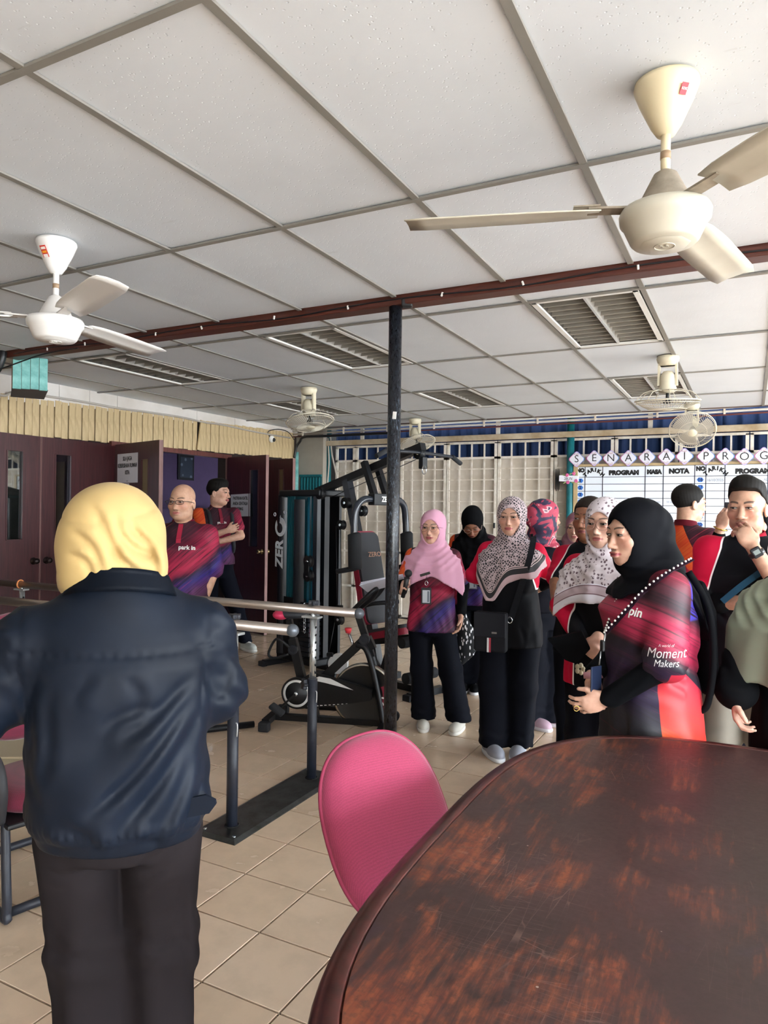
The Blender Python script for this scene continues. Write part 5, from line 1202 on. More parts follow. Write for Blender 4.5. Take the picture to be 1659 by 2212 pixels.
    def shoes(s, m, sole, size=1., only=(1,-1), kind='sneaker'):
        for q in only:
            f = s.feet[q]; o = link('shoe', SHOE[0].copy(), None, s.o, (f[0], f[1]+.02, 0), (0,0,R_(f[2]))); o.data.materials.clear(); o.data.materials.append(m); o.scale = (size,)*3
            p = link('sole', SHOE[1].copy(), None, o); p.data.materials.clear(); p.data.materials.append(sole)
            if kind == 'sneaker':
                b = MB()
                for k in range(4): b.tube([(-.022,.055-.02*k,.066+.008*k),(0,.058-.02*k,.074+.009*k),(.022,.055-.02*k,.066+.008*k)], .004, 5)
                b.build('laces', sole, o)
    def hijab(s, m, front=.30, back=.30, width=1., fold=.006, nf=9, h=.0075, reg=None, name='headscarf', bulk=0., side_drop=0., shawl=None, open_=1., tuck=False, point=0., back_bulge=0., open_dz=0.):
        """wrapped headscarf; front/back = how far the cape hangs below the chin level"""
        H, g, hs, hR = s.H, s.g, s.hs, s.hR; zc = s.hc[2]-.135*hs
        lo = np.array([-.34*width*g, -.30*g, zc-max(front,back)-side_drop-point-.05]); hi = np.array([.34*width*g, .32*g, s.hc[2]+.19*hs])
        lo[:2] = np.minimum(lo[:2], s.hc[:2]-.2); hi[:2] = np.maximum(hi[:2], s.hc[:2]+.2)
        fz = [(s.hc[2]-.14*hs, s.hc[2]+.15*hs, h*.75)]; S = SDF(lo, hi, h, fz=fz); rs = rng.uniform(0,6)
        E = lambda c, r, k=.03, mode='add': S.ell(s.hp(c), np.array(r)*hs, k*hs, hR, mode)
        b = bulk
        E((0,-.018-b*.4,.036),(.091+b*.5,.113+b,.098+b*.3)); E((0,-.004,-.045),(.083+b*.6,.094+b*.5,.092),.04)
        if back_bulge: E((0,-.085,.0),(.07,.07,.075),.05)
        S.cone(s.hp((0,-.012,-.095)), np.array([0,-.015,.845*H]), .078*hs+b*.4, .098, .04)
        if not tuck:
            bot = zc-max(front, back)-side_drop-point
            W = width*g; zs = .815*H
            P = [(bot,0,.004,.235*W,.198*W,2.3),(zs-.16,0,.010,.225*W,.185*W,2.3),(zs-.05,0,.002,.205*W,.145*W,2.2),(zs,0,-.01,.165*W,.105*W,2.1),(zs+.035,0,-.012,.115,.09,2),(zs+.06,0,-.012,.09,.082,2)]
            def disp(x, y, z):
                th = np.arctan2(y, x); q = np.clip((zs+.03-z)/.15, 0, 1); return fold*q*(np.sin(nf*th+rs+3*z)+.5*np.sin(2*nf*th-6*z+rs*2))
            S2 = SDF.__new__(SDF); S2.ax = S.ax; S2.F = np.full_like(S.F, .5); S2.h = S.h
            S2.loft(P, 0, disp=disp)
            # hem surface: cut the cape from below
            X = S.ax[0][:,None,None]; Y = S.ax[1][None,:,None]; Z = S.ax[2][None,None,:]
            yy = np.clip((Y+.02)/.16, -1, 1); hemz = np.where(yy > 0, zc-front*np.abs(yy)-(.6*front)*(1-np.abs(yy)), zc-back*np.abs(yy)-(.6*front)*(1-np.abs(yy)))
            sd = np.clip(np.abs(X)/(.2*W), 0, 1.2); hemz = hemz-side_drop*sd**2
            if point: hemz = hemz-point*np.exp(-((X-shawl)/.07)**2)*(Y > 0)
            hemz = hemz+.006*np.sin(X*38+Y*30+rs)
            S2.F = np.maximum(S2.F, (hemz-Z).astype(np.float32))
            a, d = S.F, S2.F; k = .03; hh = np.maximum(k-np.abs(a-d), 0)/k; S.F = (np.minimum(a, d)-hh*hh*k*.25).astype(np.float32)
        # folds around the neck and over the head
        Rm = hR; sgn = 1 if rng.random() < .5 else -1
        def wr(x, y, z):
            dx, dy, dz = x-s.hc[0], y-s.hc[1], z-s.hc[2]
            X = (Rm[0,0]*dx+Rm[1,0]*dy+Rm[2,0]*dz)/hs; Y = (Rm[0,1]*dx+Rm[1,1]*dy+Rm[2,1]*dz)/hs; Z = (Rm[0,2]*dx+Rm[1,2]*dy+Rm[2,2]*dz)/hs
            low = np.clip((-.03-Z)/.09, 0, 1)*np.clip((Z+.34)/.08, 0, 1)
            r1 = np.sqrt((X*1.15+.02*sgn)**2+(Z+.02)**2+.3*Y*Y); q1 = r1*118+1.6*np.sin(X*14*sgn+rs)+X*22*sgn+rs; f1 = 1.1*(np.abs(np.sin(q1*.5))**.8*2-1)*np.clip((Y+.12)/.1,0,1)+.8*np.sin(np.arctan2(X, Y+.05)*6+rs)*np.clip((-.12-Z)/.1,0,1)
            hd = np.clip((Z+.06)/.08, 0, 1)*np.clip((.04-Y)/.1, 0, 1)
            f2 = np.sin(Z*60+Y*90+np.abs(X)*30+rs)+.6*np.sin(Z*110-Y*60+rs)
            return fold*.75*low*f1-fold*.22*hd*f2
        S.warp(wr)
        # face opening
        def cut(x, y, z):
            dx, dy, dz = x-s.hc[0], y-s.hc[1], z-s.hc[2]
            X = (Rm[0,0]*dx+Rm[1,0]*dy+Rm[2,0]*dz)/hs; Y = (Rm[0,1]*dx+Rm[1,1]*dy+Rm[2,1]*dz)/hs; Z = (Rm[0,2]*dx+Rm[1,2]*dy+Rm[2,2]*dz)/hs
            q = (np.sqrt((X/(.0575*open_))**2+((Z+.024-open_dz)/.083)**2)-1)*.057
            return np.maximum(q, .006-Y+.25*np.abs(Z+.02))
        c = s.hp((0,.08,-.02)); S.func(c-.14*hs, c+.14*hs, cut, .010, 'cut')
        def hemdist(co):
            if tuck: return np.full(len(co), 1.)
            X, Y, Z = co.T; yy = np.clip((Y+.02)/.16, -1, 1); hz = np.where(yy > 0, zc-front*np.abs(yy)-(.6*front)*(1-np.abs(yy)), zc-back*np.abs(yy)-(.6*front)*(1-np.abs(yy)))-side_drop*np.clip(np.abs(X)/(.2*W), 0, 1.2)**2
            if point: hz = hz-point*np.exp(-((X-shawl)/.07)**2)*(Y > 0)
            return Z-hz
        o = s.cloth(name, S, m, (lambda co: reg(s, co)) if reg else hemdist, (0,0,s.hc[2])); return o
    def hair(s, m, quiff=0., h=.005, line=(.0,.75), vol=1., bun=None, cutb=True):
        hs, hR = s.hs, s.hR; lo = s.hc-.2; hi = s.hc+.2
        S = SDF(lo, hi, h); E = lambda c, r, k=.02, mode='add': S.ell(s.hp(c), np.array(r)*hs, k*hs, hR, mode)
        E((0,-.017,.042),(.0795*vol,.1005*vol,.086*vol))
        if quiff: E((.0,.035,.092),(.062,.055,.030+quiff),.03); E((0,-.02,.10),(.066,.07,.03),.03)
        S.warp(lambda x, y, z: -.0006*np.sin((x-s.hc[0])*330+y*130+z*60))
        Rm = hR
        def cut(x, y, z):
            dx, dy, dz = x-s.hc[0], y-s.hc[1], z-s.hc[2]
            X = (Rm[0,0]*dx+Rm[1,0]*dy+Rm[2,0]*dz)/hs; Y = (Rm[0,1]*dx+Rm[1,1]*dy+Rm[2,1]*dz)/hs; Z = (Rm[0,2]*dx+Rm[1,2]*dy+Rm[2,2]*dz)/hs
            return (Z-line[0]-line[1]*Y-.012*np.exp(-((np.abs(X)-.055)/.02)**2)*(Y > .03))*.8
        S.func(lo, hi, cut, .004, 'cut')
        if bun is not None: E(bun, (.05,.045,.05), .02)
        me, co = S.mesh('hair', m, 1); return link('hair', me, parent=s.o)
    def collar(s, m, r=.072, hgt=.045, gap=32, placket=True, m2=None):
        """folded polo collar with two points and a buttoned placket"""
        z0 = .842*s.H; b = MB(); n = 28
        def fn(u, v):
            a = R_(90+gap*.5+(360-gap)*u); rr = r+.014*v; dip = .020*math.exp(-((u if u < .5 else 1-u)/.12)**2)
            return (rr*math.cos(a), -.018+rr*.88*math.sin(a), z0+.030-.040*v-dip*(1+1.4*v)+.010*math.sin(a)*-1)
        b.grid(fn, n, 4); 
        b.grid(lambda u, v: (lambda p: (p[0]*.93, -.018+(p[1]+.018)*.93, p[2]-.002))(fn(u, v*.6)), n, 3)
        bmesh.ops.solidify(b.b, geom=b.b.faces[:], thickness=.003); o = b.build('collar', m, s.o)
        if placket:
            b = MB(); yb = s.plk if hasattr(s, 'plk') else .105
            P = [Vector((0,.052,z0-.012)),Vector((0,.085,z0-.055)),Vector((0,yb,z0-.11)),Vector((0,yb+.008,z0-.165))]
            for p, q in zip(P, P[1:]): b.bar(p, q, .032, .006, (0,1,0))
            b.build('placket', m2 or m, s.o)
LENS = glassmat('#ffffff', -.03, .03, 'spectacle_lens')
from mathutils.bvhtree import BVHTree
def print_text(p, cloth, body, size, o, x, n, name='printed_lettering', m=None, **k):
    """lettering laid onto the surface of a garment"""
    t = text_mesh(body, size, m or M_WHITE, p.o, face_M(tuple(o), tuple(x), tuple(n)), name, depth=0., **k); me = t.data
    bm = bmesh.new(); bm.from_mesh(me); bmesh.ops.triangulate(bm, faces=bm.faces[:]); bmesh.ops.subdivide_edges(bm, edges=[e for e in bm.edges if e.calc_length() > .012], cuts=1); bm.to_mesh(me); bm.free()
    bv = BVHTree.FromPolygons([v.co for v in cloth.data.vertices], [q.vertices[:] for q in cloth.data.polygons]); nn = Vector(n).normalized()
    for v in me.vertices:
        h = bv.ray_cast(v.co+nn*.25, -nn)
        if h[0] is not None: v.co = h[0]+nn*.0025
    return t
_S = SDF((-.08,-.14,-.01), (.08,.2,.14), .0055); _S.ell((0,.07,.035), (.046,.085,.042), .02); _S.ell((0,-.03,.05), (.040,.065,.055), .03); _S.cone((0,-.035,.05), (0,-.035,.085), .042, .040, .02); _S.F = np.maximum(_S.F, (.012-_S.ax[2])[None,None,:]).astype(np.float32)
_SS = SDF((-.08,-.14,-.01), (.08,.2,.06), .005); _SS.loft([(.0,0,.03,.046,.125,2.6),(.016,0,.03,.050,.130,2.6),(.026,0,.03,.047,.126,2.6)], 0)
SHOE = (_S.mesh('shoe', M_WHITE)[0], _SS.mesh('sole', M_WHITE)[0])
BLK = m_cloth('#0b0c0f', .8); BLK2 = m_cloth('#10121a', .75); NAVYT = m_cloth('#10121c', .8)
def reg_none(p, co): return np.full(len(co), -1.)
def reg_orange_shoulder(side):
    def f(p, co): return np.minimum(np.minimum(side*co[:,0]-.155*p.g, co[:,2]-.66*p.H), .02+co[:,1]*0)
    return f
def reg_raglan(p, co):
    """red on the front half of the sleeves and shoulders"""
    x = np.abs(co[:,0]); z = co[:,2]/p.H
    return np.minimum(np.minimum(x-(.105+.35*np.clip(.78-z,-.03,.4))*p.g, co[:,1]+.035), (z-.655)*1.2 if True else z)
RED = '#c2153a'
M_RAG = m_reg('black_red_jersey', '#0d0e13', RED, '#f0e6e6', .0045)
# 1 woman in the yellow headscarf, seen from behind ------------------------------------------------------------
p = Person(-1.372, 1.262, -170, 1.545, SK1, 'woman seen from behind in yellow headscarf, dark navy jacket and grey-brown trousers', g=1.2, head_phi=-150, hs=1.06, head_off=(-.018,0,0))
p.sh[1] = p.I(.185,0,1.185); p.sh[-1] = p.I(-.205,0,1.175)
p.arm(1, p.I(.222,-.02,1.035), p.I(.17,-.26,1.02), show=False); p.arm(-1, p.I(-.30,-.02,1.04), p.I(-.20,-.26,1.0), show=False)
p.trousers(m_cloth('#221e20', .85, .1), feet=((.103,0,0),(-.052,0,0)), r=(.082,.076,.076), hem=.05, fold=.005, h=.0075, cr=(-1, [(.015,.66,.17,.70),(.02,.635,.18,.68),(.025,.61,.175,.655,.8),(.03,.57,.17,.60,.6),(.03,.50,.17,.53,.9),(.035,.475,.175,.505),(.04,.45,.175,.485),(.045,.425,.175,.46,.9),(.05,.40,.165,.43,.7),(-.16,.66,-.02,.655,.7),(-.15,.62,-.03,.625,.5),(-.15,.50,-.05,.47,.6),(-.14,.46,-.06,.435,.5),(.165,.62,.17,.25,.8)]))
p.body(ears=False, face=False)
def m_jacket():
    t = NT('navy_jacket_nylon'); v = t.obj(); n = t.noise(v, 5, 4); t.col(t.mix(t.thr(n,.3,.7), lin('#111926'), lin('#0c121c'))); t.rough(t.math('ADD', t.math('MULTIPLY', n, .15), .46)); t.b.inputs['Specular IOR Level'].default_value = .16; t.bump(t.noise(v, 500, 2), .1, .0006); return t.m
MJ = m_jacket()
def jacket(p):
    S = SDF((-.46,-.40,.58), (.46,.46,1.46), .0062)
    P = [(.705,0,.01,.190,.160,2.4),(.735,0,.01,.198,.172,2.4),(.75,0,.01,.210,.184,2.4),(.80,0,.01,.216,.188,2.4),(.90,0,.0,.210,.178,2.4),(1.03,0,-.005,.212,.168,2.4),(1.13,0,-.01,.215,.158,2.4),(1.21,0,-.015,.185,.135,2.2),(1.27,0,-.02,.145,.115,2.1),(1.315,0,-.022,.110,.098,2.1),(1.345,0,-.022,.088,.085,2.)]
    P = [(z,cx-.0,cy,ax,ay,n) for z,cx,cy,ax,ay,n in P]
    def disp(x, y, z):
        # long drag folds from the right armpit down to the left hem, blousing above the hem band
        a = x*.72-z*.70; f = .010*np.sin(a*30+1.2*np.sin(z*9))*np.exp(-((x-.06)/.13)**2)*np.exp(-((z-.93)/.16)**2)
        f2 = .0045*np.sin(x*26+3*np.sin(z*7)+y*14)*np.clip((1.1-z)/.3,0,1); f3 = .004*np.sin(x*70+y*60)*np.exp(-((z-.76)/.03)**2)
        return f+f2+f3
    S.loft(P, .02, disp=disp)
    for side in (1,-1):
        e, w = p.arms[side][0], p.arms[side][1]; sh = p.sh[side]
        S.cone(sh*np.array([.4,1,1])+np.array([0,0,.055]), sh, .060, .080, .05); S.cone(sh, e, .080, .082, .035); S.cone(e, e+(w-e)*.9, .082, .055, .03)
    S.warp(lambda x, y, z: -.0035*np.sin(z*52+x*30+y*36)*(np.abs(x) > .2)-.002*np.sin(z*110+y*70+x*20)*(np.abs(x) > .22))
    S.warp(lambda x, y, z: creases(x, y, z, [(.20,1.07,-.05,.80,1.7),(.21,1.05,.02,.75,1.3),(.19,1.10,.02,.98,1.3),(.20,1.02,.10,.72,1.),(.12,1.06,-.02,1.0,.8),(.215,.98,.17,.74,1.),(-.16,1.12,-.185,.92,.9),(-.12,1.10,-.15,.86,.5),(-.19,1.0,-.16,.82,.7),(.05,1.13,.06,1.02,.5),(-.05,1.14,-.06,1.04,.4),(-.10,.80,.0,.72,.6),(-.16,.78,-.10,.71,.6),(.05,.76,.12,.70,.7),(.22,1.16,.27,1.06,1.),(.24,1.20,.29,1.12,.8),(.23,1.10,.25,1.02,1.)], .0075, .014, -1))
    # gathered hem band
    S.warp(lambda x, y, z: .004*np.exp(-((z-.752)/.006)**2)+.0022*np.sin(np.arctan2(y,x)*60)*np.exp(-((z-.76)/.018)**2))
    # stitched yoke seam across the back and armhole seams
    S.warp(lambda x, y, z: .0035*np.exp(-((z-1.165-.05*(x*x))/.0055)**2)*(1+.5*np.sin(x*240))*(np.abs(x) < .22)*(y < 0)+.003*np.exp(-((np.abs(x)-.205+.05*(1.2-z))/.006)**2)*(z > 1.0)*(y < .05))
    return p.cloth('jacket', S, MJ)
jk = jacket(p)
b = MB()                                         # stand collar of the jacket
b.grid(lambda u, v: ((.112+.022*v)*math.cos(2*math.pi*u), -.022+(.108+.022*v)*math.sin(2*math.pi*u), 1.345-.052*v-.030*math.sin(2*math.pi*u)-.012), 48, 5, closed_u=True); bmesh.ops.solidify(b.b, geom=b.b.faces[:], thickness=.004); b.build('jacket_collar', MJ, p.o)
b = MB(); b.sm = True
q0 = np.array([.205,-.10,.735])
b.prism([(0,-.022),(.085,-.022),(.105,-.004),(.105,.006),(.085,.022),(0,.022)], -.004, .004, Matrix.Translation(p.I(.115,.13,.79)) @ Matrix.Rotation(R_(-p.rz+27),4,'Z') @ Matrix.Rotation(R_(-12),4,'Y') @ Matrix.Rotation(R_(90),4,'X')); b.build('waist_tab', MJ, p.o)
M_YEL = m_cloth('#b09562', .85, .06, .1)
def reg_yel(p, co): return np.full(len(co), -1.)
def yellow_scarf(p):
    hs, hR = p.hs, p.hR; S = SDF(p.hc-np.array([.2,.22,.24]), p.hc+np.array([.2,.2,.2]), .006)
    E = lambda c, r, k=.03, mode='add': S.ell(p.hp(c), np.array(r)*hs, k*hs, hR, mode)
    E((0,-.022,.028),(.102,.130,.104)); E((0,-.060,-.04),(.104,.092,.085),.05); E((0,-.03,-.095),(.098,.098,.050),.05); E((-.02,.045,-.085),(.06,.06,.08),.05); E((.075,-.005,-.14),(.030,.05,.055),.04); E((-.085,-.03,-.10),(.03,.05,.035),.04)
    S.ell(p.I(.066,.03,1.40), (.028,.05,.080), .05); S.ell(p.I(.076,.07,1.358), (.020,.03,.040), .035)
    def wr(x, y, z):
        dx, dy, dz = (x-p.hc[0]), (y-p.hc[1]), (z-p.hc[2]); X = (hR[0,0]*dx+hR[1,0]*dy)/hs; Y = (hR[0,1]*dx+hR[1,1]*dy)/hs; Z = dz/hs+0*X
        low = np.clip((.05-Z)/.12, 0, 1.1)
        q = X*math.cos(.5)+Y*math.sin(.5)
        th = np.arctan2(X, -Y); f = -.003*low*np.sin(th*6-Z*34+.8)
        seam = .004*np.exp(-((Y-.02+.25*(Z-.04))/.004)**2)*(Z > -.08)+.003*np.exp(-((Z-.075-.25*Y)/.004)**2)*(Y < .02)
        cl_ = p.Rw.T @ p.CR; dl_ = p.Rw.T @ p.CD; XI = (dx*cl_[0]+dy*cl_[1])/hs; YI = -(dx*dl_[0]+dy*dl_[1])/hs
        cre = creases(XI, YI, Z+0*XI, [(-.095,.03,-.02,-.075,1.1),(-.10,-.02,-.04,-.085,1.),(-.05,.055,.03,-.06,1.),(-.01,.06,.055,-.05,1.1),(.03,.05,.075,-.06,1.2),(.0,.0,.03,-.08,1.),(-.07,.08,-.01,-.0,.6),(.05,.0,.085,-.1,1.)], .0085, .0085, 1)
        return f+seam+cre
    S.warp(wr)
    def cut(x, y, z):
        dx, dy, dz = x-p.hc[0], y-p.hc[1], z-p.hc[2]; X = (hR[0,0]*dx+hR[1,0]*dy+hR[2,0]*dz)/hs; Y = (hR[0,1]*dx+hR[1,1]*dy+hR[2,1]*dz)/hs; Z = (hR[0,2]*dx+hR[1,2]*dy+hR[2,2]*dz)/hs
        return np.maximum((np.sqrt((X/.06)**2+((Z+.02)/.085)**2)-1)*.06, .01-Y)
    c = p.hp((0,.08,-.02)); S.func(c-.15, c+.15, cut, .01, 'cut')
    return p.cloth('headscarf', S, M_YEL)
yellow_scarf(p); p.shoes(BLK, BLK, kind='plain')

# 2 bald man with glasses ---------------------------------------------------------------------------------------
M_POLO = m_polo('streaked_polo', flip=-1., off=.20)
p = Person(-3.551, 3.795, 12, 1.665, SK2, 'bald man with dark-rimmed glasses and streaked crimson polo behind the yellow headscarf', g=1.08, head_phi=26, hs=1.08, male=True)
p.arm(-1, p.I(.215,-.02,1.06), p.I(.165,.05,.90), curl=.5, palm=(1,0,0)); p.arm(1, p.I(-.25,0,1.05), p.I(-.22,.10,.86))
p.trousers(NAVYT, feet=((.11,0,-8),(-.11,0,8))); p.body(fat=1.14, nose=1.15)
p.eyes((.15,0), .8); p.glasses(mat('#2b2422', .3), rx=.025, rz=.013, z=.001, thick=.0016, rnd=3.)
sh2 = p.shirt(M_POLO, hem=.50, sleeve=.92, bust=.02, sr=1.12, cuffr=1.15); p.plk = .128; p.collar(m_cloth('#8f1c34', .7), m2=m_cloth('#a0213c', .7))
def chest_text(p, s_, u, w, size, y=.15, m=M_WHITE, sx=1.):
    # flat printed lettering on the chest, following the front of the shirt
    nrm = Vector((u*2.2,1,.15)).normalized(); return text_mesh(s_, size, m, p.o, face_M((u,y,w), (-nrm.y,nrm.x,0), nrm), 'shirt_lettering', depth=.0006, bold=.001, sx=sx)
print_text(p, sh2, 'park in', .040, p.I(.03,.2,1.235), p.I(1,0,-.05), p.I(0,1,.05), 'shirt_lettering', bold=.0012)
M_BHAIR = mat('#4a3a33', .7)
p.shoes(BLK, BLK, kind='plain')

# 3 man with crossed arms -----------------------------------------------------------------------------------------
p = Person(-5.0, 5.86, -20, 1.80, SK4, 'young black-haired man with crossed arms and backpack, leaning before the open maroon door', g=1.02, head_phi=-66, hs=1.14, male=True)
p.sh[1] = p.I(-.19,.02,1.44); p.sh[-1] = p.I(.17,-.02,1.45)
p.arm(1, p.I(-.14,.12,1.19), p.I(.10,.23,1.28), hand_dir=p.I(.8,-.35,.25), palm=p.I(.2,-1,.1), curl=.3)
p.arm(-1, p.I(.24,.08,1.22), p.I(.03,.27,1.17), hand_dir=p.I(-.9,-.2,.1), palm=p.I(-.1,-1,0), curl=.5)
p.trousers(NAVYT, feet=((.04,-.05,0),(-.30,.10,5)), r=(.10,.075,.07), hem=.08); p.body(nose=1.1); p.eyes((.1,0), .8)
sh3 = p.shirt(M_POLO, hem=.51, sleeve=.62, reg=reg_orange_shoulder(1), sr=1.08, cuffr=1.05); p.plk = .118; p.collar(m_cloth('#7d1b30', .7)); print_text(p, sh3, 'park in', .034, p.I(.06,.25,1.36), p.I(1,-.2,0), p.I(.1,1,0), 'shirt_lettering', bold=.0012)
p.hair(M_HAIR, quiff=.012, line=(.004,.62)); p.shoes(m_cloth('#c9cdc8', .6), m_cloth('#d8d9d4', .6), 1.15)
bp = thing('backpack', 'black backpack worn by the young man with crossed arms', 'backpack', tuple(p.base), R_(p.rz))
b = MB(); b.box((0,-.22,1.22), (.28,.16,.42), bev=.05); b.build('bag', BLK, bp)
for q in (-1,1): MB().tube(spline([(q*.10,-.15,1.40),(q*.125,-.06,1.485),(q*.125,.07,1.46),(q*.118,.128,1.36),(q*.12,.135,1.22),(q*.15,.08,1.06),(q*.15,-.14,1.0)], 6), [.02]*37, 8).build('shoulder_strap', mat('#22252b', .7), bp)

# 4 woman in the pink headscarf ------------------------------------------------------------------------------------
M_PNK = m_cloth('#d8a0b8', .85, .05, .3)
p = Person(-1.965, 4.56, 6, 1.50, SK4, 'woman in pale pink headscarf with round glasses, microphone and hanging badge', g=.95, head_phi=16, hs=.98)
p.arm(1, p.I(-.205,.06,1.02), p.I(-.20,.20,.96), hand_dir=p.I(.0,.6,.55), palm=p.I(1,.2,0), curl=.85); p.arm(-1, p.I(.215,-.03,.98), p.I(.20,.02,.79), palm=p.I(-1,.2,0), curl=.35)
p.trousers(BLK2, feet=((.05,0,8),(-.195,.02,-12)), r=(.092,.074,.088), hem=.06); p.body(ears=False)
p.eyes((.05,0), 1.); p.glasses(mat('#5d4740', .3), rx=.027, rz=.023, thick=.0011)
p.shirt(m_polo('streaked_polo_dark', flip=-1., off=.10, gain=.6), hem=.45, sleeve=.8, reg=reg_orange_shoulder(1), bust=.01, flare=1.02); p.sleeve_part(-1, .75, 1.92, .048, .033, BLK); p.sleeve_part(1, .75, 1.9, .048, .033, BLK)
p.hijab(M_PNK, front=.20, back=.26, width=1.02, fold=.007, nf=7, side_drop=.12); p.shoes(m_cloth('#d8d4ca', .6), m_cloth('#e6e3dc', .6), .92)
def lanyard(p, label, u, w, v, top, badge=(.055,.085), hol='#20232b', strap='#2a2a31', tilt=0., bar=True):
    """badge hung on a reel from the chest; local coordinates of the person"""
    t = thing('badge_lanyard', label, 'badge', tuple(p.base), R_(p.rz)); y = v
    MB().tube([(u,y-.01,top),(u,y+.004,w+.10)], .0022, 5).build('cord', mat(strap, .6), t)
    if bar: MB().box((u+.01,y+.004,top-.01), (.07,.004,.018), (0,R_(18),0), bev=.001).build('clip_bar', mat('#3c3a38', .3, .5), t)
    MB().tube(arc((u,y+.006,w+.085), .010, 0, 360, 12, 'xz', 1.5)[:-1], .002, 5, closed=True).build('hook', M_CHR, t)
    MB().box((u,y+.008,w), (badge[0]*1.25,.004,badge[1]*1.3), bev=.0015).build('holder', mat(hol, .3), t)
    MB().box((u,y+.0112,w-.004), (badge[0]*.9,.002,badge[1])).build('card', mat('#c3c9d2', .3), t); MB().box((u-badge[0]*.25,y+.0125,w-.004), (badge[0]*.22,.001,badge[1]*.85)).build('card_stripe', mat('#6a7280', .4), t)
    return t
lanyard(p, 'white ID card in dark holder hanging at the waist of the woman in pink', .02, .935, .185, 1.09)
mk = thing('microphone', 'black handheld microphone in the hand of the woman in pink headscarf', 'microphone', tuple(p.base), R_(p.rz))
a_, b_ = p.I(-.195,.235,.93), p.I(-.165,.30,1.065); MB().tube([a_, b_], [.014,.017], 14).build('handle', M_BLACK, mk); MB().sphere(tuple(p.I(-.158,.315,1.095)), .026, 14).build('grille_head', mat('#26282c', .5, .3), mk)
pp = thing('paper_sheets', 'white stack of papers held beside the black pole by the woman in pink', 'papers', tuple(p.base), R_(p.rz))
for k in range(3): MB().box((0,0,0), (.29,.20,.0025), (0,0,0)).build('sheet', mat('#dfe0ee', .6), pp, tuple(p.I(-.335,.12,1.005+.006*k)), (R_(20),R_(16-2*k),R_(4*k)))
tb2 = thing('tote_bag', 'black tote bag with white leaf print hanging from the arm of the woman in pink', 'bag', tuple(p.base), R_(p.rz))
def m_leafbag():
    t = NT('leaf_print_cloth'); v = t.obj(); w_ = t.vec(v, (2.6,1.,1.), (0,R_(32),0)); w2 = t.vec(v, (2.8,1.,1.), (0,R_(-38),0), (.3,0,.2)); k = t.math('MINIMUM', t.vor(w_, 21), t.math('ADD', t.vor(w2, 17), .05)); t.col(t.mix(t.thr(k, .27, .31), lin('#e6e6ea'), lin('#0c1016'))); t.rough(.8); return t.m
S = SDF((-.45,-.3,.38), (-.05,.3,1.0), .008); S.loft([(.43,-.205,-.06,.012,.015,2),(.50,-.235,-.06,.055,.035,2),(.58,-.245,-.06,.085,.05,2.1),(.66,-.235,-.06,.068,.05,2.1),(.76,-.215,-.05,.030,.03,2),(.84,-.205,-.04,.014,.016,2)], .02); me, _ = S.mesh('bag', m_leafbag(), 1); link('bag', me, parent=tb2)
MB().tube(spline([(-.215,-.05,.79),(-.205,-.02,.90),(-.21,.0,.99),(-.235,-.03,.90),(-.23,-.06,.79)], 5), .007, 6).build('handle', BLK, tb2)

# 5 woman in the black headscarf looking at her phone ------------------------------------------------------------------
p = Person(-2.07, 5.66, 6, 1.585, SK3, 'woman in long black headscarf and glasses looking down at her phone', g=1.0, head_phi=4, pitch=42, hs=1.0, head_off=(0,.07,-.055))
p.arm(1, p.I(-.20,.02,1.04), p.I(-.155,.22,.985), hand_dir=p.I(.55,.5,.1), palm=p.I(.2,.2,1), curl=.5); p.arm(-1, p.I(.20,.02,1.03), p.I(.08,.22,.98), hand_dir=p.I(-.7,.4,.1), palm=p.I(0,.2,1), curl=.5)
p.trousers(BLK2, feet=((.06,0,0),(-.05,.0,-6)), r=(.092,.076,.085)); p.body(ears=False); p.eyes((0,-.6), .6); p.glasses(mat('#b59a8c', .3), rx=.026, rz=.02, lens=False)
p.shirt(m_polo('streaked_polo_dim', flip=-1., off=.1, gain=.4), hem=.46, sleeve=.75, reg=reg_orange_shoulder(1)); p.sleeve_part(1, .7, 1.9, .046, .034, BLK)
p.hijab(BLK, front=.28, back=.30, width=.92, fold=.006, side_drop=-.04); p.shoes(BLK, m_cloth('#d9dadd', .6))
lanyard(p, 'clear ID card holder hanging on the chest of the woman looking down', -.02, .93, .175, 1.06, hol='#8d8f98')
ph = tag(MB().box((0,0,0), (.075,.008,.15), bev=.004).build('phone', M_BLACK), 'black phone in the hands of the woman looking down', 'phone'); ph.matrix_world = Matrix.Translation(p.base) @ Matrix.Rotation(R_(p.rz),4,'Z') @ Matrix.Translation(p.I(-.075,.30,1.015)) @ Matrix.Rotation(R_(-55),4,'X') @ Matrix.Rotation(R_(60),4,'Y')

# 6 woman in the printed headscarf --------------------------------------------------------------------------------------
def m_print():
    t = NT('black_white_print_scarf'); p_ = t.attr('sc').outputs['Vector']; v1 = t.vor(t.vec(p_, (1,.6,1), (0,R_(35),0)), 72, 'DISTANCE_TO_EDGE', rnd=.6)
    c = t.mix(t.thr(v1, .10, .17), lin('#b9a6aa'), lin('#1a181d')); r = t.attr('reg').outputs['Fac']
    bands = t.ramp(t.math('MULTIPLY', r, 8.), [(0,lin('#c2a6ab')),(.30,lin('#15141a')),(.56,lin('#cdb6b6')),(.60,lin('#1a181d')),(.64,lin('#cdb6b6')),(.68,lin('#1a181d'))], 'CONSTANT')
    t.col(t.mix(t.thr(r, .0846, .0854), bands, c)); t.rough(.7); t.b.inputs['Sheen Weight'].default_value = .2; return t.m
p = Person(-1.32, 4.30, 6, 1.585, SK4, 'woman in black and white printed headscarf with crossbody bag and grey slip-on shoes', g=1.06, head_phi=12, hs=1.0)
p.arm(1, p.I(-.235,-.06,1.10), p.I(-.10,-.20,.98), show=False); p.arm(-1, p.I(.255,-.06,1.09), p.I(.12,-.20,.98), show=False)
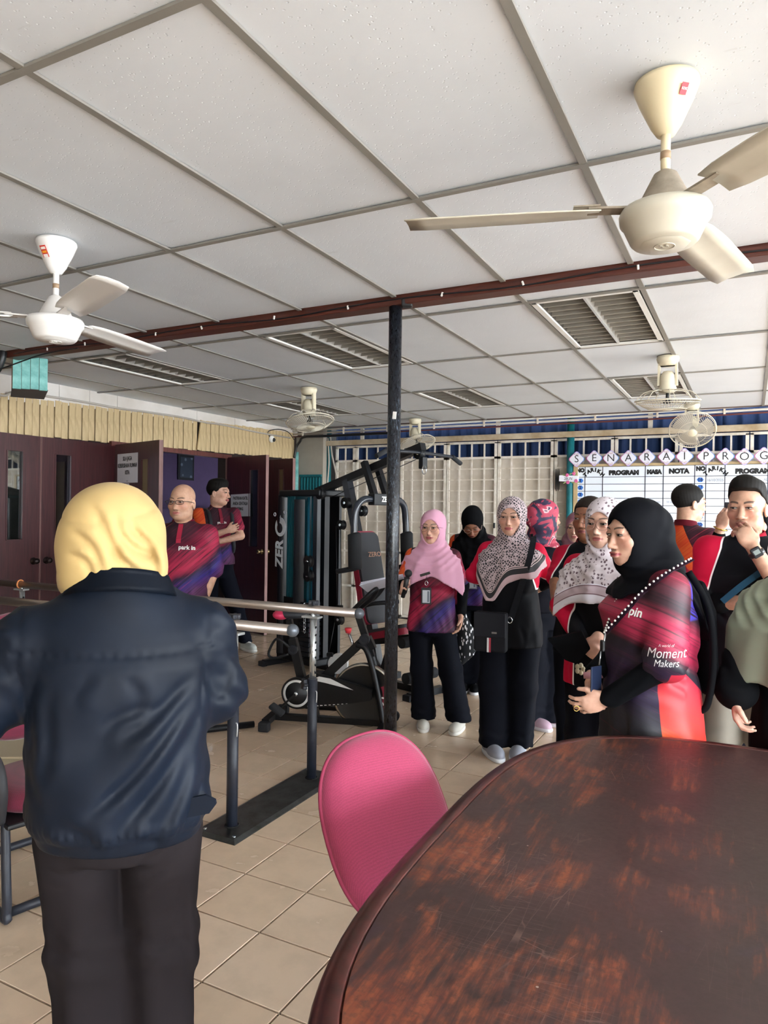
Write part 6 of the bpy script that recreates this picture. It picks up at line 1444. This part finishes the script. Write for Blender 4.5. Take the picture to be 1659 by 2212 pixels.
p.trousers(BLK2, feet=((.10,.04,28),(-.06,.0,0)), r=(.098,.088,.086), hem=.055); p.body(ears=False); p.eyes((.0,0), .85); p.glasses(mat('#a98d80', .3), rx=.026, rz=.018, thick=.0009)
p.shirt(M_RAG, hem=.43, sleeve=1.45, reg=reg_raglan, bust=.02, flare=1.04, sr=1.06)
def reg_scarf6(p, co):
    x, y, z = co.T; dd = (-(x-.10)*.55-(z-1.18)*.84); return np.where((y > .0), np.maximum(np.minimum(dd-.115, .3), np.minimum((-x-.085)*1., (1.3-z))), -1.)
p.hijab(m_print(), front=.24, back=.22, width=.94, fold=.006, nf=8, point=.16, shawl=.11, side_drop=-.03)
p.shoes(m_cloth('#9a9da8', .6), m_cloth('#dfe3e8', .6), 1.05, kind='plain')
cb_ = thing('crossbody_bag', 'black crossbody bag with white-red stripe on the woman in printed headscarf', 'bag', tuple(p.base), R_(p.rz))
bx0 = p.I(-.115,.21,.79); B = Matrix.Translation(bx0) @ Matrix.Rotation(R_(-6),4,'Z')
b = MB(); b.M = B; b.box((0,0,0), (.195,.07,.235), bev=.012); b.build('pouch', m_cloth('#1e1f23', .6), cb_)
b = MB(); b.M = B; b.box((0,.037,.045), (.190,.008,.145), bev=.003); b.build('flap', m_cloth('#24252a', .6), cb_)
for dx, c in ((.008,'#d9d9d9'),(-.004,'#a02a3c')): b = MB(); b.M = B; b.box((dx,.038,-.075), (.011,.003,.085)); b.build('stripe', mat(c, .5), cb_)
b = MB(); b.M = B; b.box((-.03,.043,.0), (.03,.003,.01)); b.build('logo_plate', mat('#8d8c8a', .3, .7), cb_)
b = MB(); sp_ = spline([p.I(.0,.18,.86),p.I(.02,.185,.93),p.I(.07,.185,1.10),p.I(.11,.15,1.24),p.I(.13,.07,1.345),p.I(.12,-.05,1.35)], 6)
for a_, b_ in zip(sp_, sp_[1:]): b.bar(a_, b_, .036, .005, tuple(p.I(0,1,.3)))
b.build('strap', m_cloth('#23252a', .7), cb_)
MB().tube(arc(tuple(p.I(-.005,.195,.86)), .014, 0, 360, 14, 'xz', 1.3)[:-1], .003, 6, closed=True).build('ring_buckle', M_CHR, cb_)

# 7 woman behind, red and navy scarf, facing away ---------------------------------------------------------------------------
def m_redscarf():
    t = NT('red_navy_scarf'); p_ = t.attr('sc').outputs['Vector']; n = t.noise(p_, 9, 2, .5, 1.5); t.col(t.ramp(n, [(0,lin('#2a2a44')),(.42,lin('#3a2c48')),(.47,lin('#a83a52')),(.58,lin('#b8405a')),(.63,lin('#d9a8ac')),(.68,lin('#2f2b45')),(1,lin('#4a3150'))], 'CONSTANT')); t.rough(.7); return t.m
p = Person(-1.31, 5.00, -50, 1.585, SK4, 'woman in red and navy patterned headscarf, turned away behind the printed-scarf woman', g=1.0, head_phi=-115, hs=1.0)
p.arm(1, p.I(-.18,.05,1.05), p.I(-.1,.15,.95), show=False); p.arm(-1, p.I(.20,0,1.05), p.I(.16,.08,.88), show=False)
p.trousers(BLK2, feet=((.09,0,0),(-.05,.06,25)), r=(.095,.08,.085)); p.body(ears=False); p.eyes(); p.shirt(m_cloth('#101018', .7), hem=.51, sleeve=1.9); p.hijab(m_redscarf(), front=.08, back=.12, width=.86, fold=.008, back_bulge=1)
p.shoes(m_cloth('#c9aabb', .6), m_cloth('#e3dde2', .6))

# 8 short woman at the back, brown trousers ------------------------------------------------------------------------------------
p = Person(-1.225, 5.60, 15, 1.50, SK1, 'short woman at the back in mauve headscarf with glasses, brown trousers and black flats', g=.92, head_phi=14, hs=.98, head_off=(-.035,0,0))
p.arm(1, p.I(-.19,0,1.0), p.I(-.14,.15,.9), show=False); p.arm(-1, p.I(.18,0,1.0), p.I(.12,.15,.9), show=False)
p.trousers(m_cloth('#43303a', .8), feet=((.105,.03,4),(-.08,0,0)), r=(.085,.066,.052), hem=.13); p.body(ears=False); p.eyes((.1,0)); p.glasses(mat('#8d6a5f', .3), rx=.026, rz=.022)
p.shirt(m_reg('black_red_coat', '#0d0e12', RED), hem=.46, sleeve=1.9, reg=lambda p, co: np.minimum(np.minimum(co[:,0]-.075, .155-co[:,0]), np.minimum(co[:,2]-1.05, co[:,1]))); p.hijab(m_cloth('#8d5f6b', .8), front=.06, back=.1, width=.84, fold=.006)
p.shoes(BLK, m_cloth('#d9dadd', .6), .92, kind='plain')
MB().tube(spline([p.I(-.10,-.12,1.24),p.I(-.10,.0,1.275),p.I(-.09,.11,1.2),p.I(-.10,.13,1.05)], 5), .018, 8).build('shoulder_strap', mat('#2f3033', .6), p.o)

# 9 dark-haired woman ---------------------------------------------------------------------------------------------------------------
p = Person(-.80, 4.03, 26, 1.585, SK3, 'dark-haired woman with tied-back hair and red dot, red and black jersey', g=1.05, head_phi=26, hs=1.0, head_off=(-.015,0,0))
p.arm(1, p.I(-.17,.05,1.14), p.I(-.165,.17,1.05), hand_dir=p.I(-.15,.4,-.5), palm=p.I(1,0,.1), curl=.5); p.arm(-1, p.I(.22,.05,1.08), p.I(-.02,.2,1.0), hand_dir=p.I(-1,.2,.05), palm=p.I(0,-1,0), curl=.4)
p.trousers(BLK2, feet=((.09,0,0),(-.09,0,0))); p.body(ears=True, nose=1.15, fat=1.02); p.eyes((.1,0), .9)
p.shirt(M_RAG, hem=.46, sleeve=.95, reg=reg_raglan, sr=1.1); p.collar(m_cloth('#b3152f', .7), placket=False); p.hair(M_HAIR2, line=(.012,.72), vol=1.03, bun=(0,-.10,.02))
b = MB(); b.M = p.hmat(); b.sphere((0,.0945,.030), (.003,.002,.003), 8); b.build('bindi', mat('#5a1020', .5), p.o)

# 10 woman in the white floral scarf ---------------------------------------------------------------------------------------------------
def m_floral():
    t = NT('white_floral_scarf'); p_ = t.attr('sc').outputs['Vector']; v = t.vor(t.vec(p_, (1,.7,.75)), 62, rnd=.9); n = t.noise(p_, 120, 2)
    m = t.math('MULTIPLY', t.thr(v, .40, .30), t.thr(n, .38, .46)); c = t.mix(m, lin('#cfc5ca'), lin('#5c4650')); r = t.attr('reg').outputs['Fac']
    bands = t.ramp(t.math('MULTIPLY', r, 8.), [(0,lin('#dedce6')),(.30,lin('#7a5f68')),(.34,lin('#b8a5ad')),(.60,lin('#7a5f68')),(.64,lin('#dedce6'))], 'CONSTANT'); t.col(t.mix(t.thr(r, .0845, .0855), bands, c)); t.rough(.75); t.b.inputs['Sheen Weight'].default_value = .2; return t.m
p = Person(-.612, 3.51, 20, 1.565, SK1, 'woman in white floral headscarf with large round glasses, red and black long sleeves', g=1.05, head_phi=22, hs=1.0)
p.arm(1, p.I(-.20,.03,1.055), p.I(-.095,.20,.915), hand_dir=p.I(.45,.3,-.35), palm=p.I(.5,-.5,0), curl=.5); p.arm(-1, p.I(.20,.05,1.05), p.I(.02,.2,.92), hand_dir=p.I(-1,.1,0), show=False)
p.trousers(BLK2, feet=((.09,0,0),(-.09,0,0)), r=(.10,.085,.088)); p.body(ears=False); p.eyes((.1,0), 1.05); p.glasses(mat('#a37f74', .3), rx=.029, rz=.026, thick=.0013)
p.shirt(M_RAG, hem=.44, sleeve=1.95, reg=lambda p, co: np.minimum(np.minimum(np.abs(co[:,0])-.10, co[:,1]+.06), 1.32-co[:,2]), sr=1.08)
p.hijab(m_floral(), front=.22, back=.22, width=1.0, fold=.008, nf=8, side_drop=.09)
po_ = thing('folded_pouch', 'black folded pouch held by the woman in floral headscarf', 'bag', tuple(p.base), R_(p.rz))
b = MB(); b.prism([(-.10,.03),(.05,.075),(.09,.0),(.03,-.075),(-.02,-.06)], -.02, .02, Matrix.Translation(p.I(-.15,.22,.895)) @ Matrix.Rotation(R_(20),4,'Z') @ Matrix.Rotation(R_(90),4,'X') @ Matrix.Rotation(R_(180),4,'Y')); b.build('pouch', BLK, po_)
fl2 = MB(); 
for k in range(5): fl2.sphere(tuple(p.I(-.105+.014*math.cos(k*1.26),.24,.80+.016*math.sin(k*1.26))), (.011,.006,.013), 8)
tag(fl2.build('white_charm', mat('#b5ab92', .6), loc=tuple(p.base), rot=(0,0,R_(p.rz))), 'cream flower-shaped bag charm hanging below the black folded pouch', 'charm')

# 11 woman in the black headscarf, profile, by the table ------------------------------------------------------------------------------------
p = Person(-.325, 2.83, 66, 1.555, SK4, 'woman in black headscarf in profile, streaked polo and beaded lanyard, behind the table', g=1.16, head_phi=52, pitch=4, hs=1.03, head_off=(0,.045,-.01))
p.sh[-1] = p.I(.06,.15,1.235); p.sh[1] = p.I(.04,-.15,1.235)
p.arm(-1, p.I(.045,.235,.985), p.I(-.145,.17,.835), hand_dir=p.I(-.85,.1,-.35), palm=p.I(.0,-1,.3), curl=.35); p.arm(1, p.I(-.10,-.19,1.0), p.I(-.205,.03,.885), hand_dir=p.I(.10,.15,-.8), palm=p.I(.6,.6,0), curl=.45)
p.trousers(BLK2, feet=((.09,0,0),(-.09,0,0))); p.body(ears=False, fat=1.1, nose=1.05); p.eyes((.1,-.1), .8)
def m_polo11():
    t = NT('streaked_polo_side'); p_ = t.attr('sc').outputs['Vector']; x, y, z = t.sep(p_)
    s_ = t.math('ADD', t.math('MULTIPLY', z, .86), t.math('MULTIPLY', y, -.42)); l_ = t.math('ADD', t.math('MULTIPLY', y, .86), t.math('MULTIPLY', z, .42))
    cv = t.n('CombineXYZ'); t.l(t.math('MULTIPLY', s_, 100.), cv.inputs[0]); t.l(t.math('MULTIPLY', l_, 2.8), cv.inputs[1]); st = t.noise(cv.outputs[0], 1., 4, .6)
    base = t.ramp(t.math('ADD', t.math('MULTIPLY', s_, 1.55), .23), [(0,lin('#14151c')),(.14,lin('#191a22')),(.30,lin('#2a1c3c')),(.42,lin('#2c1c34')),(.50,lin('#1d1722')),(.56,lin('#9c2042')),(.68,lin('#a8284a')),(.76,lin('#34202a')),(.84,lin('#4a1c2c')),(.93,lin('#7a1f34')),(1,lin('#8a2030'))])
    c = t.mix(t.math('MULTIPLY', t.thr(st, .50, .66), .8), base, lin('#17121b')); c = t.mix(t.math('MULTIPLY', t.thr(st, .40, .30), .3), c, lin('#c83a60'))
    blue = t.math('MULTIPLY', t.thr(y, -.045, -.05), t.math('MULTIPLY', t.thr(z, .36, .37), t.thr(st, .62, .55))); c = t.mix(blue, c, lin('#4038a0'))
    r = t.attr('reg').outputs['Fac']; og = t.ramp(t.math('ADD', t.math('MULTIPLY', s_, 2.2), t.math('ADD', .55, t.math('MULTIPLY', st, .2))), [(0,lin('#d83a26')),(.3,lin('#e0502a')),(.45,lin('#e8702c')),(.6,lin('#d23a2c')),(1,lin('#b0203a'))])
    c = t.mix(t.thr(r, -.001, .001), c, og); t.col(c); t.rough(.55); return t.m
sh11 = p.shirt(m_polo11(), hem=.40, sleeve=.95, bust=.02, flare=1.06, sr=1.12, cuffr=1.30, h=.0075, fold=.005,
        reg=lambda p, co: np.minimum(.045-co[:,1]+.06*(co[:,2]-.7), .965-co[:,2]+.9*np.minimum(co[:,1]+.02,0)))
p.sleeve_part(-1, .8, 1.95, .056, .038, BLK, h=.006); p.sleeve_part(1, .6, 1.93, .050, .038, BLK, h=.006)
p.hijab(m_cloth('#0b0c11', .7, .1, .2), front=.10, back=.30, width=.86, fold=.005, nf=6, h=.006, side_drop=-.06, open_=1.03, back_bulge=1)
for s_, sz, w_ in (('A world of', .014, 1.062), ('Moment', .046, 1.036), ('Makers', .034, 1.004)): print_text(p, sh11, s_, sz, p.I(.047,.30,w_), p.I(1,-.05,.06), p.I(.0,1,.02), 'sleeve_lettering', bold=-.0002, shear=.32, sx=.80)
print_text(p, sh11, 'pin', .042, p.I(-.055,.2,1.155), p.I(.9,.4,-.1), p.I(-.35,.9,.0), 'shirt_lettering', bold=.001)
ly = thing('beaded_lanyard', 'dark lanyard with white beads and navy card holder on the woman by the table', 'lanyard', tuple(p.base), R_(p.rz))
L1 = spline([p.I(.135,.10,1.345),p.I(.06,.16,1.30),p.I(-.02,.185,1.235),p.I(-.09,.18,1.15),p.I(-.155,.13,1.065)], 10); L2 = spline([p.I(-.06,.02,1.30),p.I(-.11,.06,1.20),p.I(-.155,.12,1.065)], 10)
bv_ = BVHTree.FromPolygons([v.co for v in sh11.data.vertices], [q.vertices[:] for q in sh11.data.polygons]); nv_ = Vector(p.I(0,1,.15)).normalized()
for q in L1:
    h_ = bv_.ray_cast(q+nv_*.4, -nv_)
    if h_[0] is not None and (h_[0]-q).dot(nv_) > -.03: q[:] = h_[0]+nv_*.006
L1[:] = [L1[max(0,i-1)]*.25+L1[i]*.5+L1[min(len(L1)-1,i+1)]*.25+nv_*.004 for i in range(len(L1))]
for L in (L1, L2):
    b = MB()
    for a_, b_ in zip(L, L[1:]): b.bar(a_, b_, .017, .003, tuple(p.I(-.5,.8,.3)))
    b.build('strap', m_cloth('#2c1a26', .7), ly)
bead = MB().sphere((0,0,0), .0042, 8).mesh('bead', mat('#e2ddd8', .3))
for L in (L1, L2):
    n = 26
    for k in range(n):
        t_ = k/(n-1)*(len(L)-1); i = min(int(t_), len(L)-2); q = L[i].lerp(L[i+1], t_-i); link('bead', bead, parent=ly, loc=tuple(q+Vector(p.I(-.006,.006,.002))))
MB().tube([p.I(-.155,.13,1.065),p.I(-.165,.14,1.01)], .004, 6).build('clip', M_CHR, ly); MB().box((0,0,0), (.028,.012,.04), bev=.004).build('badge_reel', M_BLACK, ly, tuple(p.I(-.165,.145,1.02)))
MB().tube([p.I(-.17,.145,1.0),p.I(-.175,.15,.95)], .003, 6).build('cord', M_CHR, ly); b = MB(); b.box((0,0,0), (.055,.006,.125), bev=.002); b.build('card_holder', mat('#202a44', .4), ly, tuple(p.I(-.185,.165,.885)), (0,0,R_(-60)))
b = MB(); w_ = p.arms[1][1]; d_ = p.arms[1][2]; b.tube([w_-d_*.012, w_+d_*.012], .036, 20); b.build('watch_strap', mat('#c9929c', .5), p.o)
b = MB(); q = p.I(-.17,.195,.755); b.tube(arc(tuple(p.arms[-1][1]+p.arms[-1][2]*.115), .0095, 0, 360, 16, 'yz')[:-1], .0015, 5, closed=True); b.build('ring', mat('#c9a05a', .2, .9), p.o)
bp = thing('backpack', 'slim black backpack with straps on the back of the woman by the table', 'backpack', tuple(p.base), R_(p.rz))
MB().tube(spline([p.I(.12,.12,1.30),p.I(.185,.13,1.18),p.I(.205,.12,1.0),p.I(.19,.10,.84),p.I(.165,.08,.80)], 6), .012, 8).build('shoulder_strap', BLK, bp)
S = SDF((-.25,-.40,.72),(.25,.05,1.35),.009); S.loft([(.84,.0,-.185,.10,.02,2.4),(.92,.0,-.19,.12,.030,2.4),(1.15,0,-.18,.115,.030,2.4),(1.26,0,-.15,.09,.02,2.4)], 0); me, _ = S.mesh('bag', BLK, 1); link('bag', me, parent=bp)

# 12 man seen from behind near the whiteboard -------------------------------------------------------------------------------------------------
p = Person(-.378, 5.206, -150, 1.70, SK2, 'black-haired man seen from behind in orange-shouldered polo, in front of the whiteboard', g=1.06, head_phi=-122, hs=1.06, male=True)
p.arm(1, p.I(.27,0,1.10), p.I(.24,-.1,.9), show=False); p.arm(-1, p.I(-.22,0,1.10), p.I(-.2,-.1,.9), show=False)
p.trousers(BLK2, feet=((.13,.02,0),(-.09,0,0))); p.body(); p.shirt(m_polo('streaked_polo_back', flip=1., off=.1, gain=1.0), hem=.5, sleeve=.9, reg=lambda p, co: np.minimum(.055-np.abs(co[:,0]+.02-.6*(1.4-co[:,2])), co[:,2]-1.14), sr=1.1); p.collar(m_cloth('#7d1a2c', .7), placket=False)
p.hair(M_HAIR, line=(-.012,.70), vol=1.02); p.shoes(m_cloth('#d9dad8', .6), m_cloth('#e3e4e2', .6), 1.05)

# 14 person behind holding up a phone ------------------------------------------------------------------------------------------------------------
p = Person(.035, 4.41, 12, 1.58, SK4, 'person in black sleeves and gold bracelet raising a phone, hidden behind another man', g=1.0, head_phi=12)
p.arm(1, p.I(-.235,.10,1.10), p.I(-.175,.20,1.43), hand_dir=p.I(.32,.1,1), palm=p.I(.6,-.8,0), curl=.45, shoulder=p.I(-.15,0,1.29)); p.arm(-1, p.I(.22,.05,1.05), p.I(.15,.2,1.1), show=False)
p.trousers(BLK2); p.body(ears=False); p.eyes(); p.shirt(BLK, hem=.46, sleeve=1.88, sr=1.05); p.hijab(BLK, front=.2, back=.25, width=.85)
w_, d_ = p.arms[1][1], p.arms[1][2]; MB().tube(arc((0,0,0), .034, 0, 360, 24, 'xy')[:-1], .0035, 6, closed=True).build('bracelet', mat('#d3a94e', .2, .9), p.o, tuple(w_-.0*d_), tuple(Vector(d_).to_track_quat('Z','Y').to_euler()))
ph = tag(MB().box((0,0,0), (.15,.009,.075), bev=.004).build('phone', mat('#2c2b33', .3)), 'dark phone held sideways by the raised hand with gold bracelet', 'phone'); ph.matrix_world = Matrix.Translation(p.base) @ Matrix.Rotation(R_(p.rz),4,'Z') @ Matrix.Translation(p.I(-.085,.19,1.535)) 

# 13 man touching his mouth -------------------------------------------------------------------------------------------------------------------------
p = Person(-.011, 3.82, 10, 1.66, SK5, 'man with swept-back dark hair touching his mouth, black digital watch, red and black jersey', g=1.06, head_phi=14, pitch=3, hs=1.06, male=True)
p.sh[1] = p.I(-.165,0,1.33); p.sh[-1] = p.I(.20,0,1.33)
p.arm(1, p.I(-.175,.05,1.085), p.I(.07,.20,1.105), hand_dir=p.I(1,.05,.05), palm=p.I(0,-1,.2), curl=.3); p.arm(-1, p.I(.14,.22,1.17), p.I(.025,.24,1.355), hand_dir=p.I(-.48,-.12,.88), palm=p.I(-.35,-.9,-.15), curl=.60)
p.trousers(m_cloth('#8d877c', .8), feet=((.11,0,0),(-.11,0,0))); p.body(nose=1.2, fat=1.04); p.eyes((.25,.1), .8)
p.shirt(M_RAG, hem=.45, sleeve=.90, reg=reg_raglan, sr=1.12, cuffr=1.05); p.sleeve_part(1, .8, 1.30, .056, .054, BLK, h=.006); p.collar(m_cloth('#c2153a', .7), placket=False)
p.hair(M_HAIR, quiff=.030, line=(.038,.60), vol=1.0); p.shoes(BLK, BLK, kind='plain')
w_, d_, n_ = p.arms[-1][1], p.arms[-1][2], p.arms[-1][3]; fd = w_-p.arms[-1][0]; fd /= np.linalg.norm(fd); wc = w_-fd*.025
MB().tube([wc-fd*.011, wc+fd*.011], .034, 20).build('watch_strap', M_BLACK, p.o)
wt = thing('digital_watch', 'black digital watch on the wrist of the man touching his mouth', 'watch', tuple(p.base), R_(p.rz)); on = p.I(.0,1,.15); Mw = Matrix.Translation(wc+on*.036) @ face_M((0,0,0), tuple(np.cross(fd, on)), tuple(on))
b = MB(); b.M = Mw; b.box((0,0,0), (.042,.046,.013), bev=.005); b.build('case', M_BLACK, wt); b = MB(); b.M = Mw; b.box((0,0,.007), (.026,.020,.002)); b.build('display', mat('#8f9a98', .3), wt); b = MB(); b.M = Mw; b.box((0,0,.0066), (.034,.036,.001)); b.build('bezel', mat('#2c2e33', .4), wt)
b = MB(); 
sp_ = spline([p.I(-.10,.16,1.10),p.I(-.02,.175,1.18),p.I(.08,.165,1.27),p.I(.15,.10,1.36)], 6)
for a_, b_ in zip(sp_, sp_[1:]): b.bar(a_, b_, .028, .004, tuple(p.I(0,1,.2)))
sl_ = tag(b.build('sling_strap', m_cloth('#17435c', .7), loc=tuple(p.base), rot=(0,0,R_(p.rz))), 'teal blue sling strap across the chest of the man touching his mouth', 'strap')

# 15 person in sage headscarf at the right edge ---------------------------------------------------------------------------------------------------------
p = Person(.205, 2.93, 35, 1.545, SK1, 'woman in sage green headscarf and black robe cut off by the right edge', g=1.12, head_phi=40)
p.arm(1, p.I(-.235,.04,.99), p.I(-.235,.12,.86), hand_dir=p.I(.05,.15,-1), palm=p.I(1,0,0), curl=.5); p.arm(-1, p.I(.25,.0,1.0), p.I(.2,.15,.85), show=False)
p.trousers(BLK2); p.body(ears=False); p.eyes(); p.shirt(BLK, hem=.10, sleeve=1.85, sr=.98, cuffr=2.2, flare=1.15, name='robe')
p.hijab(m_cloth('#8f9682', .85, .06, .1), front=.38, back=.38, width=1.10, fold=.009, nf=6, side_drop=.02)
bpy.context.view_layer.update()
